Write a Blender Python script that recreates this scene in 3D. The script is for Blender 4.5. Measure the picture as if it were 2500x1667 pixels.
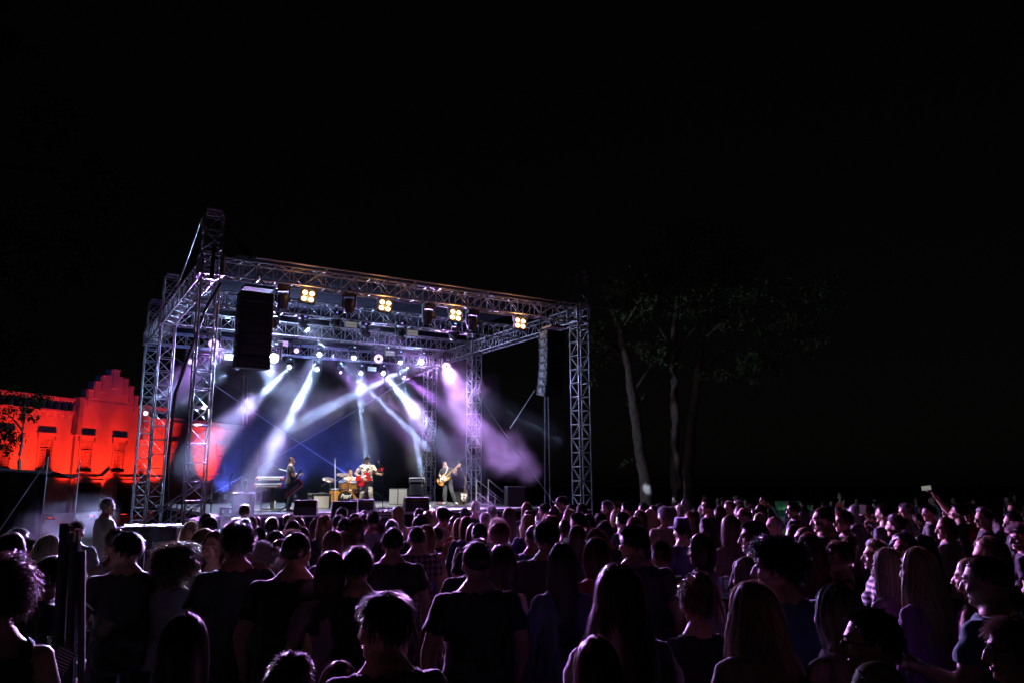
import bpy, bmesh, math, random
import numpy as np
from mathutils import Vector, Matrix, Euler
R = math.radians
random.seed(7); rng = np.random.default_rng(7)
for o in list(bpy.data.objects): bpy.data.objects.remove(o)
scene = bpy.context.scene
COL = scene.collection

# ------------------------------------------------------------------ camera
CF, CPT, CRL, CH = 1870.4, 0.1819, -0.0034, 2.05          # focal length (photo px), pitch, roll, height
cam_d = bpy.data.cameras.new('camera'); cam = bpy.data.objects.new('camera', cam_d); COL.objects.link(cam)
cam_d.sensor_width = 36.0; cam_d.lens = CF / 2500 * 36.0
cam_d.clip_start = 0.1; cam_d.clip_end = 500
cam.location = (0, 0, CH)
cam.rotation_euler = (Matrix.Rotation(R(90) + CPT, 4, 'X') @ Matrix.Rotation(CRL, 4, 'Z')).to_euler()
scene.camera = cam

# ------------------------------------------------------------------ world: night sky, Nishita turned down to night level
w = bpy.data.worlds.new('World'); scene.world = w; w.use_nodes = True
nt = w.node_tree; nt.nodes.clear()
sky = nt.nodes.new('ShaderNodeTexSky'); sky.sky_type = 'NISHITA'; sky.sun_disc = False
sky.sun_elevation = R(4); sky.sun_rotation = R(200)
bg = nt.nodes.new('ShaderNodeBackground'); bg.inputs['Strength'].default_value = 0.0004
wo = nt.nodes.new('ShaderNodeOutputWorld')
hs = nt.nodes.new('ShaderNodeHueSaturation'); hs.inputs['Saturation'].default_value = 0.25
nt.links.new(sky.outputs[0], hs.inputs['Color']); nt.links.new(hs.outputs[0], bg.inputs['Color']); nt.links.new(bg.outputs[0], wo.inputs['Surface'])
vs = scene.view_settings
scene.display_settings.display_device = 'sRGB'
vs.view_transform = 'Standard'; vs.look = 'None'; vs.exposure = 0; vs.gamma = 1; vs.use_curve_mapping = False
cy = scene.cycles
scene.render.engine = 'CYCLES'
cy.use_denoising = True; cy.denoiser = 'OPENIMAGEDENOISE'
cy.max_bounces = 5; cy.diffuse_bounces = 2; cy.glossy_bounces = 2; cy.transmission_bounces = 4; cy.volume_bounces = 0; cy.transparent_max_bounces = 24
cy.sample_clamp_direct = 0; cy.sample_clamp_indirect = 3
cy.volume_step_rate = 1.0; cy.volume_max_steps = 256
cy.use_light_tree = True
cy.caustics_reflective = False; cy.caustics_refractive = False

# ------------------------------------------------------------------ stage frame: u along the front edge, v into depth
YAW = .5498; SO = np.array([-8.783, 21.545]); SW, SD1, SD2 = 13.283, 8.255, 13.035
ZB, ZD = 8.0, 1.21
EX = np.array([math.cos(YAW), math.sin(YAW)]); EY = np.array([-EX[1], EX[0]])
def S(u, v, z=0.0):
    p = SO + EX * u + EY * v
    return Vector((p[0], p[1], z))
def ray(px, py):
    a = px - 1250; b = py - 833.5; cr, sr = math.cos(CRL), math.sin(CRL)
    X = a * cr + b * sr; Y = -a * sr + b * cr; c, s = math.cos(CPT), math.sin(CPT); u = -Y / CF
    return Vector((X / CF, c - u * s, s + u * c))
def at(px, py, Y):                     # the world point seen there at a distance Y from the camera
    r = ray(px, py); return r * (Y / r.y) + Vector((0, 0, CH))
def on_z(px, py, z):
    r = ray(px, py); return r * ((z - CH) / r.z) + Vector((0, 0, CH))
def on_v(px, py, v):
    r = ray(px, py); n = Vector((EY[0], EY[1], 0)); return r * ((v + float(SO @ EY)) / r.dot(n)) + Vector((0, 0, CH))

# ------------------------------------------------------------------ objects
def thing(name, label=None, cat=None, loc=(0, 0, 0), rz=0.0, group=None):
    o = bpy.data.objects.new(name, None); COL.objects.link(o); o.empty_display_size = .2
    o.location = loc; o.rotation_euler = (0, 0, rz)
    return tag(o, label, cat, group)
def tag(o, label=None, cat=None, group=None, kind=None):
    if label: o['label'] = label
    if cat: o['category'] = cat
    if group: o['group'] = group
    if kind: o['kind'] = kind
    return o
def link(name, mesh, parent=None, mat=None, loc=None, rot=None, sc=None):
    o = bpy.data.objects.new(name, mesh); COL.objects.link(o)
    if parent: o.parent = parent
    if mat is not None and not mesh.materials: mesh.materials.append(mat)
    if loc is not None: o.location = loc
    if rot is not None: o.rotation_euler = rot
    if sc is not None: o.scale = sc
    return o
def set_mat(o, mat):
    if not o.data.materials: o.data.materials.append(None)
    o.material_slots[0].link = 'OBJECT'; o.material_slots[0].material = mat
    return o

class MB:                              # collects shapes into one mesh
    def __init__(s): s.v = []; s.f = []
    def add(s, vs, fs):
        b = len(s.v); s.v += [tuple(map(float, q)) for q in vs]; s.f += [tuple(b + i for i in f) for f in fs]; return s
    def box(s, c, size, rot=None, top=1.0, topy=None):
        x, y, z = [q / 2 for q in size]; ty = top if topy is None else topy
        P = [Vector((-x, -y, -z)), Vector((x, -y, -z)), Vector((x, y, -z)), Vector((-x, y, -z)),
             Vector((-x * top, -y * ty, z)), Vector((x * top, -y * ty, z)), Vector((x * top, y * ty, z)), Vector((-x * top, y * ty, z))]
        if rot is not None: P = [rot @ p for p in P]
        c = Vector(c)
        return s.add([p + c for p in P], [(3, 2, 1, 0), (4, 5, 6, 7), (0, 1, 5, 4), (1, 2, 6, 5), (2, 3, 7, 6), (3, 0, 4, 7)])
    def tube(s, a, b, r, r2=None, n=8, cap=True):
        a, b = Vector(a), Vector(b); r2 = r if r2 is None else r2
        q = (b - a).to_track_quat('Z', 'Y'); vs = []
        for p, rr in ((a, r), (b, r2)):
            for i in range(n):
                t = 2 * math.pi * i / n; vs.append(p + q @ Vector((rr * math.cos(t), rr * math.sin(t), 0)))
        fs = [(i, (i + 1) % n, n + (i + 1) % n, n + i) for i in range(n)]
        if cap: fs += [tuple(reversed(range(n))), tuple(range(n, 2 * n))]
        return s.add(vs, fs)
    def path(s, pts, r, n=6):           # a bent tube through points
        pts = [Vector(p) for p in pts]; vs = []; m = len(pts)
        rs = r if isinstance(r, (list, tuple)) else [r] * m
        for k, p in enumerate(pts):
            d = (pts[min(k + 1, m - 1)] - pts[max(k - 1, 0)]); q = d.to_track_quat('Z', 'Y') if d.length > 1e-9 else Euler((0, 0, 0)).to_quaternion()
            for i in range(n):
                t = 2 * math.pi * i / n; vs.append(p + q @ Vector((rs[k] * math.cos(t), rs[k] * math.sin(t), 0)))
        fs = [(k * n + i, k * n + (i + 1) % n, (k + 1) * n + (i + 1) % n, (k + 1) * n + i) for k in range(m - 1) for i in range(n)]
        fs += [tuple(reversed(range(n))), tuple(range((m - 1) * n, m * n))]
        return s.add(vs, fs)
    def lathe(s, prof, c=(0, 0, 0), n=16, rot=None, cap=True):
        vs = []; c = Vector(c)
        for (r, z) in prof:
            for i in range(n):
                t = 2 * math.pi * i / n; p = Vector((r * math.cos(t), r * math.sin(t), z))
                if rot is not None: p = rot @ p
                vs.append(p + c)
        m = len(prof)
        fs = [(k * n + i, k * n + (i + 1) % n, (k + 1) * n + (i + 1) % n, (k + 1) * n + i) for k in range(m - 1) for i in range(n)]
        if cap and prof[0][0] > 1e-6: fs.append(tuple(reversed(range(n))))
        if cap and prof[-1][0] > 1e-6: fs.append(tuple(range((m - 1) * n, m * n)))
        return s.add(vs, fs)
    def prism(s, outline, y0, y1, rot=None, c=(0, 0, 0)):    # outline in xz, extruded along y
        n = len(outline); P = [Vector((x, y0, z)) for x, z in outline] + [Vector((x, y1, z)) for x, z in outline]; c = Vector(c)
        if rot is not None: P = [rot @ p for p in P]
        return s.add([p + c for p in P], [tuple(range(n)), tuple(reversed(range(n, 2 * n)))] + [(i, n + i, n + (i + 1) % n, (i + 1) % n) for i in range(n)])
    def mesh(s, name, smooth=False, bevel=0):
        me = bpy.data.meshes.new(name); me.from_pydata(s.v, [], s.f)
        bm = bmesh.new(); bm.from_mesh(me)
        bmesh.ops.recalc_face_normals(bm, faces=bm.faces)
        if bevel: bmesh.ops.bevel(bm, geom=list(bm.edges), offset=bevel, segments=1, affect='EDGES', clamp_overlap=True)
        bm.to_mesh(me); bm.free()
        if smooth:
            me.polygons.foreach_set('use_smooth', [True] * len(me.polygons))
        return me
    def build(s, name, mat, parent=None, smooth=False, bevel=0, loc=None, rot=None):
        return link(name, s.mesh(name, smooth, bevel), parent, mat, loc, rot)
def copy_tree(o, parent=None):
    c = o.copy(); COL.objects.link(c)
    if parent is not None: c.parent = parent
    for ch in o.children: copy_tree(ch, c)
    return c
def smooth_by_angle(o, a=40):
    me = o.data; me.polygons.foreach_set('use_smooth', [True] * len(me.polygons))
    try: me.set_sharp_from_angle(angle=R(a))
    except Exception: pass
    return o

# ------------------------------------------------------------------ materials
MATS = {}
def mat(name, col=(.5, .5, .5), rough=.6, metal=0.0, noise=0.0, scale=8.0, bump=0.0, bscale=40.0, spec=.5, emit=None, es=0.0, objcol=False, sheen=0.0, trans=0.0, alpha=1.0, col2=None, nstretch=None):
    m = bpy.data.materials.new(name); m.use_nodes = True; MATS[name] = m
    t = m.node_tree; b = t.nodes['Principled BSDF']; L = t.links.new
    b.inputs['Roughness'].default_value = rough; b.inputs['Metallic'].default_value = metal
    b.inputs['Specular IOR Level'].default_value = spec
    b.inputs['Base Color'].default_value = (*col, 1)
    src = None
    if objcol:
        oi = t.nodes.new('ShaderNodeObjectInfo'); src = oi.outputs['Color']
    if noise or col2 is not None:
        tc = t.nodes.new('ShaderNodeTexCoord'); no = t.nodes.new('ShaderNodeTexNoise'); no.inputs['Scale'].default_value = scale; no.inputs['Detail'].default_value = 4
        mp = t.nodes.new('ShaderNodeMapping')
        if nstretch: mp.inputs['Scale'].default_value = nstretch
        L(tc.outputs['Object'], mp.inputs[0]); L(mp.outputs[0], no.inputs['Vector'])
        mx = t.nodes.new('ShaderNodeMix'); mx.data_type = 'RGBA'; mx.blend_type = 'MIX' if col2 is not None else 'MULTIPLY'
        if col2 is not None:
            cr = t.nodes.new('ShaderNodeValToRGB'); cr.color_ramp.elements[0].position = .4; cr.color_ramp.elements[1].position = .6
            L(no.outputs['Fac'], cr.inputs[0]); L(cr.outputs[0], mx.inputs[0]); mx.inputs[6].default_value = (*col, 1); mx.inputs[7].default_value = (*col2, 1)
            if src: L(src, mx.inputs[6])
        else:
            mx.inputs[0].default_value = 1.0
            mr = t.nodes.new('ShaderNodeMapRange'); mr.inputs[3].default_value = 1 - noise; mr.inputs[4].default_value = 1 + noise * .6; mr.inputs[1].default_value = .3; mr.inputs[2].default_value = .7
            L(no.outputs['Fac'], mr.inputs[0]); L(mr.outputs[0], mx.inputs[7]); mx.inputs[6].default_value = (*col, 1)
            if src: L(src, mx.inputs[6])
        src = mx.outputs[2]
    if src: L(src, b.inputs['Base Color'])
    if bump:
        tc = t.nodes.new('ShaderNodeTexCoord'); nb = t.nodes.new('ShaderNodeTexNoise'); nb.inputs['Scale'].default_value = bscale; nb.inputs['Detail'].default_value = 3
        bp = t.nodes.new('ShaderNodeBump'); bp.inputs['Strength'].default_value = bump; bp.inputs['Distance'].default_value = .02
        L(tc.outputs['Object'], nb.inputs['Vector']); L(nb.outputs['Fac'], bp.inputs['Height']); L(bp.outputs[0], b.inputs['Normal'])
    if emit: b.inputs['Emission Color'].default_value = (*emit, 1); b.inputs['Emission Strength'].default_value = es
    if sheen: b.inputs['Sheen Weight'].default_value = sheen; b.inputs['Sheen Roughness'].default_value = .4
    if trans: b.inputs['Transmission Weight'].default_value = trans; b.inputs['IOR'].default_value = 1.3
    if alpha < 1: b.inputs['Alpha'].default_value = alpha
    return m
M = {}
M['steel'] = mat('galvanised_steel', (.42, .41, .43), .42, .55, noise=.25, scale=6)
M['alu'] = mat('aluminium_rail', (.6, .6, .62), .35, .6, noise=.15, scale=5)
M['black'] = mat('black_paint', (.012, .012, .014), .55, noise=.3, scale=20)
M['blackmatte'] = mat('black_cloth', (.010, .010, .012), .85, noise=.4, scale=3, bump=.3, bscale=6)
M['grille'] = mat('speaker_grille', (.03, .03, .034), .5, .3, noise=.3, scale=90)
M['chrome'] = mat('chrome', (.8, .8, .82), .15, 1.0)
M['deck'] = mat('plywood_deck', (.17, .16, .135), .6, noise=.35, scale=3, bump=.2, bscale=30)
M['tarp'] = mat('roof_tarpaulin', (.014, .014, .019), .9, spec=0, noise=.3, scale=2, bump=.3, bscale=3)
M['cable'] = mat('rubber_cable', (.012, .012, .012), .5)
M['lens_dark'] = mat('dark_lens', (.02, .02, .03), .1, spec=.8)
# ================================================================== LIGHTS (lamps seen lit or inferred, and a few added ones)
WHITE = (.42, .60, 1.0); PURPLE = (.58, .20, 1.0); MAGENTA = (.72, .20, .95); BLUE = (.10, .14, 1.0); AMBER = (1.0, .42, .10)
def spot(parent, loc, target, power, col, size, blend=.3, radius=.06):
    d = bpy.data.lights.new('lamp_light', 'SPOT'); d.energy = power; d.color = col; d.spot_size = R(size); d.spot_blend = blend; d.shadow_soft_size = radius
    o = bpy.data.objects.new('lamp_light', d); COL.objects.link(o)
    loc, target = Vector(loc), Vector(target)
    q = (target - loc).to_track_quat('-Z', 'Y')
    mw = Matrix.LocRotScale(loc, q, None)
    if parent is not None:
        o.parent = parent; o.matrix_parent_inverse = Matrix.Identity(4); o.matrix_basis = parent_world(parent).inverted() @ mw
    else: o.matrix_world = mw
    return o
def stray(parent, loc, col, power):                            # light that leaves the lens sideways
    d = bpy.data.lights.new('lamp_light', 'POINT'); d.energy = power; d.color = col; d.shadow_soft_size = .06
    o = bpy.data.objects.new('lamp_light', d); COL.objects.link(o); o.parent = parent; o.matrix_basis = parent_world(parent).inverted() @ Matrix.Translation(loc); return o
def parent_world(p):
    m = Matrix.LocRotScale(p.location, p.rotation_euler, p.scale)
    return parent_world(p.parent) @ m if p.parent else m

# ================================================================== TRUSS: shared unit tube, every chord, rung and diagonal a piece of its own
_u = MB().tube((0, 0, 0), (0, 0, 1), 1.0, n=8); UNIT = _u.mesh('truss_tube', smooth=False); UNIT.materials.append(M['steel'])
UNIT.polygons.foreach_set('use_smooth', [len(p.vertices) == 4 for p in UNIT.polygons])
def rod(name, a, b, r, parent):
    a, b = Vector(a), Vector(b); d = b - a
    return link(name, UNIT, parent, None, a, d.to_track_quat('Z', 'Y').to_euler(), (r, r, d.length))
def box_truss(parent, A, B, side, up, w, h, bay, skip_rungs=()):
    """square truss from A to B (local), cross-section w along side and h along up"""
    A, B, side, up = Vector(A), Vector(B), Vector(side), Vector(up); d = B - A; n = max(1, round(d.length / bay)); st = d / n
    cor = [side * (sx * w / 2) + up * (sy * h / 2) for sx, sy in ((-1, -1), (1, -1), (1, 1), (-1, 1))]
    for c in cor: rod('chord', A + c, B + c, .027, parent)
    for k in range(n + 1):
        p = A + st * k
        for i in range(4): rod('rung', p + cor[i], p + cor[(i + 1) % 4], .017, parent)
    for k in range(n):
        p = A + st * k; q = p + st
        for i in range(4):
            c0, c1 = cor[i], cor[(i + 1) % 4]
            if (k + i) % 2: c0, c1 = c1, c0
            rod('diagonal', p + c0, q + c1, .014, parent)
TW = .5; BH = .52
TPOS = {'FL': (0, 0), 'ML': (0, SD1), 'RL': (0, SD2), 'FR': (SW, 0), 'MR': (SW, SD1), 'RR': (SW, SD2)}
TLAB = {'FL': 'tall front truss tower beside the near hanging line array, closest to the barrier',
        'ML': 'truss tower in front of the red lit building, middle one of the near stage side',
        'RL': 'outermost truss tower standing closest to the stepped gable of the red building',
        'FR': 'truss tower at the far front corner of the stage, next to the tree trunks',
        'MR': 'truss tower behind the handrails of the stairs on the far stage side',
        'RR': 'rear truss tower behind the bass player, seen through the purple beam'}
for k, (u, v) in TPOS.items():
    t = thing('truss_tower', TLAB[k], 'truss tower', S(u, v), YAW, 'truss towers holding the stage roof')
    box_truss(t, (0, 0, .06), (0, 0, 9.8), (1, 0, 0), (0, 1, 0), TW, TW, .5)
    MB().box((0, 0, .03), (.9, .9, .06)).build('base_plate', M['steel'], t)
    f = MB()
    for sx in (-1, 1):
        for sy in (-1, 1):
            f.box((sx * .30, sy * .30, ZB + .26), (.07, .07, .62))
    for z in (ZB - .03, ZB + .55):
        for s_ in (-1, 1): f.box((0, s_ * .30, z), (.67, .08, .05)); f.box((s_ * .30, 0, z), (.08, .53, .05))
    f.build('sleeve_block', M['steel'], t, bevel=.008)
    if k in ('FL',):
        MB().box((0, -.36, ZB + .27), (.10, .05, .95)).build('hoist_cover', M['black'], t)
    h = MB()                                                # the top wheel head of the tower
    for sx in (-.2, .2): h.box((sx, 0, 9.86), (.05, .62, .09))
    h.tube((-.24, -.26, 9.9), (.24, -.26, 9.9), .05); h.tube((-.24, .26, 9.9), (.24, .26, 9.9), .05)
    h.build('pulley_head', M['steel'], t)
def beam(label, a, b, side):
    t = thing('truss_beam', label, 'truss beam', S(*a, ZB + BH / 2), YAW, 'horizontal truss beams of the stage roof')
    L = Vector((b[0] - a[0], b[1] - a[1], 0))
    box_truss(t, (0, 0, 0), L, side, (0, 0, 1), .46, BH, .5)
    return t
beam('front roof truss beam carrying the amber lamp clusters', (.36, 0), (SW - .36, 0), (0, 1, 0))
beam('second roof truss beam, just behind the amber lamp clusters', (.25, 4.1), (SW - .25, 4.1), (0, 1, 0))
beam('third roof truss beam with the glowing purple ring lamps', (.36, SD1), (SW - .36, SD1), (0, 1, 0))
beam('rearmost roof truss beam above the lowest row of beam lights', (.36, SD2), (SW - .36, SD2), (0, 1, 0))
beam('side truss beam with red edges on the building side, front half', (0, .36), (0, SD1 - .36), (1, 0, 0))
beam('side truss beam on the building side, rear half near the outermost tower', (0, SD1 + .36), (0, SD2 - .36), (1, 0, 0))
beam('side truss beam on the tree side, front half above the far line array', (SW, .36), (SW, SD1 - .36), (1, 0, 0))
beam('side truss beam on the tree side, rear half above the purple ring lamp', (SW, SD1 + .36), (SW, SD2 - .36), (1, 0, 0))

# roof: sheet on the beams, its front edge tube, rear gutter tube, struts
def roof_z(u, v):
    return 8.66 + .50 * math.sin(math.pi * min(1, max(0, v / SD2))) ** .8 + .05 * math.sin(u * 2.1) * math.sin(v * 1.3)
roof = thing('stage_roof', 'dark tarpaulin stage roof with a steel tube along its front edge', 'stage roof', S(0, 0, 8.6), YAW)
vs_, fs_ = [], []; nu, nv = 36, 20
for layer in (0, .02):
    for j in range(nv + 1):
        for i in range(nu + 1):
            u = .7 + (SW - .9) * i / nu; v = -.30 + (SD2 + .6) * j / nv
            vs_.append((u, v, roof_z(u, v) - 8.6 + layer))
N1 = (nu + 1) * (nv + 1)
for j in range(nv):
    for i in range(nu):
        a = j * (nu + 1) + i; q = (a, a + 1, a + nu + 2, a + nu + 1)
        fs_.append(tuple(reversed(q))); fs_.append(tuple(N1 + t for t in q))
MB().add(vs_, fs_).build('tarpaulin', M['tarp'], roof, smooth=True)
rod('edge_tube', (1.2, -.33, .03), (SW + 1.75, -.33, .03), .035, roof)
rod('edge_tube', (.2, SD2 + .3, .05), (SW + .2, SD2 + .3, .05), .03, roof)
rod('side_tube', (-.34, -.1, 1.05), (-.34, 3.4, .0), .03, roof)
rod('side_tube', (-.34, 3.4, .0), (-.34, SD2, .0), .025, roof)
for u in (3.4, 6.4, 9.2, 12.2): rod('strut', (u, -.30, .0), (u - .7, .42, -.55), .03, roof)
MB().add([(.3, -.2, 1.0), (1.1, -.3, .05), (1.1, .1, .1), (.3, .1, 1.0), (.3, -.2, .97), (1.1, -.3, .02), (1.1, .1, .07), (.3, .1, .97)],
         [(0, 1, 2, 3), (7, 6, 5, 4), (0, 4, 5, 1), (1, 5, 6, 2), (2, 6, 7, 3), (3, 7, 4, 0)]).build('corner_flap', M['tarp'], roof)
# thin steel bracing wires that cross behind the band and guy the right side
M['dull_cable'] = mat('dull_steel_cable', (.12, .115, .12), .8)
for lab, a, b in (('brace cable from the roof corner near the building down behind the drummer', S(.3, SD2, 7.9), S(SW - .3, SD2, .1)),
                  ('brace cable rising across the backdrop from the building side to the rear tower top', S(.3, SD2, .1), S(SW - .3, SD2, 7.9)),
                  ('guy cable slanting down behind the far stairs to the far front tower foot', S(SW, SD1 - .2, 6.2), S(SW, .2, .1))):
    c = MB().path([a.lerp(b, k / 10) + Vector((0, 0, -.25 * math.sin(math.pi * k / 10) * .4)) for k in range(11)], .014, 6).build('brace_cable', M['dull_cable'])
    tag(c, lab, 'cable', 'brace cables of the roof')

# ================================================================== STAGE DECK
st = thing('stage', 'raised concert stage with worn plywood panels and black skirt', 'stage', S(0, 0, 0), YAW)
U0, U1, V0, V1 = .62, 12.0, -.6, SD2 - .6
k = 0
PAN = {}
for j in range(6):
    for i in range(6):
        x0 = U0 + (U1 - U0) * i / 6; x1 = U0 + (U1 - U0) * (i + 1) / 6; y0 = V0 + (V1 - V0) * j / 6; y1 = V0 + (V1 - V0) * (j + 1) / 6
        if not PAN: PAN['m'] = MB().box((0, 0, 0), (x1 - x0 - .012, y1 - y0 - .012, .05)).mesh('deck_panel', bevel=.004); PAN['m'].materials.append(M['deck'])
        link('deck_panel', PAN['m'], st, None, ((x0 + x1) / 2, (y0 + y1) / 2, ZD - .025 + random.uniform(-.003, .003)))
MB().box(((U0 + U1) / 2, V0 - .03, ZD - .05), (U1 - U0 + .1, .05, .10)).box((U0 - .03, (V0 + V1) / 2, ZD - .05), (.05, V1 - V0, .10)).box((U1 + .03, (V0 + V1) / 2, ZD - .05), (.05, V1 - V0, .10)).build('edge_rail', M['alu'], st)
sk = MB(); vs_, fs_ = [], []; n = 160
for i in range(n + 1):
    u = U0 + (U1 - U0) * i / n; d = .03 * math.sin(i * 1.9) + .015 * math.sin(i * .7)
    vs_ += [(u, V0 - .09 + d * .3, ZD - .1), (u, V0 - .11 + d, .02)]
fs_ = [(2 * i, 2 * i + 2, 2 * i + 3, 2 * i + 1) for i in range(n)]
sk.add(vs_, fs_)
vs_ = []
for i in range(n + 1):
    v = V0 + (V1 - V0) * i / n; d = .03 * math.sin(i * 1.7)
    vs_ += [(U0 - .08 + d * .3, v, ZD - .1), (U0 - .10 + d, v, .02)]
sk.add(vs_, fs_); sk.build('skirt', M['blackmatte'], st, smooth=True)
lg = MB()
for u in (1, 3, 5, 7, 9, 11, 12.3):
    for v in (-.6, 2.5, 5, 7.5, 10, 12): lg.tube((u, v, 0), (u, v, ZD - .06), .03)
lg.build('leg', M['steel'], st)
# row of black subwoofers before the stage: the lower ledge with the pale edge
for i in range(9):
    u = .9 + i * 1.08
    s_ = thing('subwoofer', 'black subwoofer below the stage front, %s' % ['first of the row at the near tower', 'second of the row from the near tower', 'under the black box with the bottle', 'under the bar stool', 'under the red keytar player', 'under the pale amplifier', 'under the bass drum', 'under the guitarist', 'last of the row toward the stairs'][i], 'subwoofer', S(u, -1.6, -.27), YAW, 'row of subwoofers below the stage')
    MB().box((0, 0, .5), (1.05, .8, 1.0)).build('cabinet', M['black'], s_, bevel=.012)
    MB().box((0, -.405, .5), (.97, .02, .92)).build('front_grille', M['grille'], s_)
    MB().box((0, 0, 1.004), (1.05, .8, .008)).build('top_cover', M['alu'] if i < 4 else M['black'], s_)

# ================================================================== LIGHT FIXTURES
def emat(name, col, s): return mat(name, (.02, .02, .02), .4, emit=col, es=s)
M['em_white'] = emat('lit_white_lens', (.86, .93, 1.0), 60); M['em_hot'] = emat('lit_hot_lens', (.93, .97, 1.0), 160); M['em_purple'] = emat('lit_purple_lens', (.74, .45, 1.0), 2.2)
M['em_pink'] = emat('lit_pink_lens', (.9, .35, 1.0), 8); M['em_amber'] = emat('lit_amber_lamp', (1.0, .60, .30), 5); M['em_disp'] = emat('fixture_display', (.35, .25, 1.0), 2.2)
M['em_disp2'] = emat('fixture_display_blue', (.3, .5, 1.0), 2.6)
M['panel_pale'] = mat('led_panel_face', (.62, .62, .58), .4, emit=(.9, .9, .82), es=.16)
_b = MB().box((0, 0, -.06), (.36, .24, .12)).box((0, 0, .03), (.10, .06, .06)).tube((0, 0, .06), (0, 0, .1), .05).mesh('base', bevel=.01); _b.materials.append(M['black'])
_y = MB().box((-.17, 0, -.30), (.05, .12, .36)).box((.17, 0, -.30), (.05, .12, .36)).box((0, 0, -.145), (.38, .13, .05)).mesh('yoke', bevel=.01); _y.materials.append(M['black'])
_h = MB().lathe([(.06, -.19), (.115, -.18), (.13, -.1), (.14, .0), (.135, .1), (.145, .12), (.145, .17), (.128, .175)], n=18).mesh('head', smooth=True); _h.materials.append(M['black'])
_l = MB().lathe([(.0, .183), (.07, .182), (.125, .176)], n=20).mesh('lens', smooth=True)
_ring = MB().lathe([(.055, .184), (.06, .20), (.13, .20), (.14, .178), (.055, .178), (.055, .184)], n=28, cap=False).mesh('lens', smooth=True)
_disp = MB().box((0, -.125, -.07), (.07, .012, .035)).mesh('display')
def moving_head(p, aim, lens_mat, label, cat='moving light', group='moving head lights under the roof', scale=1.0, ring=False, disp=None, hot=1.0):
    """fixture hung with its tilt axis at p, pointing to aim"""
    p = Vector(p); t = thing('moving_light', label, cat, p + Vector((0, 0, .42 * scale)), YAW, group); t.scale = (scale,) * 3
    d = (Vector(aim) - p).normalized(); d = Matrix.Rotation(-YAW, 3, 'Z') @ d
    link('base', _b, t); link('yoke', _y, t, None, None, (0, 0, math.atan2(d.x, -d.y)))
    hd = link('head', _h, t, None, (0, 0, -.42), d.to_track_quat('Z', 'Y').to_euler())
    ln = link('lens', _ring if ring else _l, hd); ln.scale = (hot, hot, 1)
    set_mat(ln, lens_mat)
    if disp: set_mat(link('display', _disp, t), disp)
    return t, p + (Vector(aim) - p).normalized() * .24 * scale
# beams: photo position of the lamp, depth row v, where the beam goes (photo position, distance), watt, cone, label
BEAMS = [
 ('a', (667, 790), 4.1, (664, 900), 27, 1200, 1.2, 'small lit beam light right of the near line array, its thin ray falling straight down', .8),
 ('b', (742, 798), 4.1, (1020, 1070), 27, 12000, 2.0, 'beam light under the second truss throwing a long pale ray down across the stage', 1.1),
 ('c', (890, 815), 4.1, (1579, 1192), 39.6, 1300, 1.7, 'beam light under the second truss whose ray crosses toward the far line array', .9),
 ('d', (584, 843), 8.25, (400, 960), 26, 8000, 2.0, 'beam light left of the near line array sending its ray out past the towers', .9),
 ('e', (527, 883), SD2, (395, 960), 30, 8000, 2.0, 'beam light seen through the near front tower, ray slanting down to the barrier side', .8),
 ('o', (583, 893), SD2, (395, 1010), 29, 6000, 2.2, 'beam light half hidden behind the near line array with a broken bright ray', .9),
 ('f', (670, 872), 8.25, (255, 1310), 11, 2800, 15, 'dazzling white lamp just below the near line array, brightest of all', 1.5),
 ('g', (782, 861), 8.25, (640, 1160), 24, 9000, 2.2, 'beam light over the keyboards with a long ray slanting to the stool', 1.15),
 ('h', (863, 868), 8.25, (895, 1122), 27.7, 4000, 2.4, 'beam light shining straight down on the guitarist in the patterned shirt', 1.15),
 ('k', (976, 878), 8.25, (1028, 1150), 30, 7000, 2.2, 'beam light with a thin vertical ray beside the rear truss tower', 1.1),
 ('l', (1032, 881), 8.25, (700, 1045), 24, 9000, 2.8, 'broad beam light pointing across the stage toward the keyboards', 1.5),
 ('m', (775, 900), SD2, (655, 1115), 21, 9000, 2.1, 'low beam light above the drums, its solid white ray slanting to the keytar player', 1.05),
 ('n', (707, 895), SD2, (560, 1040), 22, 9500, 2.0, 'low beam light with a broken white ray slanting to the hanging chain', 1.05),
 ('i', (881, 910), SD2, (888, 1080), 24, 5000, 1.8, 'low beam light with a short white vertical ray above the guitarist', 1.0),
 ('j', (935, 910), SD2, (1065, 1065), 24, 9000, 2.5, 'low beam light with a solid white ray widening toward the bass player', 1.1)]
LAMPPOS = {}; BEAMGAIN = 58.0; BLUEGAIN = 2600.0; WASHGAIN = 9.5
for k, q, v, q2, Y2, P, cone, lab, hot in BEAMS:
    p = on_v(*q, v); tg = at(*q2, Y2)
    hot *= .60; t, e = moving_head(p, tg, M['em_hot'] if k in 'fl' else M['em_white'], lab, hot=hot, scale=1.5 if k == 'f' else 1.0, disp=M['em_disp'] if k in 'abcg' else M['em_disp2'])
    spot(t, e, tg, P * BEAMGAIN, WHITE, cone, .35, .05); LAMPPOS[k] = (p, tg); stray(t, e, WHITE, 2600 if k == 'f' else (160 if k == 'l' else 55))
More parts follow.
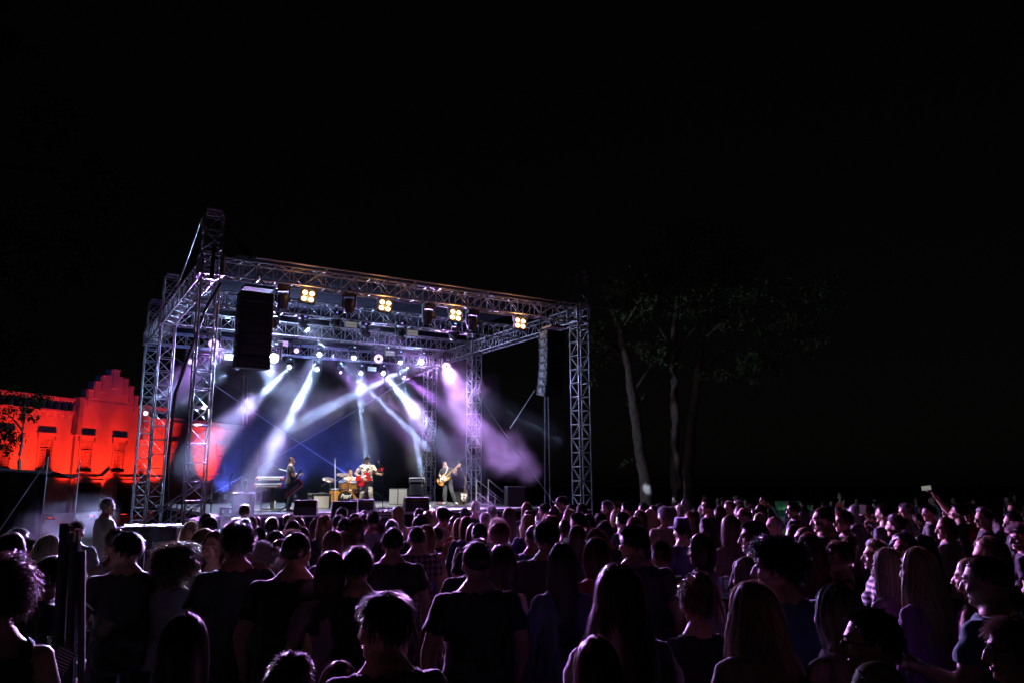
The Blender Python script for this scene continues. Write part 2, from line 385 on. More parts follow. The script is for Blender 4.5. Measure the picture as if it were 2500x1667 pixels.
# purple washes: light the haze, the truss and the crowd
WASH = [('p1', (521, 838), 8.25, (760, 1420), 7, 3600, 46, 'purple ring lamp glowing behind the near front tower', 1.1, True),
        ('p2', (465, 880), 8.25, (340, 1320), 16, 600, 34, 'purple lamp shining between the two nearest towers', .8, False),
        ('p3', (723, 855), 8.25, (1300, 1480), 7, 250, 60, 'round purple lamp right of the dazzling white one', .8, False),
        ('p4', (923, 874), 8.25, (1400, 1380), 9, 1100, 56, 'bright purple ring lamp in the middle of the third truss', 1.25, True),
        ('p5', (1088, 891), 8.25, (1165, 1100), 25, 5200, 11, 'ring lamp at the end of the third truss with a wide purple ray', 1.45, True),
        ('p6', (830, 907), SD2, (1000, 1060), 27, 1000, 8, 'tiny pink purple lamp above the guitarist', .45, False),
        ('p7', (985, 918), SD2, (1252, 1120), 27.7, 2200, 8, 'tiny pink purple lamp beside the rear truss tower', .45, False)]
for k, q, v, q2, Y2, P, cone, lab, hot, ring in WASH:
    p = on_v(*q, v); tg = at(*q2, Y2)
    t, e = moving_head(p, tg, M['em_pink'] if k in ('p6', 'p7') else M['em_purple'], lab, 'purple lamp', 'purple wash lamps under the roof', scale=1.35 if ring else 1.0, ring=ring, hot=hot if not ring else 1); LAMPPOS[k] = (p, tg)
    if k == 'p5': spot(t, e, at(2000, 1400, 7.5), 4600 * WASHGAIN, (.70, .34, 1.0), 58, .7, .15)
    if k == 'p1': spot(t, e, at(2050, 1390, 8), 5200 * WASHGAIN, (.74, .37, 1.0), 44, .7, .15)
    spot(t, e, tg, P * WASHGAIN, PURPLE, cone, .6, .12); stray(t, e, PURPLE, 15 if k in ('p6', 'p7') else 70)
# front fixtures, dark from here: they light the band from the front beam
for (x, y), tgt, P in (((690, 735), S(3.0, 2.6, 2.0), 900), ((852, 748), S(6.2, 4.6, 2.0), 750), ((1046, 776), S(7.5, 6.5, 2.0), 900), ((1153, 790), S(10.2, 5.4, 2.0), 1100)):
    p = on_v(x, y, .1); p.z = min(p.z, 7.6)
    t, e = moving_head(p, tgt, M['lens_dark'], 'black lamp hung on the front truss %s' % {690: 'by the near line array', 852: 'between the first two amber clusters', 1046: 'before the third amber cluster', 1153: 'after the third amber cluster'}[x], 'stage lamp', 'black lamps on the front truss', scale=1.15)
    spot(t, e, tgt, P * 6, (1.0, .93, .82), 34, .7, .08)
# dark moving heads among the lit ones
for (x, y, v, lab) in ((820, 790, 4.1, 'dark unlit moving light left of a pale light panel under the second truss'), (978, 815, 4.1, 'dark unlit moving light tilted sideways beside the second pale panel'), (1108, 815, 4.1, 'dark unlit lamp with a blue display near the truss end'),
                       (1160, 812, 4.1, 'large dark moving light last of the row before the far side beam')):
    p = on_v(x, y, v); moving_head(p, p + Vector((random.uniform(-.5, .5), -.4, -.8)), M['lens_dark'], lab, disp=M['em_disp2'] if x == 1108 else M['em_disp'], scale=1.1)
# pale rectangular panels
for (x, y, v, lab) in ((857, 793, 4.1, 'pale rectangular light panel under the second truss, beside the dark lamp'), (1007, 813, 4.1, 'pale rectangular light panel under the second truss, the farther one'), (690, 838, SD1, 'pale rectangular light panel right of the near line array'),
                       (562, 872, SD1 + .3, 'pale rectangular light panel left of the near line array'), (952, 862, SD1, 'pale rectangular light panel next to the bright purple ring lamp'), (908, 900, SD2, 'lowest pale rectangular light panel on the rear truss')):
    p = on_v(x, y, v); t = thing('light_panel', lab, 'light panel', p, YAW, 'pale light panels under the roof')
    MB().box((0, .04, 0), (.48, .1, .24)).build('housing', M['black'], t, bevel=.01)
    for z in (-.055, .055): MB().box((0, -.016, z), (.44, .012, .095)).build('light_strip', M['panel_pale'], t)
    MB().box((0, .05, .19), (.06, .03, .18)).build('bracket', M['black'], t)
# amber blinders on the front truss
_bl = MB().lathe([(0, -.012), (.05, -.008), (.082, 0)], n=18, rot=Matrix.Rotation(R(90), 3, 'X')).mesh('lamp', smooth=True)
for (x, y), lab in (((752, 724), 'cluster of four amber lamps closest to the near line array'), ((940, 747), 'second cluster of four amber lamps from the near line array'), ((1112, 770), 'third cluster of four amber lamps from the near line array'), ((1270, 790), 'cluster of four amber lamps beside the far line array')):
    p = on_v(x, y, -.15); t = thing('lamp_cluster', lab, 'lamp cluster', p, YAW, 'amber lamp clusters on the front truss'); t.rotation_euler = (R(-14), R(8), YAW - .25)
    f = MB().box((0, .06, 0), (.46, .06, .46))
    for sx in (-1, 1): f.box((sx * .225, .0, 0), (.02, .12, .46)); f.box((0, .0, sx * .225), (.43, .12, .02))
    f.build('frame', M['black'], t)
    MB().box((0, .02, .30), (.56, .03, .03)).box((-.27, .03, .17), (.02, .03, .26)).box((.27, .03, .17), (.02, .03, .26)).build('bracket', M['steel'], t)
    for sx in (-.105, .105):
        for sz in (-.105, .105):
            set_mat(link('lamp', _bl, t, None, (sx, -.02, sz)), M['em_amber'])
    d = bpy.data.lights.new('lamp_light', 'POINT'); d.energy = 28; d.color = AMBER; d.shadow_soft_size = .12
    o = bpy.data.objects.new('lamp_light', d); COL.objects.link(o); o.parent = t; o.location = (0, -.12, 0)
# added blue lamps on the deck's rear edge tint the smoke behind the band
for (u, lab) in ((3.2, 'added blue floor lamp behind the keyboards, shining up'), (6.2, 'added blue floor lamp behind the drums, shining up'), (9.0, 'added blue floor lamp behind the bass amplifier, shining up')):
    p = S(u, SD2 - 1.1, ZD + .12); t = thing('added_floor_lamp', lab, 'floor lamp', p, YAW, 'added blue floor lamps behind the band'); q = Matrix.Rotation(R(-35), 3, 'X')
    MB().lathe([(.07, -.12), (.10, -.10), (.12, .10), (.105, .11)], (0, 0, .12), 18, q).build('housing', M['black'], t, smooth=True); MB().box((0, 0, -.10), (.2, .2, .03)).box((-.13, 0, 0), (.02, .06, .22)).box((.13, 0, 0), (.02, .06, .22)).build('yoke', M['black'], t)
    set_mat(MB().lathe([(0, .112), (.10, .108)], (0, 0, .12), 18, q).build('lens', None, t), M['em_disp2']); spot(t, p + Vector((0, 0, .3)), p + S(0, 2.4, 3.0) - S(0, 0, 0), BLUEGAIN, BLUE, 95, .9, .1)
# lamp added where the tower glints, lights smoke and people beside the barrier
p = S(-.55, SD1 - .3, 4.6); t = thing('added_clamp_lamp', 'added small white lamp clamped to the tower before the red building', 'stage lamp', p, YAW)
tg = at(205, 1310, 11.5); q = (tg - p).normalized(); q = (Matrix.Rotation(-YAW, 3, 'Z') @ q).to_track_quat('Z', 'Y').to_matrix()
MB().lathe([(.05, -.13), (.08, -.11), (.085, .08), (.075, .085)], (0, 0, 0), 16, q).build('housing', M['black'], t, smooth=True); set_mat(MB().lathe([(0, .088), (.072, .084)], (0, 0, 0), 16, q).build('lens', None, t), M['em_white']); MB().box((.05, 0, .12), (.05, .05, .14)).build('clamp', M['steel'], t)
spot(t, p + (tg - p).normalized() * .12, tg, 9000, (.86, .92, 1.0), 14, .8, .06)
# ================================================================== LINE ARRAYS
M['grey_plate'] = mat('grey_rigging_plate', (.10, .10, .11), .5, .3)
def line_array(p, lab, ncab, w, h, d, splay, last):
    t = thing('line_array', lab, 'line array', p, YAW, 'line arrays hung from the front truss')
    MB().box((0, .1, .10), (w * .9, d * .9, .07)).tube((-.2, .05, .1), (0, .0, .5), .02).tube((.2, .05, .1), (0, 0, .5), .02).build('flying_frame', M['black'], t)
    pos = Vector((0, 0, 0)); a = R(-2)
    for i in range(ncab):
        a += splay * (0.3 + i * .18)
        m = Matrix.Rotation(a, 3, 'X'); hh = h if i < ncab - 1 or not last else h * 1.25
        c = pos + m @ Vector((0, d / 2, -hh / 2))
        cab = MB().prism([(-w / 2, -hh / 2 + .01), (w / 2, -hh / 2 + .01), (w / 2, hh / 2 - .01), (-w / 2, hh / 2 - .01)], -d / 2, d / 2).build('cabinet', M['black'], t, bevel=.012, loc=c, rot=(a, 0, 0))
        g = MB().box((0, -d / 2 - .008, 0), (w * .94, .012, hh * .86)).build('grille', M['grille'], cab)
        for sx in (-1, 1):                                  # rigging plate with its A shaped ribs
            pl = MB(); x = sx * (w / 2 + .008)
            for (y0, z0, y1, z1) in ((-.42, -.40, -.1, .40), (.42, -.40, .1, .40), (-.25, -.05, .25, -.05), (-.44, .44, .44, .44), (-.44, -.44, .44, -.44), (-.44, -.44, -.44, .44), (.44, -.44, .44, .44)):
                pl.tube((x, y0 * d, z0 * hh), (x, y1 * d, z1 * hh), .013, n=4)
            pl.box((x, .05, 0), (.012, d * .35, hh * .4)); pl.build('rigging_plate', M['grey_plate'], cab)
        pos = pos + m @ Vector((0, 0, -hh))
    return t
pl = at(630, 712, 20.9); line_array(pl, 'big black line array hanging before the dazzling lamp at the near stage corner', 7, .88, .30, .55, R(1.0), True)
pr = at(1358, 806, 26.3); line_array(pr, 'curved line array with pale ribbed sides hanging at the far stage corner', 8, .72, .285, .62, R(2.0), True)
for (x, y0, y1, Y, lab) in ((600, 915, 1300, 20.6, 'pair of hanging chains below the near line array'), (1334, 962, 1290, 26.6, 'pair of hanging chains below the far line array')):
    t = thing('hanging_chain', lab, 'chain', at(x, y1, Y), 0, 'chains hanging from the line arrays')
    a, b = at(x, y0, Y), at(x - 6 if x == 600 else x + 3, y1, Y)
    for dx in (-.055, .055):
        cm = MB(); n = 150; prev = None
        for k in range(n):
            p = a.lerp(b, k / n) + Vector((dx + (.0 if x == 600 else dx * .8 * k / n), 0, 0)) - t.location; q = a.lerp(b, (k + .8) / n) + Vector((dx + (.0 if x == 600 else dx * .8 * k / n), 0, 0)) - t.location
            o = Vector((.014, 0, 0)) if k % 2 else Vector((0, .014, 0))
            cm.tube(p + o, q + o, .007, n=4, cap=False); cm.tube(p - o, q - o, .007, n=4, cap=False)
        tag(cm.build('chain_links', M['alu'], t), kind='stuff')
tag(MB().tube(at(1306, 951, 26.0), at(1245, 1045, 26.5), .012).build('guy_wire', M['alu']), 'thin wire slanting down from the lowest cabinet of the far line array', 'wire')
tag(MB().path([at(540, 690, 21.2), at(500, 760, 21.3), at(460, 870, 21.6), at(428, 960, 22.0), at(410, 1130, 22.5), at(405, 1290, 23.)], .045, 7).build('power_cable', M['cable']), 'thick black cable bundle hanging down in front of the near towers', 'cable')
# ================================================================== PEOPLE
def cloth_mat(name, **k): return mat(name, (.5, .5, .5), .85, objcol=True, noise=.25, scale=5, bump=.35, bscale=22, sheen=.25, **k)
M['cloth'] = cloth_mat('woven_cloth')
M['skin'] = mat('skin', (.46, .27, .20), .48, objcol=True, noise=.12, scale=14, spec=.4)
M['shoe'] = mat('shoe_leather', (.03, .03, .03), .5, objcol=True)
M['eye'] = mat('eye', (.06, .05, .05), .15); M['lip'] = mat('lip', (.33, .12, .11), .4)
M['glass_frame'] = mat('spectacle_frame', (.015, .015, .015), .25); M['glasslens'] = mat('sunglass_lens', (.01, .01, .012), .08)
def hair_mat():
    m = bpy.data.materials.new('hair'); m.use_nodes = True; t = m.node_tree; b = t.nodes['Principled BSDF']; L = t.links.new
    oi = t.nodes.new('ShaderNodeObjectInfo'); at_ = t.nodes.new('ShaderNodeAttribute'); at_.attribute_name = 'tone'
    mr = t.nodes.new('ShaderNodeMapRange'); mr.inputs[3].default_value = .4; mr.inputs[4].default_value = 1.6; L(at_.outputs['Fac'], mr.inputs[0])
    mx = t.nodes.new('ShaderNodeMix'); mx.data_type = 'RGBA'; mx.blend_type = 'MULTIPLY'; mx.inputs[0].default_value = 1; L(oi.outputs['Color'], mx.inputs[6]); L(mr.outputs[0], mx.inputs[7])
    L(mx.outputs[2], b.inputs['Base Color']); b.inputs['Roughness'].default_value = .38; b.inputs['Specular IOR Level'].default_value = .7
    tr = t.nodes.new('ShaderNodeBsdfTranslucent'); L(mx.outputs[2], tr.inputs[0]); ms = t.nodes.new('ShaderNodeMixShader'); ms.inputs[0].default_value = .3
    L(b.outputs[0], ms.inputs[1]); L(tr.outputs[0], ms.inputs[2]); L(ms.outputs[0], t.nodes['Material Output'].inputs['Surface'])
    return m
M['hair'] = hair_mat()
def pattern_mat(name, kind, c1, c2, scale):
    m = mat(name, c1, .85, sheen=.2); t = m.node_tree; b = t.nodes['Principled BSDF']; L = t.links.new
    tc = t.nodes.new('ShaderNodeTexCoord'); mp = t.nodes.new('ShaderNodeMapping'); L(tc.outputs['Object'], mp.inputs[0])
    cr = t.nodes.new('ShaderNodeValToRGB'); cr.color_ramp.interpolation = 'CONSTANT'; cr.color_ramp.elements[0].color = (*c1, 1); cr.color_ramp.elements[1].color = (*c2, 1)
    if kind == 'spots':
        n = t.nodes.new('ShaderNodeTexNoise'); n.inputs['Scale'].default_value = scale; n.inputs['Detail'].default_value = 1; cr.color_ramp.elements[1].position = .56; L(mp.outputs[0], n.inputs['Vector']); L(n.outputs['Fac'], cr.inputs[0])
    elif kind == 'floral':
        n = t.nodes.new('ShaderNodeTexVoronoi'); n.inputs['Scale'].default_value = scale; L(mp.outputs[0], n.inputs['Vector']); L(n.outputs['Color'], cr.inputs[0]); cr.color_ramp.elements[1].position = .42
        e = cr.color_ramp.elements.new(.72); e.color = (.75, .55, .35, 1)
    elif kind == 'stripes':
        n = t.nodes.new('ShaderNodeTexWave'); n.bands_direction = 'Z'; n.inputs['Scale'].default_value = scale; L(mp.outputs[0], n.inputs['Vector']); L(n.outputs['Fac'], cr.inputs[0]); cr.color_ramp.elements[1].position = .45
    elif kind == 'zigzag':
        n = t.nodes.new('ShaderNodeTexWave'); n.bands_direction = 'DIAGONAL'; n.wave_profile = 'TRI'; n.inputs['Scale'].default_value = scale; n.inputs['Distortion'].default_value = 7; n.inputs['Detail'].default_value = 0; n.inputs['Detail Scale'].default_value = 1.6; L(mp.outputs[0], n.inputs['Vector']); L(n.outputs['Fac'], cr.inputs[0]); cr.color_ramp.elements[1].position = .66
    elif kind == 'plaid':
        a = t.nodes.new('ShaderNodeTexWave'); a.bands_direction = 'Z'; a.inputs['Scale'].default_value = scale; c = t.nodes.new('ShaderNodeTexWave'); c.bands_direction = 'X'; c.inputs['Scale'].default_value = scale
        L(mp.outputs[0], a.inputs['Vector']); L(mp.outputs[0], c.inputs['Vector']); ad = t.nodes.new('ShaderNodeMath'); ad.operation = 'MULTIPLY_ADD'; ad.inputs[1].default_value = .5; L(a.outputs['Fac'], ad.inputs[0])
        hf = t.nodes.new('ShaderNodeMath'); hf.operation = 'MULTIPLY'; hf.inputs[1].default_value = .5; L(c.outputs['Fac'], hf.inputs[0]); L(hf.outputs[0], ad.inputs[2])
        cr.color_ramp.interpolation = 'LINEAR'; cr.color_ramp.elements[0].position = .3; cr.color_ramp.elements[1].position = .75; L(ad.outputs[0], cr.inputs[0])
    L(cr.outputs[0], b.inputs['Base Color']); return m
PAT = {'spots': pattern_mat('patterned_shirt', 'spots', (.74, .64, .52), (.03, .025, .03), 17), 'floral': pattern_mat('floral_cloth', 'floral', (.62, .20, .10), (.75, .62, .50), 15), 'stripes': pattern_mat('striped_cloth', 'stripes', (.6, .58, .62), (.04, .04, .06), 6.5),
       'zigzag': pattern_mat('zigzag_cloth', 'zigzag', (.015, .015, .018), (.62, .56, .5), 2.6), 'plaid': pattern_mat('plaid_cloth', 'plaid', (.05, .03, .05), (.30, .22, .26), 5), 'lace': pattern_mat('white_pattern_cloth', 'spots', (.7, .68, .66), (.1, .09, .09), 38), 'dress': pattern_mat('pale_floral_cloth', 'floral', (.62, .6, .58), (.5, .5, .56), 20)}

Z0H, WK = 1.50, 2.0
_zt = np.linspace(-.2, 2.6, 6000); _st = np.clip((_zt - Z0H) / .07, 0, 1); _ss = _st * _st * (3 - 2 * _st); _sc = 1 + (WK - 1) * _ss; _zw = np.concatenate([[_zt[0]], _zt[0] + np.cumsum((_sc[1:] + _sc[:-1]) / 2 * np.diff(_zt))])
def warp(P):
    s = np.interp(P[:, 2], _zt, _sc); return np.stack([P[:, 0] * s, P[:, 1] * s, np.interp(P[:, 2], _zt, _zw)], 1)
def unwarp(P):
    z = np.interp(P[:, 2], _zw, _zt); s = np.interp(z, _zt, _sc); return np.stack([P[:, 0] / s, P[:, 1] / s, z], 1)
def loft(mb, secs, n=18, rot=None):
    """secs: (center, rx, ry) rings in horizontal planes (turned by rot)"""
    vs = []; m = len(secs)
    for c, rx, ry in secs:
        for i in range(n):
            t = 2 * math.pi * i / n; p = Vector((rx * math.cos(t), ry * math.sin(t), 0))
            vs.append(Vector(c) + (rot @ p if rot is not None else p))
    fs = [(k * n + i, k * n + (i + 1) % n, (k + 1) * n + (i + 1) % n, (k + 1) * n + i) for k in range(m - 1) for i in range(n)]
    fs += [tuple(reversed(range(n))), tuple(range((m - 1) * n, m * n))]
    mb.add(vs, fs)
def blob(mb, c, r, rot=None, n=12):
    pr = [(math.sin(math.pi * k / 8), -math.cos(math.pi * k / 8)) for k in range(9)]; pr[0] = (.02, -1); pr[-1] = (.02, 1)
    vs = []
    for (q, z) in pr:
        for i in range(n):
            t = 2 * math.pi * i / n; p = Vector((q * math.cos(t) * r[0], q * math.sin(t) * r[1], z * r[2])); vs.append(Vector(c) + (rot @ p if rot is not None else p))
    m = 9
    fs = [(k * n + i, k * n + (i + 1) % n, (k + 1) * n + (i + 1) % n, (k + 1) * n + i) for k in range(m - 1) for i in range(n)] + [tuple(reversed(range(n))), tuple(range((m - 1) * n, m * n))]
    mb.add(vs, fs)
def limb(mb, pts, rs):
    for i in range(len(pts) - 1): mb.tube(pts[i], pts[i + 1], rs[i], rs[i + 1], n=14)
    for p, r in zip(pts, rs): blob(mb, p, (r, r, r))
def hand(mb, wrist, d, up, s=1.0, curl=.6, side=1):
    """palm, four fingers with two bends and a thumb; d = direction of the hand, up = back of the hand"""
    d = Vector(d).normalized(); up = Vector(up); up = (up - d * up.dot(d)).normalized(); x = d.cross(up) * side; w = Vector(wrist)
    q = Matrix((x * side, d, up)).transposed().to_3x3()
    mb.box(w + d * .045 * s, (.078 * s, .09 * s, .028 * s), rot=q)
    for i, (off, ln) in enumerate(((-.03, .07), (-.01, .08), (.01, .075), (.029, .058))):
        p = w + d * .088 * s + x * off * s; dd = d.copy(); pts = [p]
        for k in range(3):
            a = curl * (.55 + .25 * k); dd = (dd * math.cos(a) - up * math.sin(a)).normalized() if k else (d * math.cos(curl * .5) - up * math.sin(curl * .5)).normalized()
            p = p + dd * ln * s * (.45, .32, .26)[k]; pts.append(p)
        mb.path(pts, [.0095 * s, .009 * s, .008 * s, .0065 * s], 6)
    p0 = w + d * .025 * s - x * .034 * s; p1 = p0 + (d * .5 - x * .75 - up * .25).normalized() * .036 * s; p2 = p1 + (d * .8 - x * .15 - up * .5).normalized() * .03 * s
    mb.path([p0, p1, p2], [.012 * s, .0105 * s, .008 * s], 6)
NP0 = Vector((0, 0, 1.55))
def head_geo(mb, H):
    secs = [((0, .078, -.033), .026, .022), ((0, .06, -.018), .042, .045), ((0, .035, .005), .055, .068), ((0, .02, .035), .063, .084), ((0, .012, .07), .070, .094), ((0, .006, .105), .0745, .098), ((0, .002, .14), .069, .090), ((0, .002, .17), .055, .072), ((0, .002, .188), .038, .050), ((0, .002, .199), .016, .021)]
    R3 = H.to_3x3(); t = H.to_translation()
    def P(c): return H @ Vector(c)
    loft(mb, [(P(c), rx, ry) for c, rx, ry in secs], 20, R3)
    loft(mb, [(P((0, .112, .088)), .009, .01), (P((0, .117, .06)), .013, .016), (P((0, .121, .042)), .018, .021), (P((0, .113, .030)), .014, .012)], 10, R3)
    blob(mb, P((0, .088, .108)), (.055, .02, .012), R3); blob(mb, P((0, .094, .006)), (.026, .016, .014), R3); blob(mb, P((0, .092, -.024)), (.024, .018, .016), R3)
    for s in (-1, 1):
        blob(mb, P((s * .046, .075, .045)), (.022, .022, .025), R3); blob(mb, P((s * .0745, -.006, .066)), (.011, .021, .034), R3 @ Matrix.Rotation(s * .35, 3, 'Z'))
class Pose: pass
def pose(sex='m', arms=None, legs=None, lean=(0, 0), head=(0, 0, 0), grip=(.6, .6), hips=None, feet=None, handup=None):
    p = Pose(); p.sex = sex; sw = .195 if sex == 'm' else .168
    p.lean = lean; p.hipz = .93; p.off = Vector((0, 0, 0)) if hips is None else Vector(hips)
    Rl = Matrix.Rotation(lean[1], 4, 'Y') @ Matrix.Rotation(lean[0], 4, 'X')
    def up(v):                                              # leans the upper body about the pelvis
        v = Vector(v); c = Vector((0, 0, .95)); k = min(1, max(0, (v.z - .9) / .25))
        return c + (Matrix.Rotation(lean[1] * k, 4, 'Y') @ Matrix.Rotation(lean[0] * k, 4, 'X')) @ (v - c) + p.off
    p.up = up; p.shoulder = [up((-sw + .012, -.008, 1.405)), up((sw - .012, -.008, 1.405))]
    if arms is None: arms = [((-sw - .07, -.02, 1.13), (-sw - .06, .06, .89)), ((sw + .07, -.02, 1.13), (sw + .06, .06, .89))]
    p.arm = [(p.shoulder[i], Vector(arms[i][0]), Vector(arms[i][1])) for i in (0, 1)]
    if legs is None: legs = [((-.09, 0, .9), (-.105, .02, .49), (-.115, -.03, .085)), ((.09, 0, .9), (.105, .02, .49), (.115, -.03, .085))]
    p.leg = [tuple(Vector(q) for q in l) for l in legs]; p.feet = feet or [Vector((-.12, 1, 0)), Vector((.12, 1, 0))]
    p.head = Matrix.Translation(up(NP0)) @ Matrix.Rotation(lean[1], 4, 'Y') @ Matrix.Rotation(lean[0] * .5, 4, 'X') @ Euler((head[1], head[2], head[0])).to_matrix().to_4x4()
    p.grip = grip; p.handup = handup or [None, None]
    return p
BODY = {}
def make_body(key, p, voxel=.0165):
    mb = MB(); f = p.sex == 'f'
    T = [(.80, .13, .10, -.005), (.88, .168, .122, -.015), (.95, .172 if not f else .182, .122 if not f else .132, -.018), (1.07, .150 if not f else .135, .108 if not f else .100, 0), (1.18, .155 if not f else .135, .112 if not f else .103, .005), (1.29, .178 if not f else .155, .122 if not f else .118, .006), (1.38, .183 if not f else .158, .112 if not f else .102, 0), (1.43, .163 if not f else .138, .088 if not f else .078, -.010), (1.465, .128 if not f else .108, .074, -.014), (1.495, .090 if not f else .074, .064, -.014), (1.53, .062 if not f else .052, .056, -.012)]
    loft(mb, [(p.up((0, y, z)), rx, ry) for z, rx, ry, y in T], 22, Matrix.Rotation(p.lean[1] * .8, 3, 'Y') @ Matrix.Rotation(p.lean[0] * .8, 3, 'X'))
    if f:
        for s in (-1, 1): blob(mb, p.up((s * .07, .085, 1.27)), (.068, .058, .062))
    for s in (-1, 1): blob(mb, Vector((s * .075, -.07, .88)) + p.off, (.085, .07, .09))
    nk = .060 if not f else .050
    limb(mb, [p.up((0, -.014, 1.47)), p.head @ Vector((0, -.004, .03)), p.head @ Vector((0, 0, .09))], [nk * 1.12, nk, nk])
    head_geo(mb, p.head)
    ar = (.056, .046, .042, .029) if not f else (.046, .038, .035, .025)
    for sh, el, wr in p.arm:
        blob(mb, sh + Vector((0, 0, -.012)), (ar[0] * 1.06,) * 3)
        limb(mb, [sh, sh.lerp(el, .5), el, el.lerp(wr, .3), wr], [ar[0], ar[0] * .95, ar[1], ar[2], ar[3]])
    lr = (.088, .060, .056, .038) if not f else (.088, .056, .052, .035)
    for i, (hp, kn, an) in enumerate(p.leg):
        limb(mb, [hp, hp.lerp(kn, .45), kn, kn.lerp(an, .35), an], [lr[0], lr[0] * .88, lr[1], lr[2], lr[3]])
        fd = Vector(p.feet[i]).normalized(); rz = Matrix.Rotation(math.atan2(-fd.x, fd.y), 3, 'Z')
        blob(mb, an + fd * .075 + Vector((0, 0, -.042)), (.042, .125, .036), rz); blob(mb, an + Vector((0, 0, -.035)), (.038, .05, .045), rz)
    me = bpy.data.meshes.new('body'); me.from_pydata([tuple(v) for v in warp(np.array(mb.v))], [], mb.f)
    tmp = bpy.data.objects.new('tmp', me); COL.objects.link(tmp)
    md = tmp.modifiers.new('r', 'REMESH'); md.mode = 'VOXEL'; md.voxel_size = voxel; md.use_smooth_shade = True
    sm_ = tmp.modifiers.new('s', 'SMOOTH'); sm_.factor = .5; sm_.iterations = 2
    dg = bpy.context.evaluated_depsgraph_get(); dg.update(); out = bpy.data.meshes.new_from_object(tmp.evaluated_get(dg))
    bpy.data.objects.remove(tmp); bpy.data.meshes.remove(me); out.name = 'body'
    n = len(out.vertices); co = np.empty(n * 3); out.vertices.foreach_get('co', co); co = unwarp(co.reshape(-1, 3))
    out.vertices.foreach_set('co', co.ravel()); out.update()
    hm = MB()                                               # five fingers each, rooted in the wrist
    for i, (sh, el, wr) in enumerate(p.arm):
        d = (wr - el).normalized(); upv = p.handup[i] if p.handup[i] is not None else Vector((-1 if i == 0 else 1, .2, .15))
        hand(hm, wr - d * .012, d, upv, .95 if not f else .86, p.grip[i], 1 if i == 0 else -1)
    bm = bmesh.new(); bm.from_mesh(out); hme = hm.mesh('h', smooth=True); bm.from_mesh(hme); bpy.data.meshes.remove(hme)
    full = bpy.data.meshes.new('body'); bm.to_mesh(full); bm.free()
    full.polygons.foreach_set('use_smooth', [True] * len(full.polygons)); full.materials.append(M['skin'])
    B = {'pose': p, 'mesh': full, 'core': out, 'co': co, 'cl': {}}
    nr = np.empty(n * 3); out.vertices.foreach_get('normal', nr); B['nr'] = nr.reshape(-1, 3)
    nf = len(out.polygons); lt = np.empty(nf, int); out.polygons.foreach_get('loop_total', lt); vi = np.empty(lt.sum(), int); out.polygons.foreach_get('vertices', vi)
    B['faces'] = np.split(vi, np.cumsum(lt)[:-1])
    # where on the figure is each vertex
    def seg(P, a, b):
        a, b = np.array(a), np.array(b); ab = b - a; t = np.clip(((P - a) @ ab) / (ab @ ab), 0, 1); return np.linalg.norm(P - (a + t[:, None] * ab), axis=1), t
    best = np.full(n, 9.); s_ = np.zeros(n)
    for sh, el, wr in p.arm:
        for k, (a, b, r) in enumerate(((sh, el, ar[0]), (el, wr + (wr - el).normalized() * .1, ar[2]))):
            d, t = seg(co, a, b); q = d / r; u = q < best; best[u] = q[u]; s_[u] = k + t[u]
    ax = [np.array(p.up((0, 0, z))) for z in (.82, 1.05, 1.2, 1.38)]
    dt = np.minimum.reduce([seg(co, ax[i], ax[i + 1])[0] for i in range(3)])
    lg = np.full(n, 9.); sl = np.zeros(n)
    for hp, kn, an in p.leg:
        for k, (a, b, r) in enumerate(((hp, kn, lr[0]), (kn, an, lr[2]))):
            d, t = seg(co, a, b); q = d / r; u = q < lg; lg[u] = q[u]; sl[u] = k + t[u]
    B['arm'] = (best < 1.35) & ((best < dt / .15) | (s_ > .5)); B['s'] = s_; B['leg'] = (lg < 1.5) & ~B['arm']; B['sl'] = sl
    hl = np.array(p.head.inverted()); B['hz'] = (co @ hl[:3, :3].T + hl[:3, 3])
    inv = np.array([p.up((0, 0, z)) for z in (.8, .95, 1.1, 1.25, 1.4, 1.5)]); B['tz'] = co[:, 2] - np.interp(co[:, 2], inv[:, 2], inv[:, 2] - np.array([.8, .95, 1.1, 1.25, 1.4, 1.5]))
    nb = np.array(p.up((0, -.012, 1.49))); B['nd'] = np.hypot(co[:, 0] - nb[0], co[:, 1] - nb[1])
    BODY[key] = B; return B
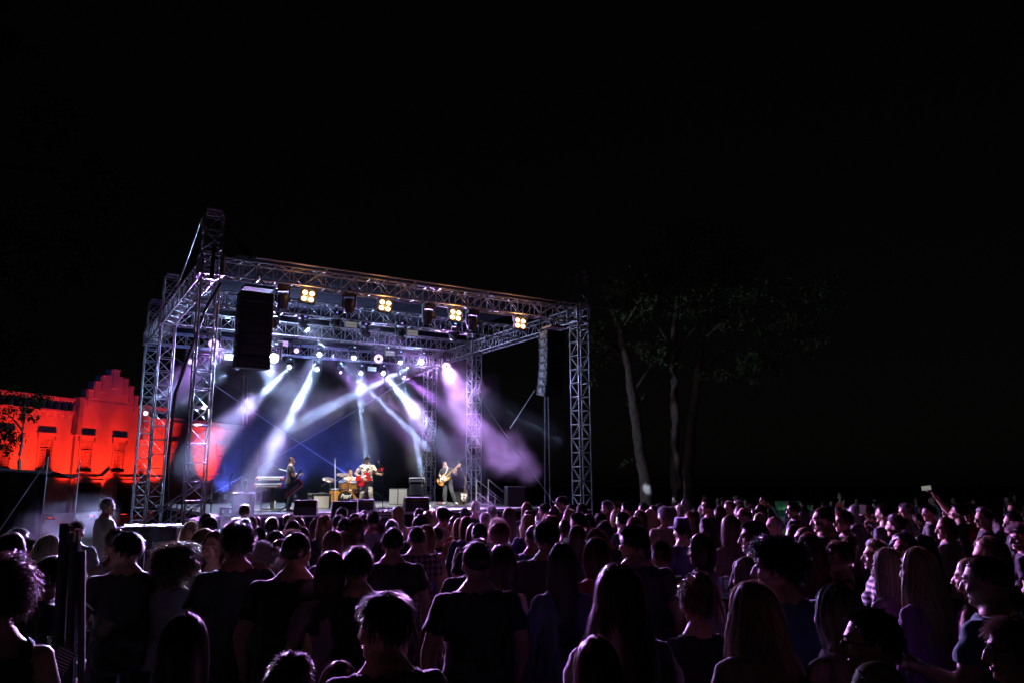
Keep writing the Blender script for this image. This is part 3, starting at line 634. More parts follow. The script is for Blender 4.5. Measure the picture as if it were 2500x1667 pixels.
def cloth(B, kind):
    """a garment cut from the figure's own surface, pushed out, with folds"""
    if kind in B['cl']: return B['cl'][kind]
    co, nr, s, arm, leg, sl, tz = B['co'], B['nr'], B['s'], B['arm'], B['leg'], B['sl'], B['tz']
    x, y, z = co.T; k = sum(map(ord, kind))
    fold = np.sin(x * 31 + z * 17 + k) * np.sin(z * 23 - y * 29 + 1.3) + .6 * np.sin(z * 58 + x * 21 + y * 37 + k) + .5 * np.sin(x * 71 - y * 63 + z * 12)
    top = (~arm) & (tz < 1.478) & ~((B['nd'] < .074) & (tz > 1.455)) & (B['hz'][:, 2] < .02)
    off = np.full(len(co), .010)
    if kind in ('tee', 'long', 'tank', 'jacket'):
        hem = {'tee': .86, 'long': .87, 'tank': .90, 'jacket': .80}[kind]; sle = {'tee': .62, 'long': 1.88, 'tank': -1, 'jacket': 1.9}[kind]
        msk = (top & (tz > hem) & ~(leg & (tz < .86))) | (arm & (s < sle) & (tz > -9))
        if kind == 'tank': msk &= ~((B['nd'] < .10) & (tz > 1.42)); msk &= (np.abs(x) < .155)
        loose = {'tee': .020, 'long': .014, 'tank': .012, 'jacket': .028}[kind]
        off = .008 + loose * np.clip((1.36 - tz) / .4, 0, 1) * (~arm) + arm * (.010 if kind != 'long' else .003) * np.clip(s * 2, 0, 1) + .0045 * fold * (1.5 if kind in ('jacket', 'long') else 1)
    elif kind in ('trousers', 'shorts', 'jeans'):
        lim = .55 if kind == 'shorts' else 1.9
        msk = (~arm) & (tz < .985) & ((leg & (sl < lim)) | (~leg & (tz > .78)) | ((sl < lim) & (tz < .9)))
        msk &= ~(sl > lim)
        off = .010 + .012 * np.clip(sl - .2, 0, 1) + .004 * fold
    elif kind == 'shoes':
        msk = (~arm) & (sl > 1.93); off = np.full(len(co), .007)
    nc = co + nr * np.maximum(off, .004)[:, None]
    idx = np.full(len(co), -1); ids = np.nonzero(msk)[0]; idx[ids] = np.arange(len(ids))
    fs = [tuple(idx[f]) for f in B['faces'] if msk[f].all()]
    me = bpy.data.meshes.new(kind); me.from_pydata(nc[ids].tolist(), [], fs)
    bm = bmesh.new(); bm.from_mesh(me); loosev = [v for v in bm.verts if not v.link_faces]; bmesh.ops.delete(bm, geom=loosev, context='VERTS')
    # close the hems: turn the border inward
    be = [e for e in bm.edges if e.is_boundary]; r = bmesh.ops.extrude_edge_only(bm, edges=be)
    for v in [g for g in r['geom'] if isinstance(g, bmesh.types.BMVert)]:
        v.co = v.co - v.normal * .009 if v.normal.length > .1 else v.co
    bmesh.ops.recalc_face_normals(bm, faces=bm.faces)
    bm.to_mesh(me); bm.free(); me.polygons.foreach_set('use_smooth', [True] * len(me.polygons)); me.materials.append(M['cloth'])
    B['cl'][kind] = me; return me
# ------------------------------------------------------------------ hair (head coordinates, origin at the neck pivot)
HC = np.array([0, .002, .098]); HR = np.array([.0765, .100, .108])
def scalp(th, ph, k=1.0):                                    # th from the crown, ph: 0 = face, pi = back
    d = np.array([math.sin(th) * math.sin(ph), math.sin(th) * math.cos(ph), math.cos(th)]); return HC + d * HR * k
def hairline(ph):                                            # lowest polar angle of the scalp by azimuth
    a = abs((ph + math.pi) % (2 * math.pi) - math.pi)
    return np.interp(a, [0, .5, 1.0, 1.3, 1.7, 2.2, math.pi], [.86, .92, 1.05, 1.62, 1.72, 1.95, 2.12])
HAIR = {}
def hair(style):
    if style in HAIR: return HAIR[style]
    rg = random.Random(style); V, F, TN = [], [], []
    thick = {'short': 1.07, 'shaved': 1.022, 'crop': 1.045, 'side': 1.10, 'messy': 1.10, 'curly': 1.14, 'afro': 1.42, 'bald': 1.012}.get(style, 1.085)
    # shell
    nt_, np_ = 18, 40; b = len(V)
    for j in range(nt_ + 1):
        for i in range(np_):
            ph = 2 * math.pi * i / np_; hl = hairline(ph)
            if style == 'bald': th0 = 1.15 if abs((ph + math.pi) % (2 * math.pi) - math.pi) > .9 else .86; th = th0 + (hl - th0) * j / nt_
            else: th = hl * j / nt_
            wob = 1 + (thick - 1) * .45 * (math.sin(ph * 5 + th * 7 + len(style)) + math.sin(ph * 9 - th * 5)) * .5
            edge = 1 - .6 * (thick - 1) * max(0, (j / nt_ - .75) * 4)
            if style == 'bald': wob = 1
            p = scalp(th, ph, max(1.035 if style not in ('shaved', 'bald') else 1.015, (thick * wob) * edge) if j < nt_ else 1.0); V.append(p); TN.append(.3 + .3 * rg.random())
    for j in range(nt_):
        for i in range(np_): F.append((b + j * np_ + i, b + j * np_ + (i + 1) % np_, b + (j + 1) * np_ + (i + 1) % np_, b + (j + 1) * np_ + i))
    def ribbon(pts, w, tone):
        m = len(pts); b = len(V)
        for k in range(m):
            p = np.array(pts[k]); d = np.array(pts[min(k + 1, m - 1)]) - np.array(pts[max(k - 1, 0)]); o = p - HC; o[2] *= .3
            sd = np.cross(d, o); sd = sd / (np.linalg.norm(sd) + 1e-9); ww = w * (1 - .75 * (k / (m - 1)) ** 2)
            V.append(p - sd * ww / 2); V.append(p + sd * ww / 2); TN.append(tone); TN.append(tone)
        for k in range(m - 1): F.append((b + 2 * k, b + 2 * k + 1, b + 2 * k + 3, b + 2 * k + 2))
    def tuft(n, ln, w, out, down, curl=0):
        for _ in range(n):
            ph = rg.uniform(0, 2 * math.pi); hl = hairline(ph); th = math.acos(1 - rg.random() * (1 - math.cos(hl)))
            if style == 'bald' and th < 1.1: continue
            p = scalp(th, ph, 1 + (thick - 1) * .6); nrm = (p - HC) / HR; nrm /= np.linalg.norm(nrm)
            tan = np.array([math.cos(th) * math.sin(ph), math.cos(th) * math.cos(ph), -math.sin(th)]); sw = np.cross(nrm, tan)
            l = ln * rg.uniform(.6, 1.3); d = nrm * out + tan * down + sw * rg.uniform(-.5, .5); d /= np.linalg.norm(d); pts = [p]
            ca, cb = rg.uniform(0, 6.28), rg.choice((-1, 1))
            nk_ = 4 if not curl else 7
            for k in range(nk_):
                c = (math.cos(ca + k * 1.5 * cb) * sw + math.sin(ca + k * 1.5 * cb) * tan) * curl * .012 + (math.sin(ca + k) * nrm) * curl * .004
                pts.append(p + d * l * (k + 1) / nk_ + tan * l * .12 * (k / nk_) * 4 * (down > 0) + c)
            ribbon(pts, w * rg.uniform(.6, 1.2), rg.random())
    if style == 'shaved': tuft(700, .009, .003, 1, .3)
    elif style == 'bald': tuft(260, .010, .003, 1, .5)
    elif style == 'crop': tuft(1100, .020, .004, .7, .6)
    elif style == 'short': tuft(2000, .028, .0035, .4, .8)
    elif style == 'side': tuft(2200, .045, .004, .22, 1.0)
    elif style == 'messy': tuft(2600, .036, .0035, .6, .6, .25)
    elif style == 'curly': tuft(2300, .05, .006, .7, .6, 1.0)
    elif style == 'afro': tuft(3600, .085, .007, .7, .8, 1.3)
    elif style == 'pony' or style == 'bun' or style == 'updo': tuft(900, .04, .006, .12, -.2 if style != 'updo' else .2, .1 if style != 'updo' else .6)
    def fall(n, L, wave, w, spread, inward=0.0, layers=.25):
        for _ in range(n):
            ph = rg.uniform(.42, 2 * math.pi - .42); sgn = 1 if ph < math.pi else -1; a = ph if sgn > 0 else 2 * math.pi - ph
            th0 = rg.uniform(.03, 1.0); pts = []; r_ = rg.uniform(1.06, 1.13) + (rg.random() < .13) * rg.uniform(.02, .13); l = L * rg.uniform(1 - layers, 1.05); tone = rg.random(); wp, wf = rg.uniform(0, 6.28), rg.uniform(.8, 1.3)
            tend = 1.5; arc = 0; th = th0; nn = 7
            aa0 = a * .55 + .2 if th0 < .5 else a
            for k in range(nn + 1):
                f = k / nn; th = th0 + (tend - th0) * f; aa = aa0 + (max(a, 1.15) - aa0) * min(1, f * 1.6); p = scalp(th, sgn * aa, r_ + .03 * f); pts.append(p)
            base = pts[-1]; drop = max(.02, l - (tend - th0) * .09); m = 8; nx, ny = math.sin(aa) * sgn, math.cos(aa)
            for k in range(1, m + 1):
                f = k / m; wv = wave * math.sin(wp * .35 + f * wf * 9) * f
                pts.append(base + np.array([nx * (spread * math.sin(f * 2.2) - inward * f * f) + wv, ny * (spread * math.sin(f * 2.2) - inward * f * f) * (1 if ny < 0 else .4) + wave * .7 * math.cos(wp + f * wf * 8) * f - (.02 * f if ny > -.3 else 0), -drop * f]))
            ribbon(pts, w * rg.uniform(.6, 1.3), tone)
    def mass(L, spread, inward=0.0):                         # opaque inner body of long hair, open at the face
        b = len(V); m = 10; n = 22
        for k in range(m + 1):
            f = k / m
            for i in range(n + 1):
                a = 1.25 + (2 * math.pi - 2.5) * i / n; p = scalp(1.35 + .15 * f, a, 1.07); nx, ny = math.sin(a), math.cos(a); o = (spread * math.sin(f * 2.2) - inward * f * f) * .8
                V.append(p + np.array([nx * o + .006 * math.sin(i * 2.1 + k), ny * o, -L * .93 * f])); TN.append(.25 + .3 * rg.random())
        for k in range(m):
            for i in range(n): F.append((b + k * (n + 1) + i, b + k * (n + 1) + i + 1, b + (k + 1) * (n + 1) + i + 1, b + (k + 1) * (n + 1) + i))
    if style == 'long': fall(1500, .50, .008, .0065, .012); mass(.34, .008)
    elif style == 'verylong': fall(1600, .66, .010, .0065, .014); mass(.48, .008)
    elif style == 'wavy': fall(1600, .52, .024, .007, .035); mass(.34, .03)
    elif style == 'bob': fall(1300, .27, .007, .0065, .022, .03); mass(.13, .018, .02)
    elif style == 'shoulder': fall(1400, .36, .011, .0065, .02, .01); mass(.20, .014)
    elif style in ('pony', 'bun', 'updo'):
        root = HC + np.array([0, -.105, .035]) if style != 'updo' else HC + np.array([0, -.07, .10])
        if style == 'pony':
            for _ in range(240):
                x, y = rg.gauss(0, .014), rg.gauss(0, .012); ph = rg.uniform(0, 6); l = rg.uniform(.26, .36)
                ribbon([root + np.array([x * .4, .03, y * .3])] + [root + np.array([x * (1 + f) + .012 * math.sin(ph + f * 5), -.05 * math.sin(f * 2.6) - .01 + y * .5, .01 - l * f * (.4 + .6 * f)]) for f in (.1, .25, .4, .6, .8, 1)], .008, rg.random())
        else:
            R_ = .042 if style == 'bun' else .055; b = len(V)
            for j in range(9):
                for i in range(14):
                    t, p = math.pi * j / 8, 2 * math.pi * i / 14; q = R_ * (1 + .12 * math.sin(3 * p + 2 * t)); V.append(root + q * np.array([math.sin(t) * math.cos(p), math.sin(t) * math.sin(p), math.cos(t)])); TN.append(rg.random())
            for j in range(8):
                for i in range(14): F.append((b + j * 14 + i, b + j * 14 + (i + 1) % 14, b + (j + 1) * 14 + (i + 1) % 14, b + (j + 1) * 14 + i))
            for _ in range(260 if style == 'updo' else 120):
                t, p = math.acos(rg.uniform(-1, 1)), rg.uniform(0, 6.28); d = np.array([math.sin(t) * math.cos(p), math.sin(t) * math.sin(p), math.cos(t)]); e = np.array([rg.gauss(0, .4), rg.gauss(0, .4), rg.gauss(0, .4)])
                ribbon([root + d * R_ * .9 + e * .015 * k - np.array([0, 0, .004 * k * k]) + d * .006 * k for k in range(4)], .006, rg.random())
    me = bpy.data.meshes.new('hair'); me.from_pydata([tuple(map(float, v)) for v in V], [], F)
    me.polygons.foreach_set('use_smooth', [True] * len(me.polygons))
    a = me.attributes.new('tone', 'FLOAT', 'POINT'); a.data.foreach_set('value', [float(q) for q in TN]); me.materials.append(M['hair'])
    HAIR[style] = me; return me
EYE, BROW = [], []
for s in (-1, 1):
    _ey = MB(); blob(_ey, (s * .031, .0905, .083), (.0115, .009, .0065), None, 8); EYE.append(_ey.mesh('eye', True)); EYE[-1].materials.append(M['eye'])
    _br = MB(); _br.path([(s * .012, .106, .103), (s * .032, .103, .109), (s * .052, .087, .103)], [.003, .0042, .002], 5); BROW.append(_br.mesh('eyebrow', True)); BROW[-1].materials.append(M['hair'])
_lp = MB(); blob(_lp, (0, .107, .010), (.022, .007, .0045), None, 8); blob(_lp, (0, .106, .002), (.019, .007, .005), None, 8); LIPS = _lp.mesh('lips', True); LIPS.materials.append(M['lip'])
def _glasses(sun):
    g = MB()
    for s in (-1, 1):
        c = Vector((s * .033, .112, .083)); g.path([c + Vector((.024 * math.cos(t), -.004 * abs(math.cos(t)), .019 * math.sin(t))) for t in [2 * math.pi * k / 14 for k in range(15)]], .0022, 5)
        g.tube((s * .057, .108, .086), (s * .079, .0, .08), .0022, n=5)
        if sun: g.lathe([(0, 0), (.023, .001)], c, 12, Matrix.Rotation(R(-90), 3, 'X'))
    g.tube((-.010, .115, .086), (.010, .115, .086), .0022, n=5); me = g.mesh('glasses'); me.materials.append(M['glasslens' if sun else 'glass_frame']); return me
GLASSES = {'specs': _glasses(False), 'shades': _glasses(True)}
_cap = MB(); loft(_cap, [((0, 0, .115), .083, .106), ((0, 0, .15), .081, .104), ((0, 0, .185), .066, .085), ((0, 0, .205), .035, .045), ((0, 0, .211), .008, .01)], 20)
_cap.add([(-.07, .085, .122), (-.03, .105, .125), (.03, .105, .125), (.07, .085, .122), (-.055, .16, .112), (-.02, .185, .108), (.02, .185, .108), (.055, .16, .112), (-.07, .085, .116), (-.03, .105, .119), (.03, .105, .119), (.07, .085, .116), (-.055, .16, .106), (-.02, .185, .102), (.02, .185, .102), (.055, .16, .106)],
         [(0, 1, 5, 4), (1, 2, 6, 5), (2, 3, 7, 6), (8, 12, 13, 9), (9, 13, 14, 10), (10, 14, 15, 11), (4, 5, 13, 12), (5, 6, 14, 13), (6, 7, 15, 14), (0, 4, 12, 8), (3, 11, 15, 7)])
CAP = _cap.mesh('cap', True); CAP.materials.append(M['cloth'])
_fd = MB(); loft(_fd, [((0, 0, .118), .15, .165), ((0, 0, .124), .15, .165), ((0, 0, .128), .086, .108), ((0, 0, .17), .083, .104), ((0, 0, .225), .072, .09), ((0, 0, .232), .055, .07), ((0, 0, .222), .03, .05)], 24)
FEDORA = _fd.mesh('hat', True); FEDORA.materials.append(M['cloth'])
def skirt_mesh(B, key, length, flare):
    k = ('skirt', key)
    if k in B['cl']: return B['cl'][k]
    mb = MB(); n = 40; m = 10; vs = []
    for j in range(m + 1):
        f = j / m; z = 1.06 - (1.06 - length) * f
        for i in range(n):
            t = 2 * math.pi * i / n; r = 1 + flare * f + .05 * f * math.sin(t * 7 + f * 2) + .02 * math.sin(t * 13); base = np.interp(z, [.3, .85, .95, 1.06], [.19, .195, .20, .15])
            vs.append((base * r * math.cos(t), base * .78 * r * math.sin(t) - .01, z))
    mb.add(vs, [(j * n + i, j * n + (i + 1) % n, (j + 1) * n + (i + 1) % n, (j + 1) * n + i) for j in range(m) for i in range(n)]); me = mb.mesh('skirt', True); me.materials.append(M['cloth']); B['cl'][k] = me; return me
HCOL = {'black': (.010, .008, .008), 'dark': (.025, .017, .012), 'brown': (.06, .033, .020), 'red': (.16, .045, .025), 'auburn': (.10, .04, .022), 'dblond': (.19, .12, .065), 'blond': (.40, .29, .17), 'platinum': (.62, .54, .42), 'grey': (.30, .29, .28), 'white': (.6, .58, .55)}
GROUND = lambda y: -.014 * min(max(y, 0), 20.0)
PG = 'people in the concert crowd'
def person(loc, rz, body, hs, hc, top, topcol, label, sc=1.0, wide=1.0, bottom='trousers', botcol=(.03, .03, .04), skin=None, extra=(), patt=None, face=False, group=PG, cat='person', eyes=None):
    B = BODY[body]; p = B['pose']
    t = thing('person', label, cat, loc, rz, group); t.scale = (sc * wide, sc * wide, sc)
    sk = skin or (random.uniform(.40, .5), random.uniform(.24, .29), random.uniform(.17, .21))
    b = link('body', B['mesh'], t); b.color = (*sk, 1)
    HM = p.head
    def on_head(name, me, col=None):
        o = link(name, me, t); o.matrix_basis = HM
        if col: o.color = (*col, 1)
        return o
    if hs:
        h = on_head('hair', hair(hs), HCOL[hc] if isinstance(hc, str) else hc)
    if face:
        for e_, b_ in zip(EYE, BROW): on_head('eye', e_); on_head('eyebrow', b_, HCOL[hc] if isinstance(hc, str) else hc)
        on_head('lips', LIPS)
    if top == 'dress':
        a = link('dress', cloth(B, 'tank'), t); a.color = (*topcol, 1); k_ = link('skirt', skirt_mesh(B, 'knee', .52, .25), t); k_.color = (*topcol, 1)
        if patt: set_mat(a, PAT[patt]); set_mat(k_, PAT[patt])
    elif top:
        a = link({'tee': 'shirt', 'long': 'shirt', 'tank': 'top', 'jacket': 'jacket'}[top], cloth(B, top), t); a.color = (*topcol, 1)
        if patt: set_mat(a, PAT[patt])
    if top != 'dress': c = link(bottom, cloth(B, bottom), t); c.color = (*botcol, 1)
    s = link('shoes', cloth(B, 'shoes'), t); set_mat(s, M['shoe']); s.color = random.choice([(.03, .03, .03, 1), (.5, .5, .5, 1), (.08, .05, .03, 1)])
    for e in extra:
        if e in GLASSES: on_head('glasses', GLASSES[e])
        elif e == 'topshades':
            o = on_head('glasses', GLASSES['shades']); o.matrix_basis = HM @ Matrix.Translation((0, -.045, .075)) @ Matrix.Rotation(R(25), 4, 'X')
        elif e == 'cap': on_head('cap', CAP, (.015, .015, .018))
        elif e == 'hat': on_head('hat', FEDORA, (.05, .045, .14))
        elif e == 'bag':
            if 'bag' not in B['cl']:
                mb = MB(); pts = []
                for k in range(25):
                    a_ = 2 * math.pi * k / 24; pts.append(p.up((.185 * math.cos(a_) * 1.0, .145 * math.sin(a_) - .005, 1.20 + .26 * math.cos(a_ + math.pi))))
                mb.path(pts, .008, 5); B['cl']['bag'] = mb.mesh('bag_strap', True); B['cl']['bag'].materials.append(M['cloth'])
            o = link('bag_strap', B['cl']['bag'], t); o.color = (.05, .035, .03, 1)
    return t
UPP = Vector((0, .1, 1))
make_body('m', pose('m'))
make_body('m2', pose('m', arms=[((-.26, -.08, 1.15), (-.12, .20, 1.08)), ((.26, -.07, 1.15), (.10, .22, 1.10))], head=(.35, 0, 0), handup=[Vector((0, .3, 1)), Vector((0, .3, 1))]))
make_body('mL', pose('m', head=(.75, -.05, .05)))
make_body('mphone', pose('m', arms=[((-.27, -.03, 1.13), (-.25, .06, .9)), ((.27, .12, 1.33), (.17, .30, 1.55))], head=(0, .1, 0), handup=[None, Vector((.3, -1, .2))], grip=(.6, 1.0)))
make_body('mup', pose('m', arms=[((-.27, -.03, 1.13), (-.25, .06, .9)), ((.34, .18, 1.58), (.22, .34, 1.86))], head=(0, .12, 0), handup=[None, Vector((.2, -1, .2))], grip=(.6, 1.0)))
make_body('mcross', pose('m', arms=[((-.27, .02, 1.16), (.10, .20, 1.17)), ((.27, .02, 1.15), (-.09, .19, 1.22))], handup=[UPP, UPP]))
make_body('f', pose('f'))
make_body('f2', pose('f', arms=[((-.235, -.04, 1.15), (-.10, .19, 1.13)), ((.235, -.04, 1.15), (.14, .19, 1.20))], head=(.3, .05, .08), handup=[UPP, UPP]))
make_body('fL', pose('f', head=(.8, -.05, -.05), arms=[((-.23, -.06, 1.14), (-.14, .16, 1.02)), ((.24, -.02, 1.13), (.23, .05, .9))]))
make_body('fR', pose('f', head=(-.7, 0, .06)))
make_body('fphone', pose('f', arms=[((-.25, .05, 1.22), (-.13, .27, 1.42)), ((.25, .06, 1.22), (.12, .28, 1.44))], head=(0, .08, 0), handup=[Vector((-.3, -1, .2)), Vector((.3, -1, .2))], grip=(1., 1.)))
make_body('fdrink', pose('f', arms=[((-.235, -.02, 1.14), (-.22, .05, .9)), ((.27, .12, 1.22), (.10, .24, 1.45))], head=(0, -.1, 0), handup=[None, Vector((.8, -.3, .4))], grip=(.6, 1.0)))
make_body('fbeer', pose('f', arms=[((-.24, .02, 1.16), (-.20, .26, 1.18)), ((.235, -.02, 1.13), (.22, .05, .9))], head=(.2, 0, 0), handup=[Vector((-1, 0, .2)), None], grip=(.95, .6)))
make_body('mbeer', pose('m', arms=[((-.27, .02, 1.16), (-.20, .28, 1.20)), ((.27, -.02, 1.13), (.25, .05, .9))], head=(.25, -.12, 0), handup=[Vector((-1, 0, .2)), None], grip=(.95, .6)))
# ================================================================== BAND AND GEAR ON THE STAGE
M['red'] = mat('red_lacquer', (.42, .012, .02), .18, spec=.6); M['neck'] = mat('maple_neck', (.50, .30, .13), .35, noise=.15, scale=10); M['rose'] = mat('rosewood', (.07, .04, .03), .5)
M['burst'] = mat('sunburst_lacquer', (.55, .17, .03), .2, col2=(.75, .36, .06), scale=3); M['guard'] = mat('white_pickguard', (.78, .76, .70), .3); M['amber_wood'] = mat('amber_drum_wood', (.58, .27, .06), .22, noise=.3, scale=7, nstretch=(1, 1, 6))
M['brass'] = mat('cymbal_bronze', (.30, .20, .12), .35, .9); M['palegrille'] = mat('pale_amp_grille', (.36, .355, .32), .8, noise=.2, scale=60); M['greygrille'] = mat('grey_amp_grille', (.13, .135, .14), .8, noise=.2, scale=60)
M['keys'] = mat('white_keys', (.38, .38, .38), .35); M['water'] = mat('water_bottle', (.75, .85, .95), .08, trans=.75); M['plas'] = mat('clear_cup', (.9, .9, .92), .08, trans=.85); M['beer'] = mat('beer', (.75, .38, .05), .1, trans=.5); M['foam'] = mat('beer_foam', (.85, .8, .7), .8)
M['white'] = mat('white_paint', (.75, .75, .74), .5); M['plastic'] = mat('black_plastic', (.02, .02, .022), .35)
def band(px, base, top, **k):
    loc = on_z(px, base, ZD); z = at(px, top, loc.y).z; return loc, (z - ZD) / k.pop('h', 1.765)
def held(name, lab, cat, P, loc, rz, sc, mloc):
    t = thing(name, lab, cat); t.matrix_world = Matrix.Translation(loc) @ Matrix.Rotation(rz, 4, 'Z') @ Matrix.Scale(sc, 4) @ mloc; return t
def frame(o, x, n):                                          # local matrix: X along x, Z along the normal n
    x = Vector(x).normalized(); n = Vector(n); n = (n - x * n.dot(x)).normalized(); y = n.cross(x)
    m = Matrix((x, y, n)).transposed().to_4x4(); m.translation = Vector(o); return m
def outline(kind):
    if kind == 'hollow': pts = [(.22, .0), (.20, .07), (.24, .13), (.17, .165), (.07, .155), (.0, .125), (-.08, .16), (-.17, .20), (-.25, .17), (-.285, .06), (-.285, -.06), (-.25, -.17), (-.17, -.20), (-.08, -.16), (.0, -.125), (.07, -.15), (.15, -.17), (.21, -.13), (.225, -.06)]
    else: pts = [(.20, .04), (.27, .11), (.26, .15), (.15, .155), (.05, .125), (-.06, .14), (-.17, .18), (-.24, .13), (-.26, .02), (-.25, -.10), (-.19, -.17), (-.08, -.15), (.03, -.115), (.12, -.145), (.19, -.15), (.20, -.10), (.16, -.05)]
    out = []
    n = len(pts)
    for i in range(n):                                       # smooth the outline
        p0, p1, p2, p3 = [Vector(pts[(i + k) % n]) for k in (-1, 0, 1, 2)]
        for t in (0, .5): out.append(tuple(.5 * ((2 * p1) + (p2 - p0) * t + (2 * p0 - 5 * p1 + 4 * p2 - p3) * t * t + (3 * p1 - p0 - 3 * p2 + p3) * t ** 3)))
    return out
XZ = Matrix.Rotation(R(90), 3, 'X')                          # prism outline xz -> xy
def guitar(t, kind, body_m, head_m, neck_m, L):
    o = outline(kind); th = .06 if kind == 'hollow' else .042
    MB().prism(o, -th / 2, th / 2, rot=XZ).build('guitar_body', body_m, t, bevel=.006)
    if kind == 'hollow':
        MB().prism([(x * .93, y * .93) for x, y in o], th / 2 + .001, th / 2 + .004, rot=XZ).build('top_plate', body_m, t)
        MB().prism([(.10, -.03), (.10, -.09), (-.02, -.11), (-.10, -.10), (-.03, -.04)], th / 2 + .006, th / 2 + .012, rot=XZ).build('pickguard', M['guard'], t)
        MB().box((-.17, 0, th / 2 + .014), (.02, .10, .02)).box((-.235, 0, th / 2 + .01), (.09, .05, .008)).build('bridge', M['chrome'], t)
    else:
        MB().prism([(.16, .09), (.12, .115), (.0, .09), (-.10, .06), (-.13, -.02), (-.06, -.13), (.02, -.10), (.12, -.125), (.16, -.12), (.15, -.05)], th / 2 + .002, th / 2 + .008, rot=XZ).build('pickguard', M['guard'], t)
        MB().box((-.19, 0, th / 2 + .01), (.05, .09, .02)).build('bridge', M['chrome'], t)
        MB().prism([(-.12, -.07), (-.16, -.13), (-.05, -.165), (-.02, -.13)], th / 2 + .003, th / 2 + .009, rot=XZ).build('control_plate', M['chrome'], t)
    for x in (.05, -.06): MB().box((x, 0, th / 2 + .008), (.035, .085, .018)).build('pickup', M['chrome'] if kind == 'hollow' else M['black'], t, bevel=.003)
    MB().box((.14 + L / 2, 0, th / 2 + .004), (L, .05, .022), top=.96).build('neck', neck_m, t)
    MB().box((.14 + L / 2 + .03, 0, th / 2 + .018), (L - .02, .052, .006)).build('fretboard', neck_m if kind == 'jazz' else M['rose'], t)
    MB().prism([(.14 + L, -.028), (.14 + L, .03), (.18 + L, .05), (.33 + L, .055), (.35 + L, .02), (.32 + L, -.03), (.22 + L, -.04)], -th / 2 - .004, -th / 2 + .014, rot=XZ).build('headstock', head_m, t)
    for k in range(4 if kind == 'jazz' else 6):
        x = .19 + L + (k % (4 if kind == 'jazz' else 3)) * .04; sgn = 1 if (kind == 'jazz' or k < 3) else -1
        MB().tube((x, sgn * .04, th / 2 - .005), (x, sgn * .085, th / 2 - .005), .009, n=6).build('tuning_peg', M['chrome'], t)
    s = MB()
    for k in range(4): s.tube((-.18, -.027 + k * .018, th / 2 + .024), (.15 + L, -.017 + k * .011, th / 2 + .024), .0012, n=4)
    tag(s.build('strings', M['chrome'], t), kind='stuff')
def mic_stand(base, top, tip, lab, mic=True, boom=True, legs=3, cat='microphone stand'):
    t = thing('microphone_stand', lab, cat, base, 0, 'microphone stands on the stage'); b = Vector(base); T = Vector(top) - b
    MB().tube((0, 0, .12), T, .014).build('pole', M['black'] if boom else M['alu'], t)
    for k in range(legs):
        a = k * 2.1 + .4; MB().tube((0, 0, .16), (.32 * math.cos(a), .32 * math.sin(a), .012), .012, n=6).build('leg', M['black'], t)
    e = Vector(tip) - b
    if boom: MB().tube(T + (T - e) * .35, e, .011, n=6).build('boom_arm', M['alu'], t)
    if mic:
        d = (e - T).normalized() if boom else Vector((0, -.3, .2)).normalized(); MB().lathe([(.0, -.16), (.012, -.16), (.018, -.02), (.026, .0), (.03, .03), (.02, .06), (0, .065)], e, 12, d.to_track_quat('Z', 'Y').to_matrix()).build('microphone', M['chrome'], t, smooth=True)
    return t
# ---- guitarist
L_, s_ = band(893, 1238, 1116); rzg = math.pi + .25
make_body('guitarist', pose('m', arms=[((-.33, .06, 1.14), (-.40, .27, 1.13)), ((.36, -.02, 1.15), (.09, .24, .97))], legs=[((-.09, 0, .9), (-.13, .10, .5), (-.20, .0, .085)), ((.09, 0, .9), (.13, .05, .49), (.16, -.12, .085))], head=(-.15, -.55, 0), grip=(1.1, .7), handup=[Vector((0, 1, .3)), Vector((.2, 1, .3))], feet=[Vector((-.3, 1, 0)), Vector((.4, 1, 0))], lean=(-.06, 0)), .014)
person(L_, rzg, 'guitarist', 'short', 'dark', 'tee', (.5, .42, .33), 'guitarist in pale spotted shirt and light trousers looking down at the red guitar', sc=s_ * 1.03, wide=1.08, bottom='trousers', botcol=(.52, .47, .40), skin=(.55, .33, .23), patt='spots', face=True, group='band on the stage')
g_ = held('electric_guitar', 'red hollow body electric guitar held by the guitarist in the spotted shirt', 'guitar', None, L_, rzg, s_ * 1.03, frame((.09, .205, .985), (-.86, .10, .50), (0, 1, .12))); guitar(g_, 'hollow', M['red'], M['red'], M['rose'], .40)
tag(held('guitar_strap', 'black strap of the red guitar over the spotted shirt', 'strap', None, L_, rzg, s_ * 1.03, Matrix.Identity(4)))
st_ = bpy.data.objects[-1] if False else [o for o in bpy.data.objects if o.name.startswith('guitar_strap')][0]
MB().path([(.27, .2, .86), (.10, .165, 1.1), (-.05, .165, 1.3), (-.10, .10, 1.46), (-.09, -.02, 1.50), (.02, -.16, 1.36), (.20, -.14, 1.1), (.30, .05, .92)], .017, 6).build('band', M['blackmatte'], st_)
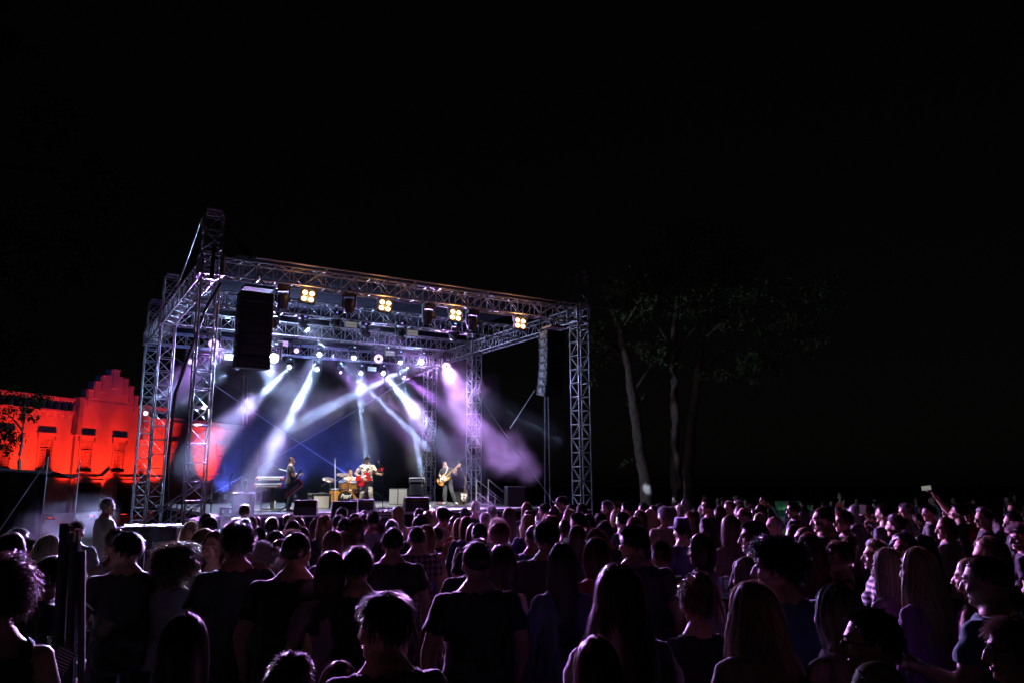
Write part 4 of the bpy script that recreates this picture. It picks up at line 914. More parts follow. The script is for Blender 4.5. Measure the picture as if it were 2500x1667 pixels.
# ---- bass player
L_, s_ = band(1092, 1231, 1123); rzb = math.pi - .12
make_body('bassist', pose('m', arms=[((-.36, .10, 1.20), (-.40, .28, 1.32)), ((.34, -.05, 1.16), (.14, .22, 1.00))], legs=[((-.09, 0, .9), (-.20, .10, .5), (-.34, .0, .085)), ((.09, 0, .9), (.10, .04, .49), (.11, -.02, .085))], head=(.35, -.15, .25), lean=(0.05, .16), grip=(1.1, .7), handup=[Vector((0, 1, .3)), Vector((.2, 1, .3))], feet=[Vector((-.8, 1, 0)), Vector((.1, 1, 0))]), .014)
person(L_, rzb, 'bassist', 'crop', 'dark', 'tee', (.025, .028, .035), 'bass player in black T-shirt and dark trousers leaning back with a sunburst bass', sc=s_, botcol=(.05, .055, .07), skin=(.55, .33, .23), face=True, group='band on the stage')
g_ = held('bass_guitar', 'sunburst bass guitar with white pickguard held by the leaning player', 'bass guitar', None, L_, rzb, s_, frame((.14, .215, 1.0), (-.75, .10, .65), (0, 1, .1))); guitar(g_, 'jazz', M['burst'], M['neck'], M['neck'], .62)
t = held('guitar_strap', 'pale patterned strap of the sunburst bass', 'strap', None, L_, rzb, s_, Matrix.Identity(4)); MB().path([(.25, .2, .88), (.14, .165, 1.1), (.02, .17, 1.3), (-.02, .13, 1.44), (.02, .0, 1.52), (.16, -.14, 1.36), (.28, -.1, 1.1)], .02, 6).build('band', M['guard'], t)
# ---- keytar player
L_, s_ = band(705, 1247, 1114); rzk = -1.15
make_body('keytarist', pose('m', arms=[((-.27, .14, 1.14), (-.07, .36, 1.18)), ((.29, .04, 1.13), (.12, .28, .98))], head=(-.1, -.1, 0), grip=(.8, .6), handup=[Vector((-.5, .6, .5)), Vector((.6, .3, .6))]), .014)
person(L_, rzk, 'keytarist', 'crop', 'brown', 'tee', (.03, .032, .04), 'musician in black T-shirt and jeans seen from behind playing the red keytar', sc=s_, botcol=(.035, .05, .075), skin=(.55, .33, .23), face=True, group='band on the stage')
k_ = at(712, 1190, L_.y - .35)
t = thing('keytar', 'black and red keytar hanging slanted before the player in black', 'keytar'); t.matrix_world = Matrix.Translation(k_) @ frame((0, 0, 0), (.78, .1, .62), (.25, -.9, .35))
MB().box((0, 0, 0), (.62, .24, .05)).build('keytar_body', M['plastic'], t, bevel=.012); MB().box((0, -.135, .0), (.62, .05, .06)).build('red_edge', mat('bright_red', (.6, .01, .02), .3), t, bevel=.01); MB().box((.325, 0, 0), (.05, .22, .056)).build('end_cap', MATS['bright_red'], t, bevel=.01)
MB().box((-.02, -.055, .03), (.50, .09, .012)).build('key_bed', M['keys'], t); kk = MB()
for i in range(22): kk.box((-.25 + i * .022, -.04, .04), (.011, .055, .012))
tag(kk.build('black_keys', M['black'], t), kind='stuff'); MB().box((.30, .19, 0), (.50, .05, .04), rot=Matrix.Rotation(.35, 3, 'Z')).build('keytar_neck', M['plastic'], t, bevel=.008)
# ---- drum kit
DK = on_z(843, 1238, ZD); DK.y += .3; kz = ZD
def rot_to(d): return Vector(d).to_track_quat('Z', 'Y').to_matrix()
kit = thing('drum_kit', 'amber wood drum kit with black lettered bass drum head and bronze cymbals', 'drum kit', DK, -.12)
def drum(name, c, d, r, h, head):
    q = rot_to(d); o = MB().lathe([(r, -h / 2), (r * 1.0, h / 2)], c, 28, q).build(name, M['amber_wood'], kit, smooth=True); smooth_by_angle(o)
    for z in (-h / 2, h / 2): MB().lathe([(r * 1.0, z - .02), (r * 1.045, z - .02), (r * 1.045, z + .012), (r * 1.0, z + .012), (r * 1.0, z - .02)], c, 28, q, cap=False).build('hoop', M['amber_wood'] if name == 'bass_drum' else M['chrome'], o)
    MB().lathe([(0, h / 2 + .004), (r * .985, h / 2 + .004)], c, 28, q).build('drum_head', head, o)
    lg = MB()
    for k in range(8):
        a = 2 * math.pi * k / 8; p = Vector((r * 1.03 * math.cos(a), r * 1.03 * math.sin(a), 0)); lg.tube(Vector(c) + q @ (p + Vector((0, 0, -h * .3))), Vector(c) + q @ (p + Vector((0, 0, h * .3))), .009, n=5)
    tag(lg.build('tension_rods', M['chrome'], o), kind='stuff'); return o
bd = drum('bass_drum', (.10, -.35, .30), (.10, -1, .02), .28, .42, M['black'])
tx = bpy.data.curves.new('lettering', 'FONT'); tx.body = 'Pearl'; tx.size = .175; tx.shear = .35; tx.align_x = 'CENTER'; tx.extrude = .002; tx.offset = .003
tob = bpy.data.objects.new('lettering_tmp', tx); COL.objects.link(tob); dg = bpy.context.evaluated_depsgraph_get(); dg.update(); tme = bpy.data.meshes.new_from_object(tob.evaluated_get(dg)); bpy.data.objects.remove(tob)
tme.materials.clear(); lt_ = link('lettering', tme, bd, M['white'], (.128, -.576, .355), (R(90), 0, .10))
MB().box((.128, -.576, .325), (.16, .003, .012), rot=Matrix.Rotation(.10, 3, 'Z')).build('underline', M['white'], bd)
drum('rack_tom', (-.10, -.22, .80), (.0, -.35, .9), .15, .24, M['white']); drum('rack_tom', (.30, -.22, .78), (.1, -.3, .9), .14, .22, M['white']); drum('floor_tom', (-.42, -.12, .42), (0, -.05, 1), .21, .42, M['white']); drum('snare_drum', (.30, .18, .62), (0, 0, 1), .18, .14, M['white'])
for k, (x, y, z, r, tilt) in enumerate(((-.62, -.25, .98, .24, .25), (-.22, .05, 1.16, .23, .12), (.58, -.05, 1.14, .22, -.2), (.62, .25, .84, .18, 0))):
    c = MB().lathe([(0, .022), (.03, .02), (.04, .006), (r * .6, .002), (r, -.012), (r, -.016), (.04, 0), (0, .012)], (x, y, z), 30, rot_to((tilt, -.3, 1))).build('cymbal', M['brass'], kit, smooth=True)
    MB().tube((x, y, z), (x + (.10 if x < 0 else -.05), y + .05, .5), .012, n=6).tube((x + (.10 if x < 0 else -.05), y + .05, .5), (x + (.10 if x < 0 else -.05), y + .05, .1), .013, n=6).tube((x - .28 * (1 if x < 0 else -1), y, z - .25), (x + .02, y, z - .03), .010, n=6).build('cymbal_stand', M['chrome'], kit)
    f = MB()
    for a in (0, 2.1, 4.2): f.tube((x + (.10 if x < 0 else -.05), y + .05, .22), (x + (.10 if x < 0 else -.05) + .22 * math.cos(a), y + .05 + .22 * math.sin(a), .01), .010, n=5)
    f.build('stand_legs', M['chrome'], kit)
MB().tube((.1, -.2, .56), (.1, -.2, .86), .016, n=8).tube((.1, -.2, .84), (-.04, -.2, .80), .012).tube((.1, -.2, .84), (.2, -.2, .79), .012).build('tom_holder', M['chrome'], kit)
sp = MB()
for s in (-1, 1): sp.tube((.1 + s * .27, -.45, .22), (.1 + s * .40, -.62, .01), .011, n=6)
sp.build('spurs', M['chrome'], kit)
make_body('drummer', pose('m', arms=[((-.28, .10, 1.15), (-.14, .33, 1.10)), ((.28, .10, 1.15), (.12, .33, 1.12))], legs=[((-.09, .0, .9), (-.22, .42, .86), (-.24, .40, .45)), ((.09, 0, .9), (.22, .42, .86), (.24, .40, .45))], head=(.3, 0, 0), grip=(1.2, 1.2), handup=[Vector((0, .2, 1)), Vector((0, .2, 1))]), .016)
dl = DK + Vector((-.06, .62, -.37)); person(dl, math.pi + .15, 'drummer', 'crop', 'dark', 'tee', (.6, .3, .2), 'drummer in orange flowered shirt sitting behind the amber drum kit', sc=.98, wide=1.06, botcol=(.03, .03, .035), skin=(.55, .33, .23), patt='floral', face=True, group='band on the stage')
dth = thing('drum_stool', 'round black drum stool under the drummer', 'stool', DK + Vector((-.06, .66, 0))); MB().lathe([(0, .40), (.15, .40), (.17, .43), (.16, .47), (0, .48)], n=20).build('seat', M['black'], dth); MB().tube((0, 0, .4), (0, 0, .12), .02).tube((0, 0, .2), (.2, .1, 0), .012).tube((0, 0, .2), (-.2, .1, 0), .012).tube((0, 0, .2), (0, -.2, 0), .012).build('base', M['chrome'], dth)
for s, lab in ((-1, 'drumstick in the hand of the drummer nearest the floor tom'), (1, 'drumstick in the raised hand of the drummer beside the guitarist')):
    p = dl + Vector((s * .14, -.36, 1.10)); tag(MB().tube(p, p + Vector((-s * .12, -.28, .06 if s < 0 else .16)), .008, .005, n=6).build('drumstick', M['neck']), lab, 'drumstick', 'drumsticks')
# ---- amplifiers, cabinets, monitors
def amp(px, base, w, h, d, grille, lab, z=None, Y=None, rz=.35, name='guitar_amplifier', cat='amplifier', panel=True):
    p = on_z(px, base, ZD) if Y is None else at(px, base, Y)
    t = thing(name, lab, cat, (p.x, p.y, ZD if z is None else z), rz)
    MB().box((0, 0, h / 2 + .01), (w, d, h)).build('cabinet', M['black'], t, bevel=.012); MB().box((0, -d / 2 - .006, (h - (.08 if panel else 0)) / 2 + .01), (w * .93, .014, h * (.80 if panel else .92))).build('grille', grille, t, bevel=.003)
    if panel:
        MB().box((0, -d / 2 - .006, h - .035), (w * .93, .012, .06)).build('control_panel', M['plastic'], t); kn = MB()
        for i in range(7): kn.tube((-w * .38 + i * w * .12, -d / 2 - .01, h - .035), (-w * .38 + i * w * .12, -d / 2 - .035, h - .035), .012, n=8)
        tag(kn.build('knobs', M['chrome'], t), kind='stuff'); MB().path([(-.10, 0, h + .01), (-.09, 0, h + .04), (.09, 0, h + .04), (.10, 0, h + .01)], .012, 6).build('handle', M['black'], t)
    return t
amp(786, 1241, .54, .50, .26, M['palegrille'], 'pale fronted guitar amplifier on the deck left of the drums', rz=.05)
amp(757, 1240, .16, .46, .24, M['grille'], 'narrow black amplifier right beside the pale fronted one', rz=.05)
for x, lab in ((962, 'tall black speaker cabinet with grey strips left of the bass amplifier'), (984, 'second tall black speaker cabinet touching the bass amplifier')):
    amp(x, 1229, .34, .62, .40, M['greygrille'], lab, Y=30.5, rz=.0, name='speaker_cabinet', cat='speaker cabinet', panel=False, z=ZD)
ba = amp(1017, 1228, .60, .36, .42, M['grille'], 'low black speaker cabinet under the grey bass amplifier', Y=29.5, rz=.05, name='speaker_cabinet', cat='speaker cabinet', panel=False)
amp(1017, 1228, .56, .42, .36, M['greygrille'], 'grey fronted bass amplifier with a white badge by the rear truss tower', Y=29.5, rz=.05, z=ZD + .385, panel=False)
t = thing('amplifier_head', 'flat black amplifier head with carrying bars on the bass amplifier', 'amplifier', ba.location + Vector((0, 0, .385 + .45)), .05); MB().box((0, 0, .09), (.56, .34, .12)).build('case', M['plastic'], t, bevel=.01); MB().box((0, -.174, .09), (.52, .006, .07)).build('front_panel', M['steel'], t); MB().tube((-.30, 0, .19), (.30, 0, .19), .014).tube((-.29, 0, .02), (-.29, 0, .19), .012).tube((.29, 0, .02), (.29, 0, .19), .012).build('frame', M['alu'], t)
tag(MB().box((0, 0, 0), (.05, .004, .06)).build('badge', M['white'], None, loc=ba.location + Vector((.22, -.205, .74))), 'small white square badge on the grey bass amplifier front', 'badge')
def bottle(p, lab, sc=1.0):
    t = thing('water_bottle', lab, 'bottle', p, 0, 'water bottles on the stage'); t.scale = (sc,) * 3
    MB().lathe([(0, 0), (.032, 0), (.034, .02), (.032, .1), (.034, .15), (.028, .19), (.013, .225), (.013, .235)], n=14).build('bottle_body', M['water'], t, smooth=True); MB().lathe([(.015, .232), (.015, .255), (0, .256)], n=10).build('cap', M['white'], t); return t
bottle(ba.location + Vector((.16, 0, .385 + .44 + .21)), 'clear water bottle standing on the bass amplifier head', 1.1); bottle(ba.location + Vector((-.27, 0, .385 + .44)), 'small water bottle at the edge of the bass amplifier', .8)
bottle(on_z(671, 1244, ZD), 'clear water bottle standing on the deck by the keyboard stand', 1.15)
def wedge(px, base, w, h, d, lab, rz):
    p = on_z(px, base, ZD); t = thing('stage_monitor', lab, 'stage monitor', p, rz, 'black wedge monitors on the stage edge')
    MB().prism([(-d / 2, 0), (d / 2, 0), (d / 2, h * .35), (d * .05, h), (-d * .22, h), (-d / 2, h * .55)], -w / 2, w / 2, rot=Matrix.Rotation(R(90), 3, 'Z')).build('cabinet', M['black'], t, bevel=.012)
    MB().prism([(d * .48, h * .40), (d * .09, h * .97), (d * .105, h * .985), (d * .50, h * .415)], -w * .45, w * .45, rot=Matrix.Rotation(R(90), 3, 'Z')).build('grille', M['grille'], t)
    for s in (-1, 1): MB().box((s * (w / 2 + .004), 0, h * .45), (.006, .12, .05)).build('handle', M['plastic'], t, bevel=.002)
    return t
wedge(746, 1256, .60, .40, .50, 'grey lit wedge monitor in front of the red keytar player', .15); wedge(842, 1262, .62, .40, .5, 'wedge monitor at the deck edge below the bass drum lettering', .1); wedge(884, 1248, .72, .36, .5, 'wedge monitor standing before the guitarist in the spotted shirt', .05); wedge(1015, 1247, .74, .42, .55, 'wedge monitor with slanted sides below the grey bass amplifier', .3)
# ---- keyboards, stool, stands
kp = on_z(655, 1243, ZD); t = thing('keyboard_stand', 'black column keyboard stand behind the bar stool', 'keyboard stand', kp, .1)
MB().box((.12, 0, .42), (.14, .10, .84), top=.8).build('column', M['black'], t); MB().box((.12, 0, .02), (.62, .5, .04)).build('base', M['black'], t); MB().box((0, -.12, .72), (.7, .32, .025)).box((.05, -.12, .94), (.5, .3, .025)).build('arm', M['black'], t)
for z, dx, dy, lab, red in ((.75, -.02, -.12, 'lower red ended keyboard on the black column stand', 1), (.97, .04, -.10, 'upper keyboard on the black column stand, bright keys showing', 1)):
    k = thing('keyboard', lab, 'keyboard', kp + Vector((dx, dy, z)), .1, 'keyboards on one stand'); k.rotation_euler = (R(12), 0, .1)
    MB().box((0, 0, .04), (.80, .30, .075)).build('case', M['plastic'], k, bevel=.01); MB().box((0, -.09, .085), (.72, .13, .012)).build('white_keys', M['keys'], k); MB().box((0, -.152, .03), (.7, .006, .045)).build('front_strip', M['keys'] if z > .9 else M['steel'], k)
    for s in (-1, 1): MB().box((s * .415, 0, .04), (.035, .30, .08)).build('end_cheek', MATS['bright_red'], k, bevel=.006)
    b = MB()
    for i in range(24): b.box((-.34 + i * .029, -.065, .097), (.014, .08, .014))
    tag(b.build('black_keys', M['black'], k), kind='stuff')
sp_ = on_z(636, 1248, ZD); t = thing('bar_stool', 'chrome bar stool with round seat before the keyboards', 'bar stool', sp_); MB().lathe([(0, .60), (.15, .60), (.165, .63), (.15, .66), (0, .665)], n=22).build('seat', M['grille'], t, smooth=True); MB().tube((0, 0, .03), (0, 0, .6), .02).build('pole', M['chrome'], t); MB().lathe([(0, .03), (.05, .03), (.18, .01), (.18, 0), (0, 0)], n=22).build('base', M['chrome'], t); MB().tube((-.16, 0, .26), (.16, 0, .27), .014).build('foot_rest', M['chrome'], t); MB().path([(0, 0, .3), (.05, -.05, .32)], .008).build('lever', M['chrome'], t)
mic_stand(on_z(700, 1249, ZD) + Vector((.05, -.4, 0)), at(713, 1152, 24.2), at(670, 1141, 24.2), 'microphone stand with a long boom pointing left beside the keytar player')
mic_stand(on_z(934, 1250, ZD), at(934, 1150, 22.9), at(926, 1129, 22.8), 'black microphone stand in front of the red guitar neck')
mic_stand(on_z(876, 1236, ZD), at(875, 1150, 27.5), at(888, 1124, 27.4), 'microphone stand half hidden behind the guitarist with the spotted shirt')
mic_stand(on_z(1146, 1233, ZD), at(1141, 1180, 29.0), at(1119, 1127, 28.9), 'slanted microphone stand beside the head of the sunburst bass')
mic_stand(on_z(818, 1240, ZD), at(818, 1122, 27.4), at(818, 1118, 27.4), 'thin tall microphone stand rising left of the cymbals', boom=False)
mic_stand(on_z(566, 1243, ZD), at(559, 1172, 24.0), at(566, 1160, 24.0), 'thin microphone stand left of the black cabinet with the bottle')
t = thing('guitar_stand', 'spare brown necked bass on a stand by the small black amplifier', 'guitar', on_z(1132, 1232, ZD), .3); t.scale = (1,) * 3
sg = thing('spare', None, None) if False else None
gm = Matrix.Translation((0, 0, .28)) @ frame((0, 0, 0), (.10, .12, 1), (0, -1, .1)); ge = bpy.data.objects.new('spare_guitar', None); bpy.data.objects.remove(ge)
_n0 = set(bpy.data.objects); guitar(t, 'jazz', M['rose'], M['rose'], MATS['rosewood'], .55)
for o in set(bpy.data.objects) - _n0: o.matrix_basis = gm @ o.matrix_basis
MB().tube((0, .1, .5), (-.15, .2, 0), .012).tube((0, .1, .5), (.15, .2, 0), .012).tube((0, .05, .45), (0, -.15, 0), .012).build('stand_frame', M['black'], t)
amp(1122, 1229, .42, .46, .3, M['grille'], 'small black amplifier with tiny lights behind the spare bass', Y=31, rz=-.2)
t = thing('floor_fan', 'round floor fan behind the wedge near the rear tower', 'fan', on_z(1042, 1231, ZD), .3)
MB().path([(.17 * math.cos(k * .3142), 0, .22 + .17 * math.sin(k * .3142)) for k in range(21)], .01, 5).path([(.11 * math.cos(k * .3142), -.03, .22 + .11 * math.sin(k * .3142)) for k in range(21)], .006, 5).build('guard', M['chrome'], t); MB().lathe([(0, -.03), (.04, -.03), (.04, .05), (0, .06)], (0, 0, .22), 12, Matrix.Rotation(R(90), 3, 'X')).build('motor', M['black'], t); bl = MB()
for k in range(4): bl.box((.07 * math.cos(k * 1.571), -.01, .22 + .07 * math.sin(k * 1.571)), (.10, .01, .05), rot=Matrix.Rotation(-k * 1.571, 3, 'Y') @ Matrix.Rotation(.4, 3, 'X'))
bl.build('blades', M['grille'], t); MB().box((0, 0, .02), (.3, .2, .03)).tube((-.17, 0, .03), (-.17, 0, .22), .01).tube((.17, 0, .03), (.17, 0, .22), .01).build('foot', M['black'], t)
# pedals, cable loops on the deck
for (x, y, lab) in ((1078, 1231, 'small pedal board at the feet of the bass player'), (940, 1252, 'pedal board on the deck before the guitarist stand')):
    t = thing('pedal_board', lab, 'pedals', on_z(x, y, ZD), .2); MB().box((0, 0, .02), (.5, .25, .04)).build('tray', M['black'], t, bevel=.005)
    for k in range(4): MB().box((-.18 + k * .12, 0, .06), (.08, .13, .05)).build('pedal', [M['chrome'], M['red'], M['steel'], M['plastic']][k], t, bevel=.006)
rgc = random.Random(5)
for (u, v, lab) in ((3.6, 1.0, 'tangled black cable on the deck near the keytar player'), (7.0, 1.6, 'coiled black cable on the deck before the guitarist'), (10.2, 2.6, 'looping black cable on the deck before the bass player'), (5.2, .3, 'black cable lying along the deck front edge')):
    pts = []; x, y, a = u, v, rgc.uniform(0, 6)
    for k in range(60):
        a += rgc.gauss(0, .5); x += .12 * math.cos(a); y += .07 * math.sin(a); x = min(max(x, u - 1.6), u + 1.6); y = min(max(y, v - .6), v + 1.0); pts.append(S(x, y, ZD + .014 + .004 * math.sin(k)))
    tag(MB().path(pts, .012, 5).build('stage_cable', M['cable']), lab, 'cable', 'cables on the stage floor')
# black speaker stacks at the deck corners
for (x, yt, yb, w, d, Y, lab) in ((592, 1204, 1262, .50, .5, 20.2, 'tall black speaker box with a water bottle on its pale lid'), (1257, 1188, 1238, .66, .6, 28.4, 'tall black speaker box beside the far stairs')):
    p = at(x, yb, Y); h = at(x, yt, Y).z - p.z; t = thing('speaker_box', lab, 'speaker box', p, YAW * .4, 'black speaker boxes at the stage corners')
    MB().box((0, 0, h / 2), (w, d, h)).build('cabinet', M['black'], t, bevel=.012); MB().box((0, -d / 2 - .006, h / 2), (w * .92, .012, h * .92)).build('grille', M['grille'], t); MB().box((0, 0, h + .012), (w * 1.02, d * 1.02, .022)).build('lid', M['alu'], t, bevel=.004)
    if x == 592: bottle(p + Vector((.08, -.1, h + .024)), 'pale water bottle on the lid of the near speaker box', 1.3)
t = thing('flight_case', 'small black flight case with bright metal edges on the deck corner', 'flight case', on_z(553, 1259, ZD), .3); MB().box((0, 0, .12), (.34, .34, .22)).build('shell', M['plastic'], t); e = MB()
for sx in (-1, 1):
    for sy in (-1, 1): e.box((sx * .17, sy * .17, .12), (.022, .022, .25))
    for z in (.01, .235): e.box((sx * .17, 0, z), (.022, .32, .022)); e.box((0, sx * .17, z), (.32, .022, .022))
e.build('metal_edges', M['alu'], t)
for x in (-.09, .09): MB().box((x, -.178, .13), (.06, .014, .09)).build('latch', M['alu'], t, bevel=.004)
t = thing('folded_cloth', 'crumpled pale tarpaulin heap on the deck corner before the flight case', 'cloth', on_z(530, 1266, 1.14), .2); cv = []
for j in range(13):
    for i in range(25):
        a, b = i / 24 - .5, j / 12 - .5; cv.append((a * 1.2, b * .6, .10 * max(0, 1 - 3 * a * a - 3 * b * b) + .03 * math.sin(i * 1.3 + j) * math.cos(j * 1.7)))
MB().add(cv, [(j * 25 + i, j * 25 + i + 1, (j + 1) * 25 + i + 1, (j + 1) * 25 + i) for j in range(12) for i in range(24)]).build('cloth_sheet', M['alu'] if False else mat('grey_tarp', (.30, .29, .33), .6), t, smooth=True)
# stairs with handrails on both sides of the deck
def stairs(u, v, sgn, lab):
    t = thing('stage_stairs', lab, 'stairs', S(u, v, 0), YAW, 'stairs at the ends of the stage'); n = 6; run = .29
    for k in range(n):
        z = ZD - (k + 1) * ZD / (n + 1) + .0; MB().box((sgn * (run * (k + .5)), 0, z), (run - .02, .95, .04)).build('tread', M['alu'], t, bevel=.004)
    for y in (-.5, .5):
        MB().tube((0, y, ZD - .1), (sgn * run * (n + .6), y, .02), .035).build('stringer', M['alu'], t); h = MB(); L = run * (n + .3)
        a, b = Vector((sgn * .02, y, ZD + .98)), Vector((sgn * L, y, .95)); h.tube(a, b, .02); h.tube(a - Vector((0, 0, .5)), b - Vector((0, 0, .5)), .018); h.tube(a - Vector((0, 0, 1.0)), a, .022); h.tube(b - Vector((0, 0, .93)), b, .022); h.tube(a.lerp(b, .5) - Vector((0, 0, .98)), a.lerp(b, .5), .018)
        h.build('handrail', M['alu'], t)
    return t
stairs(U0 - .02, 1.15, -1, 'metal stairs with handrails behind the near front tower'); stairs(U1 + .06, 5.3, 1, 'metal stairs with handrails right of the bass player')
p = at(1222, 1238, 28.2); t = thing('side_platform', 'low platform with a pale top plank under the far black speaker box', 'platform', (p.x + .45, p.y + .35, 0), .2); MB().box((0, 0, (p.z - .05) / 2), (2.3, 1.1, p.z - .05)).build('frame', M['blackmatte'], t); MB().box((0, 0, p.z - .024), (2.36, 1.16, .045)).build('top_plank', M['alu'], t)
# ================================================================== GROUND
M['ground'] = mat('trodden_grass_ground', (.035, .048, .018), .95, col2=(.075, .062, .04), scale=1.1, bump=.8, bscale=18)
gm_ = MB(); ys = [-12, -4, 0, 2, 4, 6, 8, 10, 13, 16, 20, 26, 34, 45, 60, 90, 140, 220, 400]; xs = [-400, -200, -100, -60, -35, -22, -14, -9, -5, -2, 0, 2, 5, 9, 14, 22, 35, 60, 100, 200, 400]
gm_.add([(x, y, GROUND(y) - .004) for y in ys for x in xs], [(j * len(xs) + i, j * len(xs) + i + 1, (j + 1) * len(xs) + i + 1, (j + 1) * len(xs) + i) for j in range(len(ys) - 1) for i in range(len(xs) - 1)])
tag(gm_.build('ground', M['ground']), kind='structure')
gb = MB(); rg_ = random.Random(3); vs_, fs_ = [], []
for k in range(16000):
    y = 3 + 15 * rg_.random() ** 1.2; x = rg_.uniform(-.62, .55) * y if rg_.random() < .75 else rg_.uniform(-.1, .02) * y; a = rg_.uniform(0, 6.28); h = rg_.uniform(.03, .09); z = GROUND(y); b = len(vs_); w_ = .004 + .0006 * y
    vs_ += [(x - w_ * math.cos(a), y - w_ * math.sin(a), z), (x + w_ * math.cos(a), y + w_ * math.sin(a), z), (x + rg_.gauss(0, .025), y + rg_.gauss(0, .025), z + h)]; fs_.append((b, b + 1, b + 2))
M['grass'] = mat('grass_blade', (.07, .11, .03), .6, col2=(.16, .13, .06), scale=2)
tag(MB().add(vs_, fs_).build('grass', M['grass']), 'short trodden grass between the feet of the crowd', None, None, 'stuff')

# ================================================================== RED LIT BUILDING
REDGAIN = 4300
M['plaster'] = mat('pale_plaster', (.62, .56, .47), .9, noise=.18, scale=.9, bump=.25, bscale=9); M['stone'] = mat('stone_trim', (.55, .50, .43), .85, noise=.2, scale=3); M['shutter'] = mat('painted_shutter', (.50, .44, .36), .6); M['dark_glass'] = mat('dark_window_glass', (.01, .011, .014), .1); M['wood_dark'] = mat('dark_door_wood', (.035, .03, .03), .6, noise=.3, scale=3)
BD = Vector((.301, .954, 0)).normalized(); BA = math.atan2(BD.y, BD.x); B0 = Vector((-33.7, 55, 0))
bl_ = thing('historic_building', 'pale building with stepped gable and shuttered windows, lit red from below', 'building', B0, BA)
# local x runs along the facade, local -y faces the concert ground
def facade(x0, x1, z0, z1, wins, y=0.0, th=.5, name='wall', holes_z=(3.0, 5.35), hw=.52):
    m = MB(); x = x0
    for c in sorted(wins):
        m.box(((x + c - hw) / 2, y + th / 2, (z0 + z1) / 2), (c - hw - x, th, z1 - z0)); m.box((c, y + th / 2, (z0 + holes_z[0]) / 2), (2 * hw, th, holes_z[0] - z0)); m.box((c, y + th / 2, (holes_z[1] + z1) / 2), (2 * hw, th, z1 - holes_z[1])); x = c + hw
    m.box(((x + x1) / 2, y + th / 2, (z0 + z1) / 2), (x1 - x, th, z1 - z0)); return m.build(name, M['plaster'], bl_)
WL = [-2.8, .5]; WG = [3.75, 6.95]; WR = [12.9, 19.6]
facade(-9.5, 2.75, 0, 7.25, [-6.1] + WL); facade(2.75, 9.3, 0, 8.35, WG, y=-.28, th=.78); facade(9.3, 25.5, 0, 7.4, WR)
MB().box((8, 5.6, 3.6), (35, 10, 7.0)).build('rear_block', M['plaster'], bl_)
for x in (2.75, 9.3): MB().box((x, -.34, 7.05), (.42, .5, 2.6)).box((x, -.34, 8.42), (.54, .6, .16)).box((x, -.34, 5.72), (.50, .5, .16)).build('corner_pilaster', M['stone'], bl_, bevel=.02)
gx = 5.98
for hw, z0, z1 in ((2.55, 8.35, 9.05), (2.02, 9.05, 9.75), (1.38, 9.75, 10.3), (.80, 10.3, 10.55), (.42, 10.55, 10.95)):
    MB().box((gx, .05, (z0 + z1) / 2), (2 * hw, .62, z1 - z0)).build('gable_step', M['plaster'], bl_)
for s in (-1, 1):
    for xo, z in ((2.30, 9.05), (1.72, 9.75), (1.10, 10.3)):
        MB().box((gx + s * xo, -.0, z - .55), (.40, .70, 1.25)).build('gable_pier', M['plaster'], bl_); MB().box((gx + s * xo, 0, z + .11), (.50, .82, .09)).build('coping_stone', M['stone'], bl_, bevel=.015)
MB().box((gx, 0, 10.25), (.62, .72, 1.4)).build('gable_pier', M['plaster'], bl_); MB().box((gx, 0, 11.0), (.76, .84, .10)).build('coping_stone', M['stone'], bl_, bevel=.015)
# parapets with small pointed arches, and arched corbels below
for (x0, x1, zb) in ((-9.5, 2.5, 7.25), (9.6, 12.4, 7.4)):
    n = max(2, int((x1 - x0) / .62)); w_ = (x1 - x0) / n
    MB().box(((x0 + x1) / 2, .0, zb + .08), (x1 - x0, .62, .16)).build('cornice', M['stone'], bl_); MB().box(((x0 + x1) / 2, .05, zb + 1.0), (x1 - x0, .46, .22)).build('parapet_rail', M['stone'], bl_)
    for i in range(n + 1): MB().box((x0 + i * w_, .05, zb + .42), (.16, .32, .52)).build('parapet_post', M['stone'], bl_)
    for i in range(n):
        c = x0 + (i + .5) * w_; MB().prism([(c - w_ / 2 + .08, zb + .9), (c - w_ / 2 + .08, zb + .62), (c - w_ / 4, zb + .80), (c, zb + .87), (c + w_ / 4, zb + .80), (c + w_ / 2 - .08, zb + .62), (c + w_ / 2 - .08, zb + .9)], -.1, .2).build('parapet_arch', M['stone'], bl_)
        MB().prism([(c - w_ / 2, zb), (c - w_ / 2, zb - .42), (c - w_ / 2 + .10, zb - .42), (c - w_ / 2 + .16, zb - .25), (c, zb - .14), (c + w_ / 2 - .16, zb - .25), (c + w_ / 2 - .1, zb - .42), (c + w_ / 2, zb - .42), (c + w_ / 2, zb)], -.12, -.003).build('corbel_arch', M['stone'], bl_)
MB().box((18.9, -.05, 7.3), (13, .45, .18)).build('cornice', M['stone'], bl_); MB().box((18.9, .1, 7.55), (13, .6, .32)).build('roof_edge', M['stone'], bl_)
MB().box((-3.4, -.06, 2.55), (12.2, .24, .14)).box((6.0, -.36, 2.55), (6.5, .24, .14)).box((17.4, -.06, 2.55), (16, .24, .14)).build('string_course', M['stone'], bl_)
_slat = MB().box((0, 0, 0), (.38, .022, .068), rot=Matrix.Rotation(R(22), 3, 'X')).mesh('slat'); _slat.materials.append(M['shutter'])
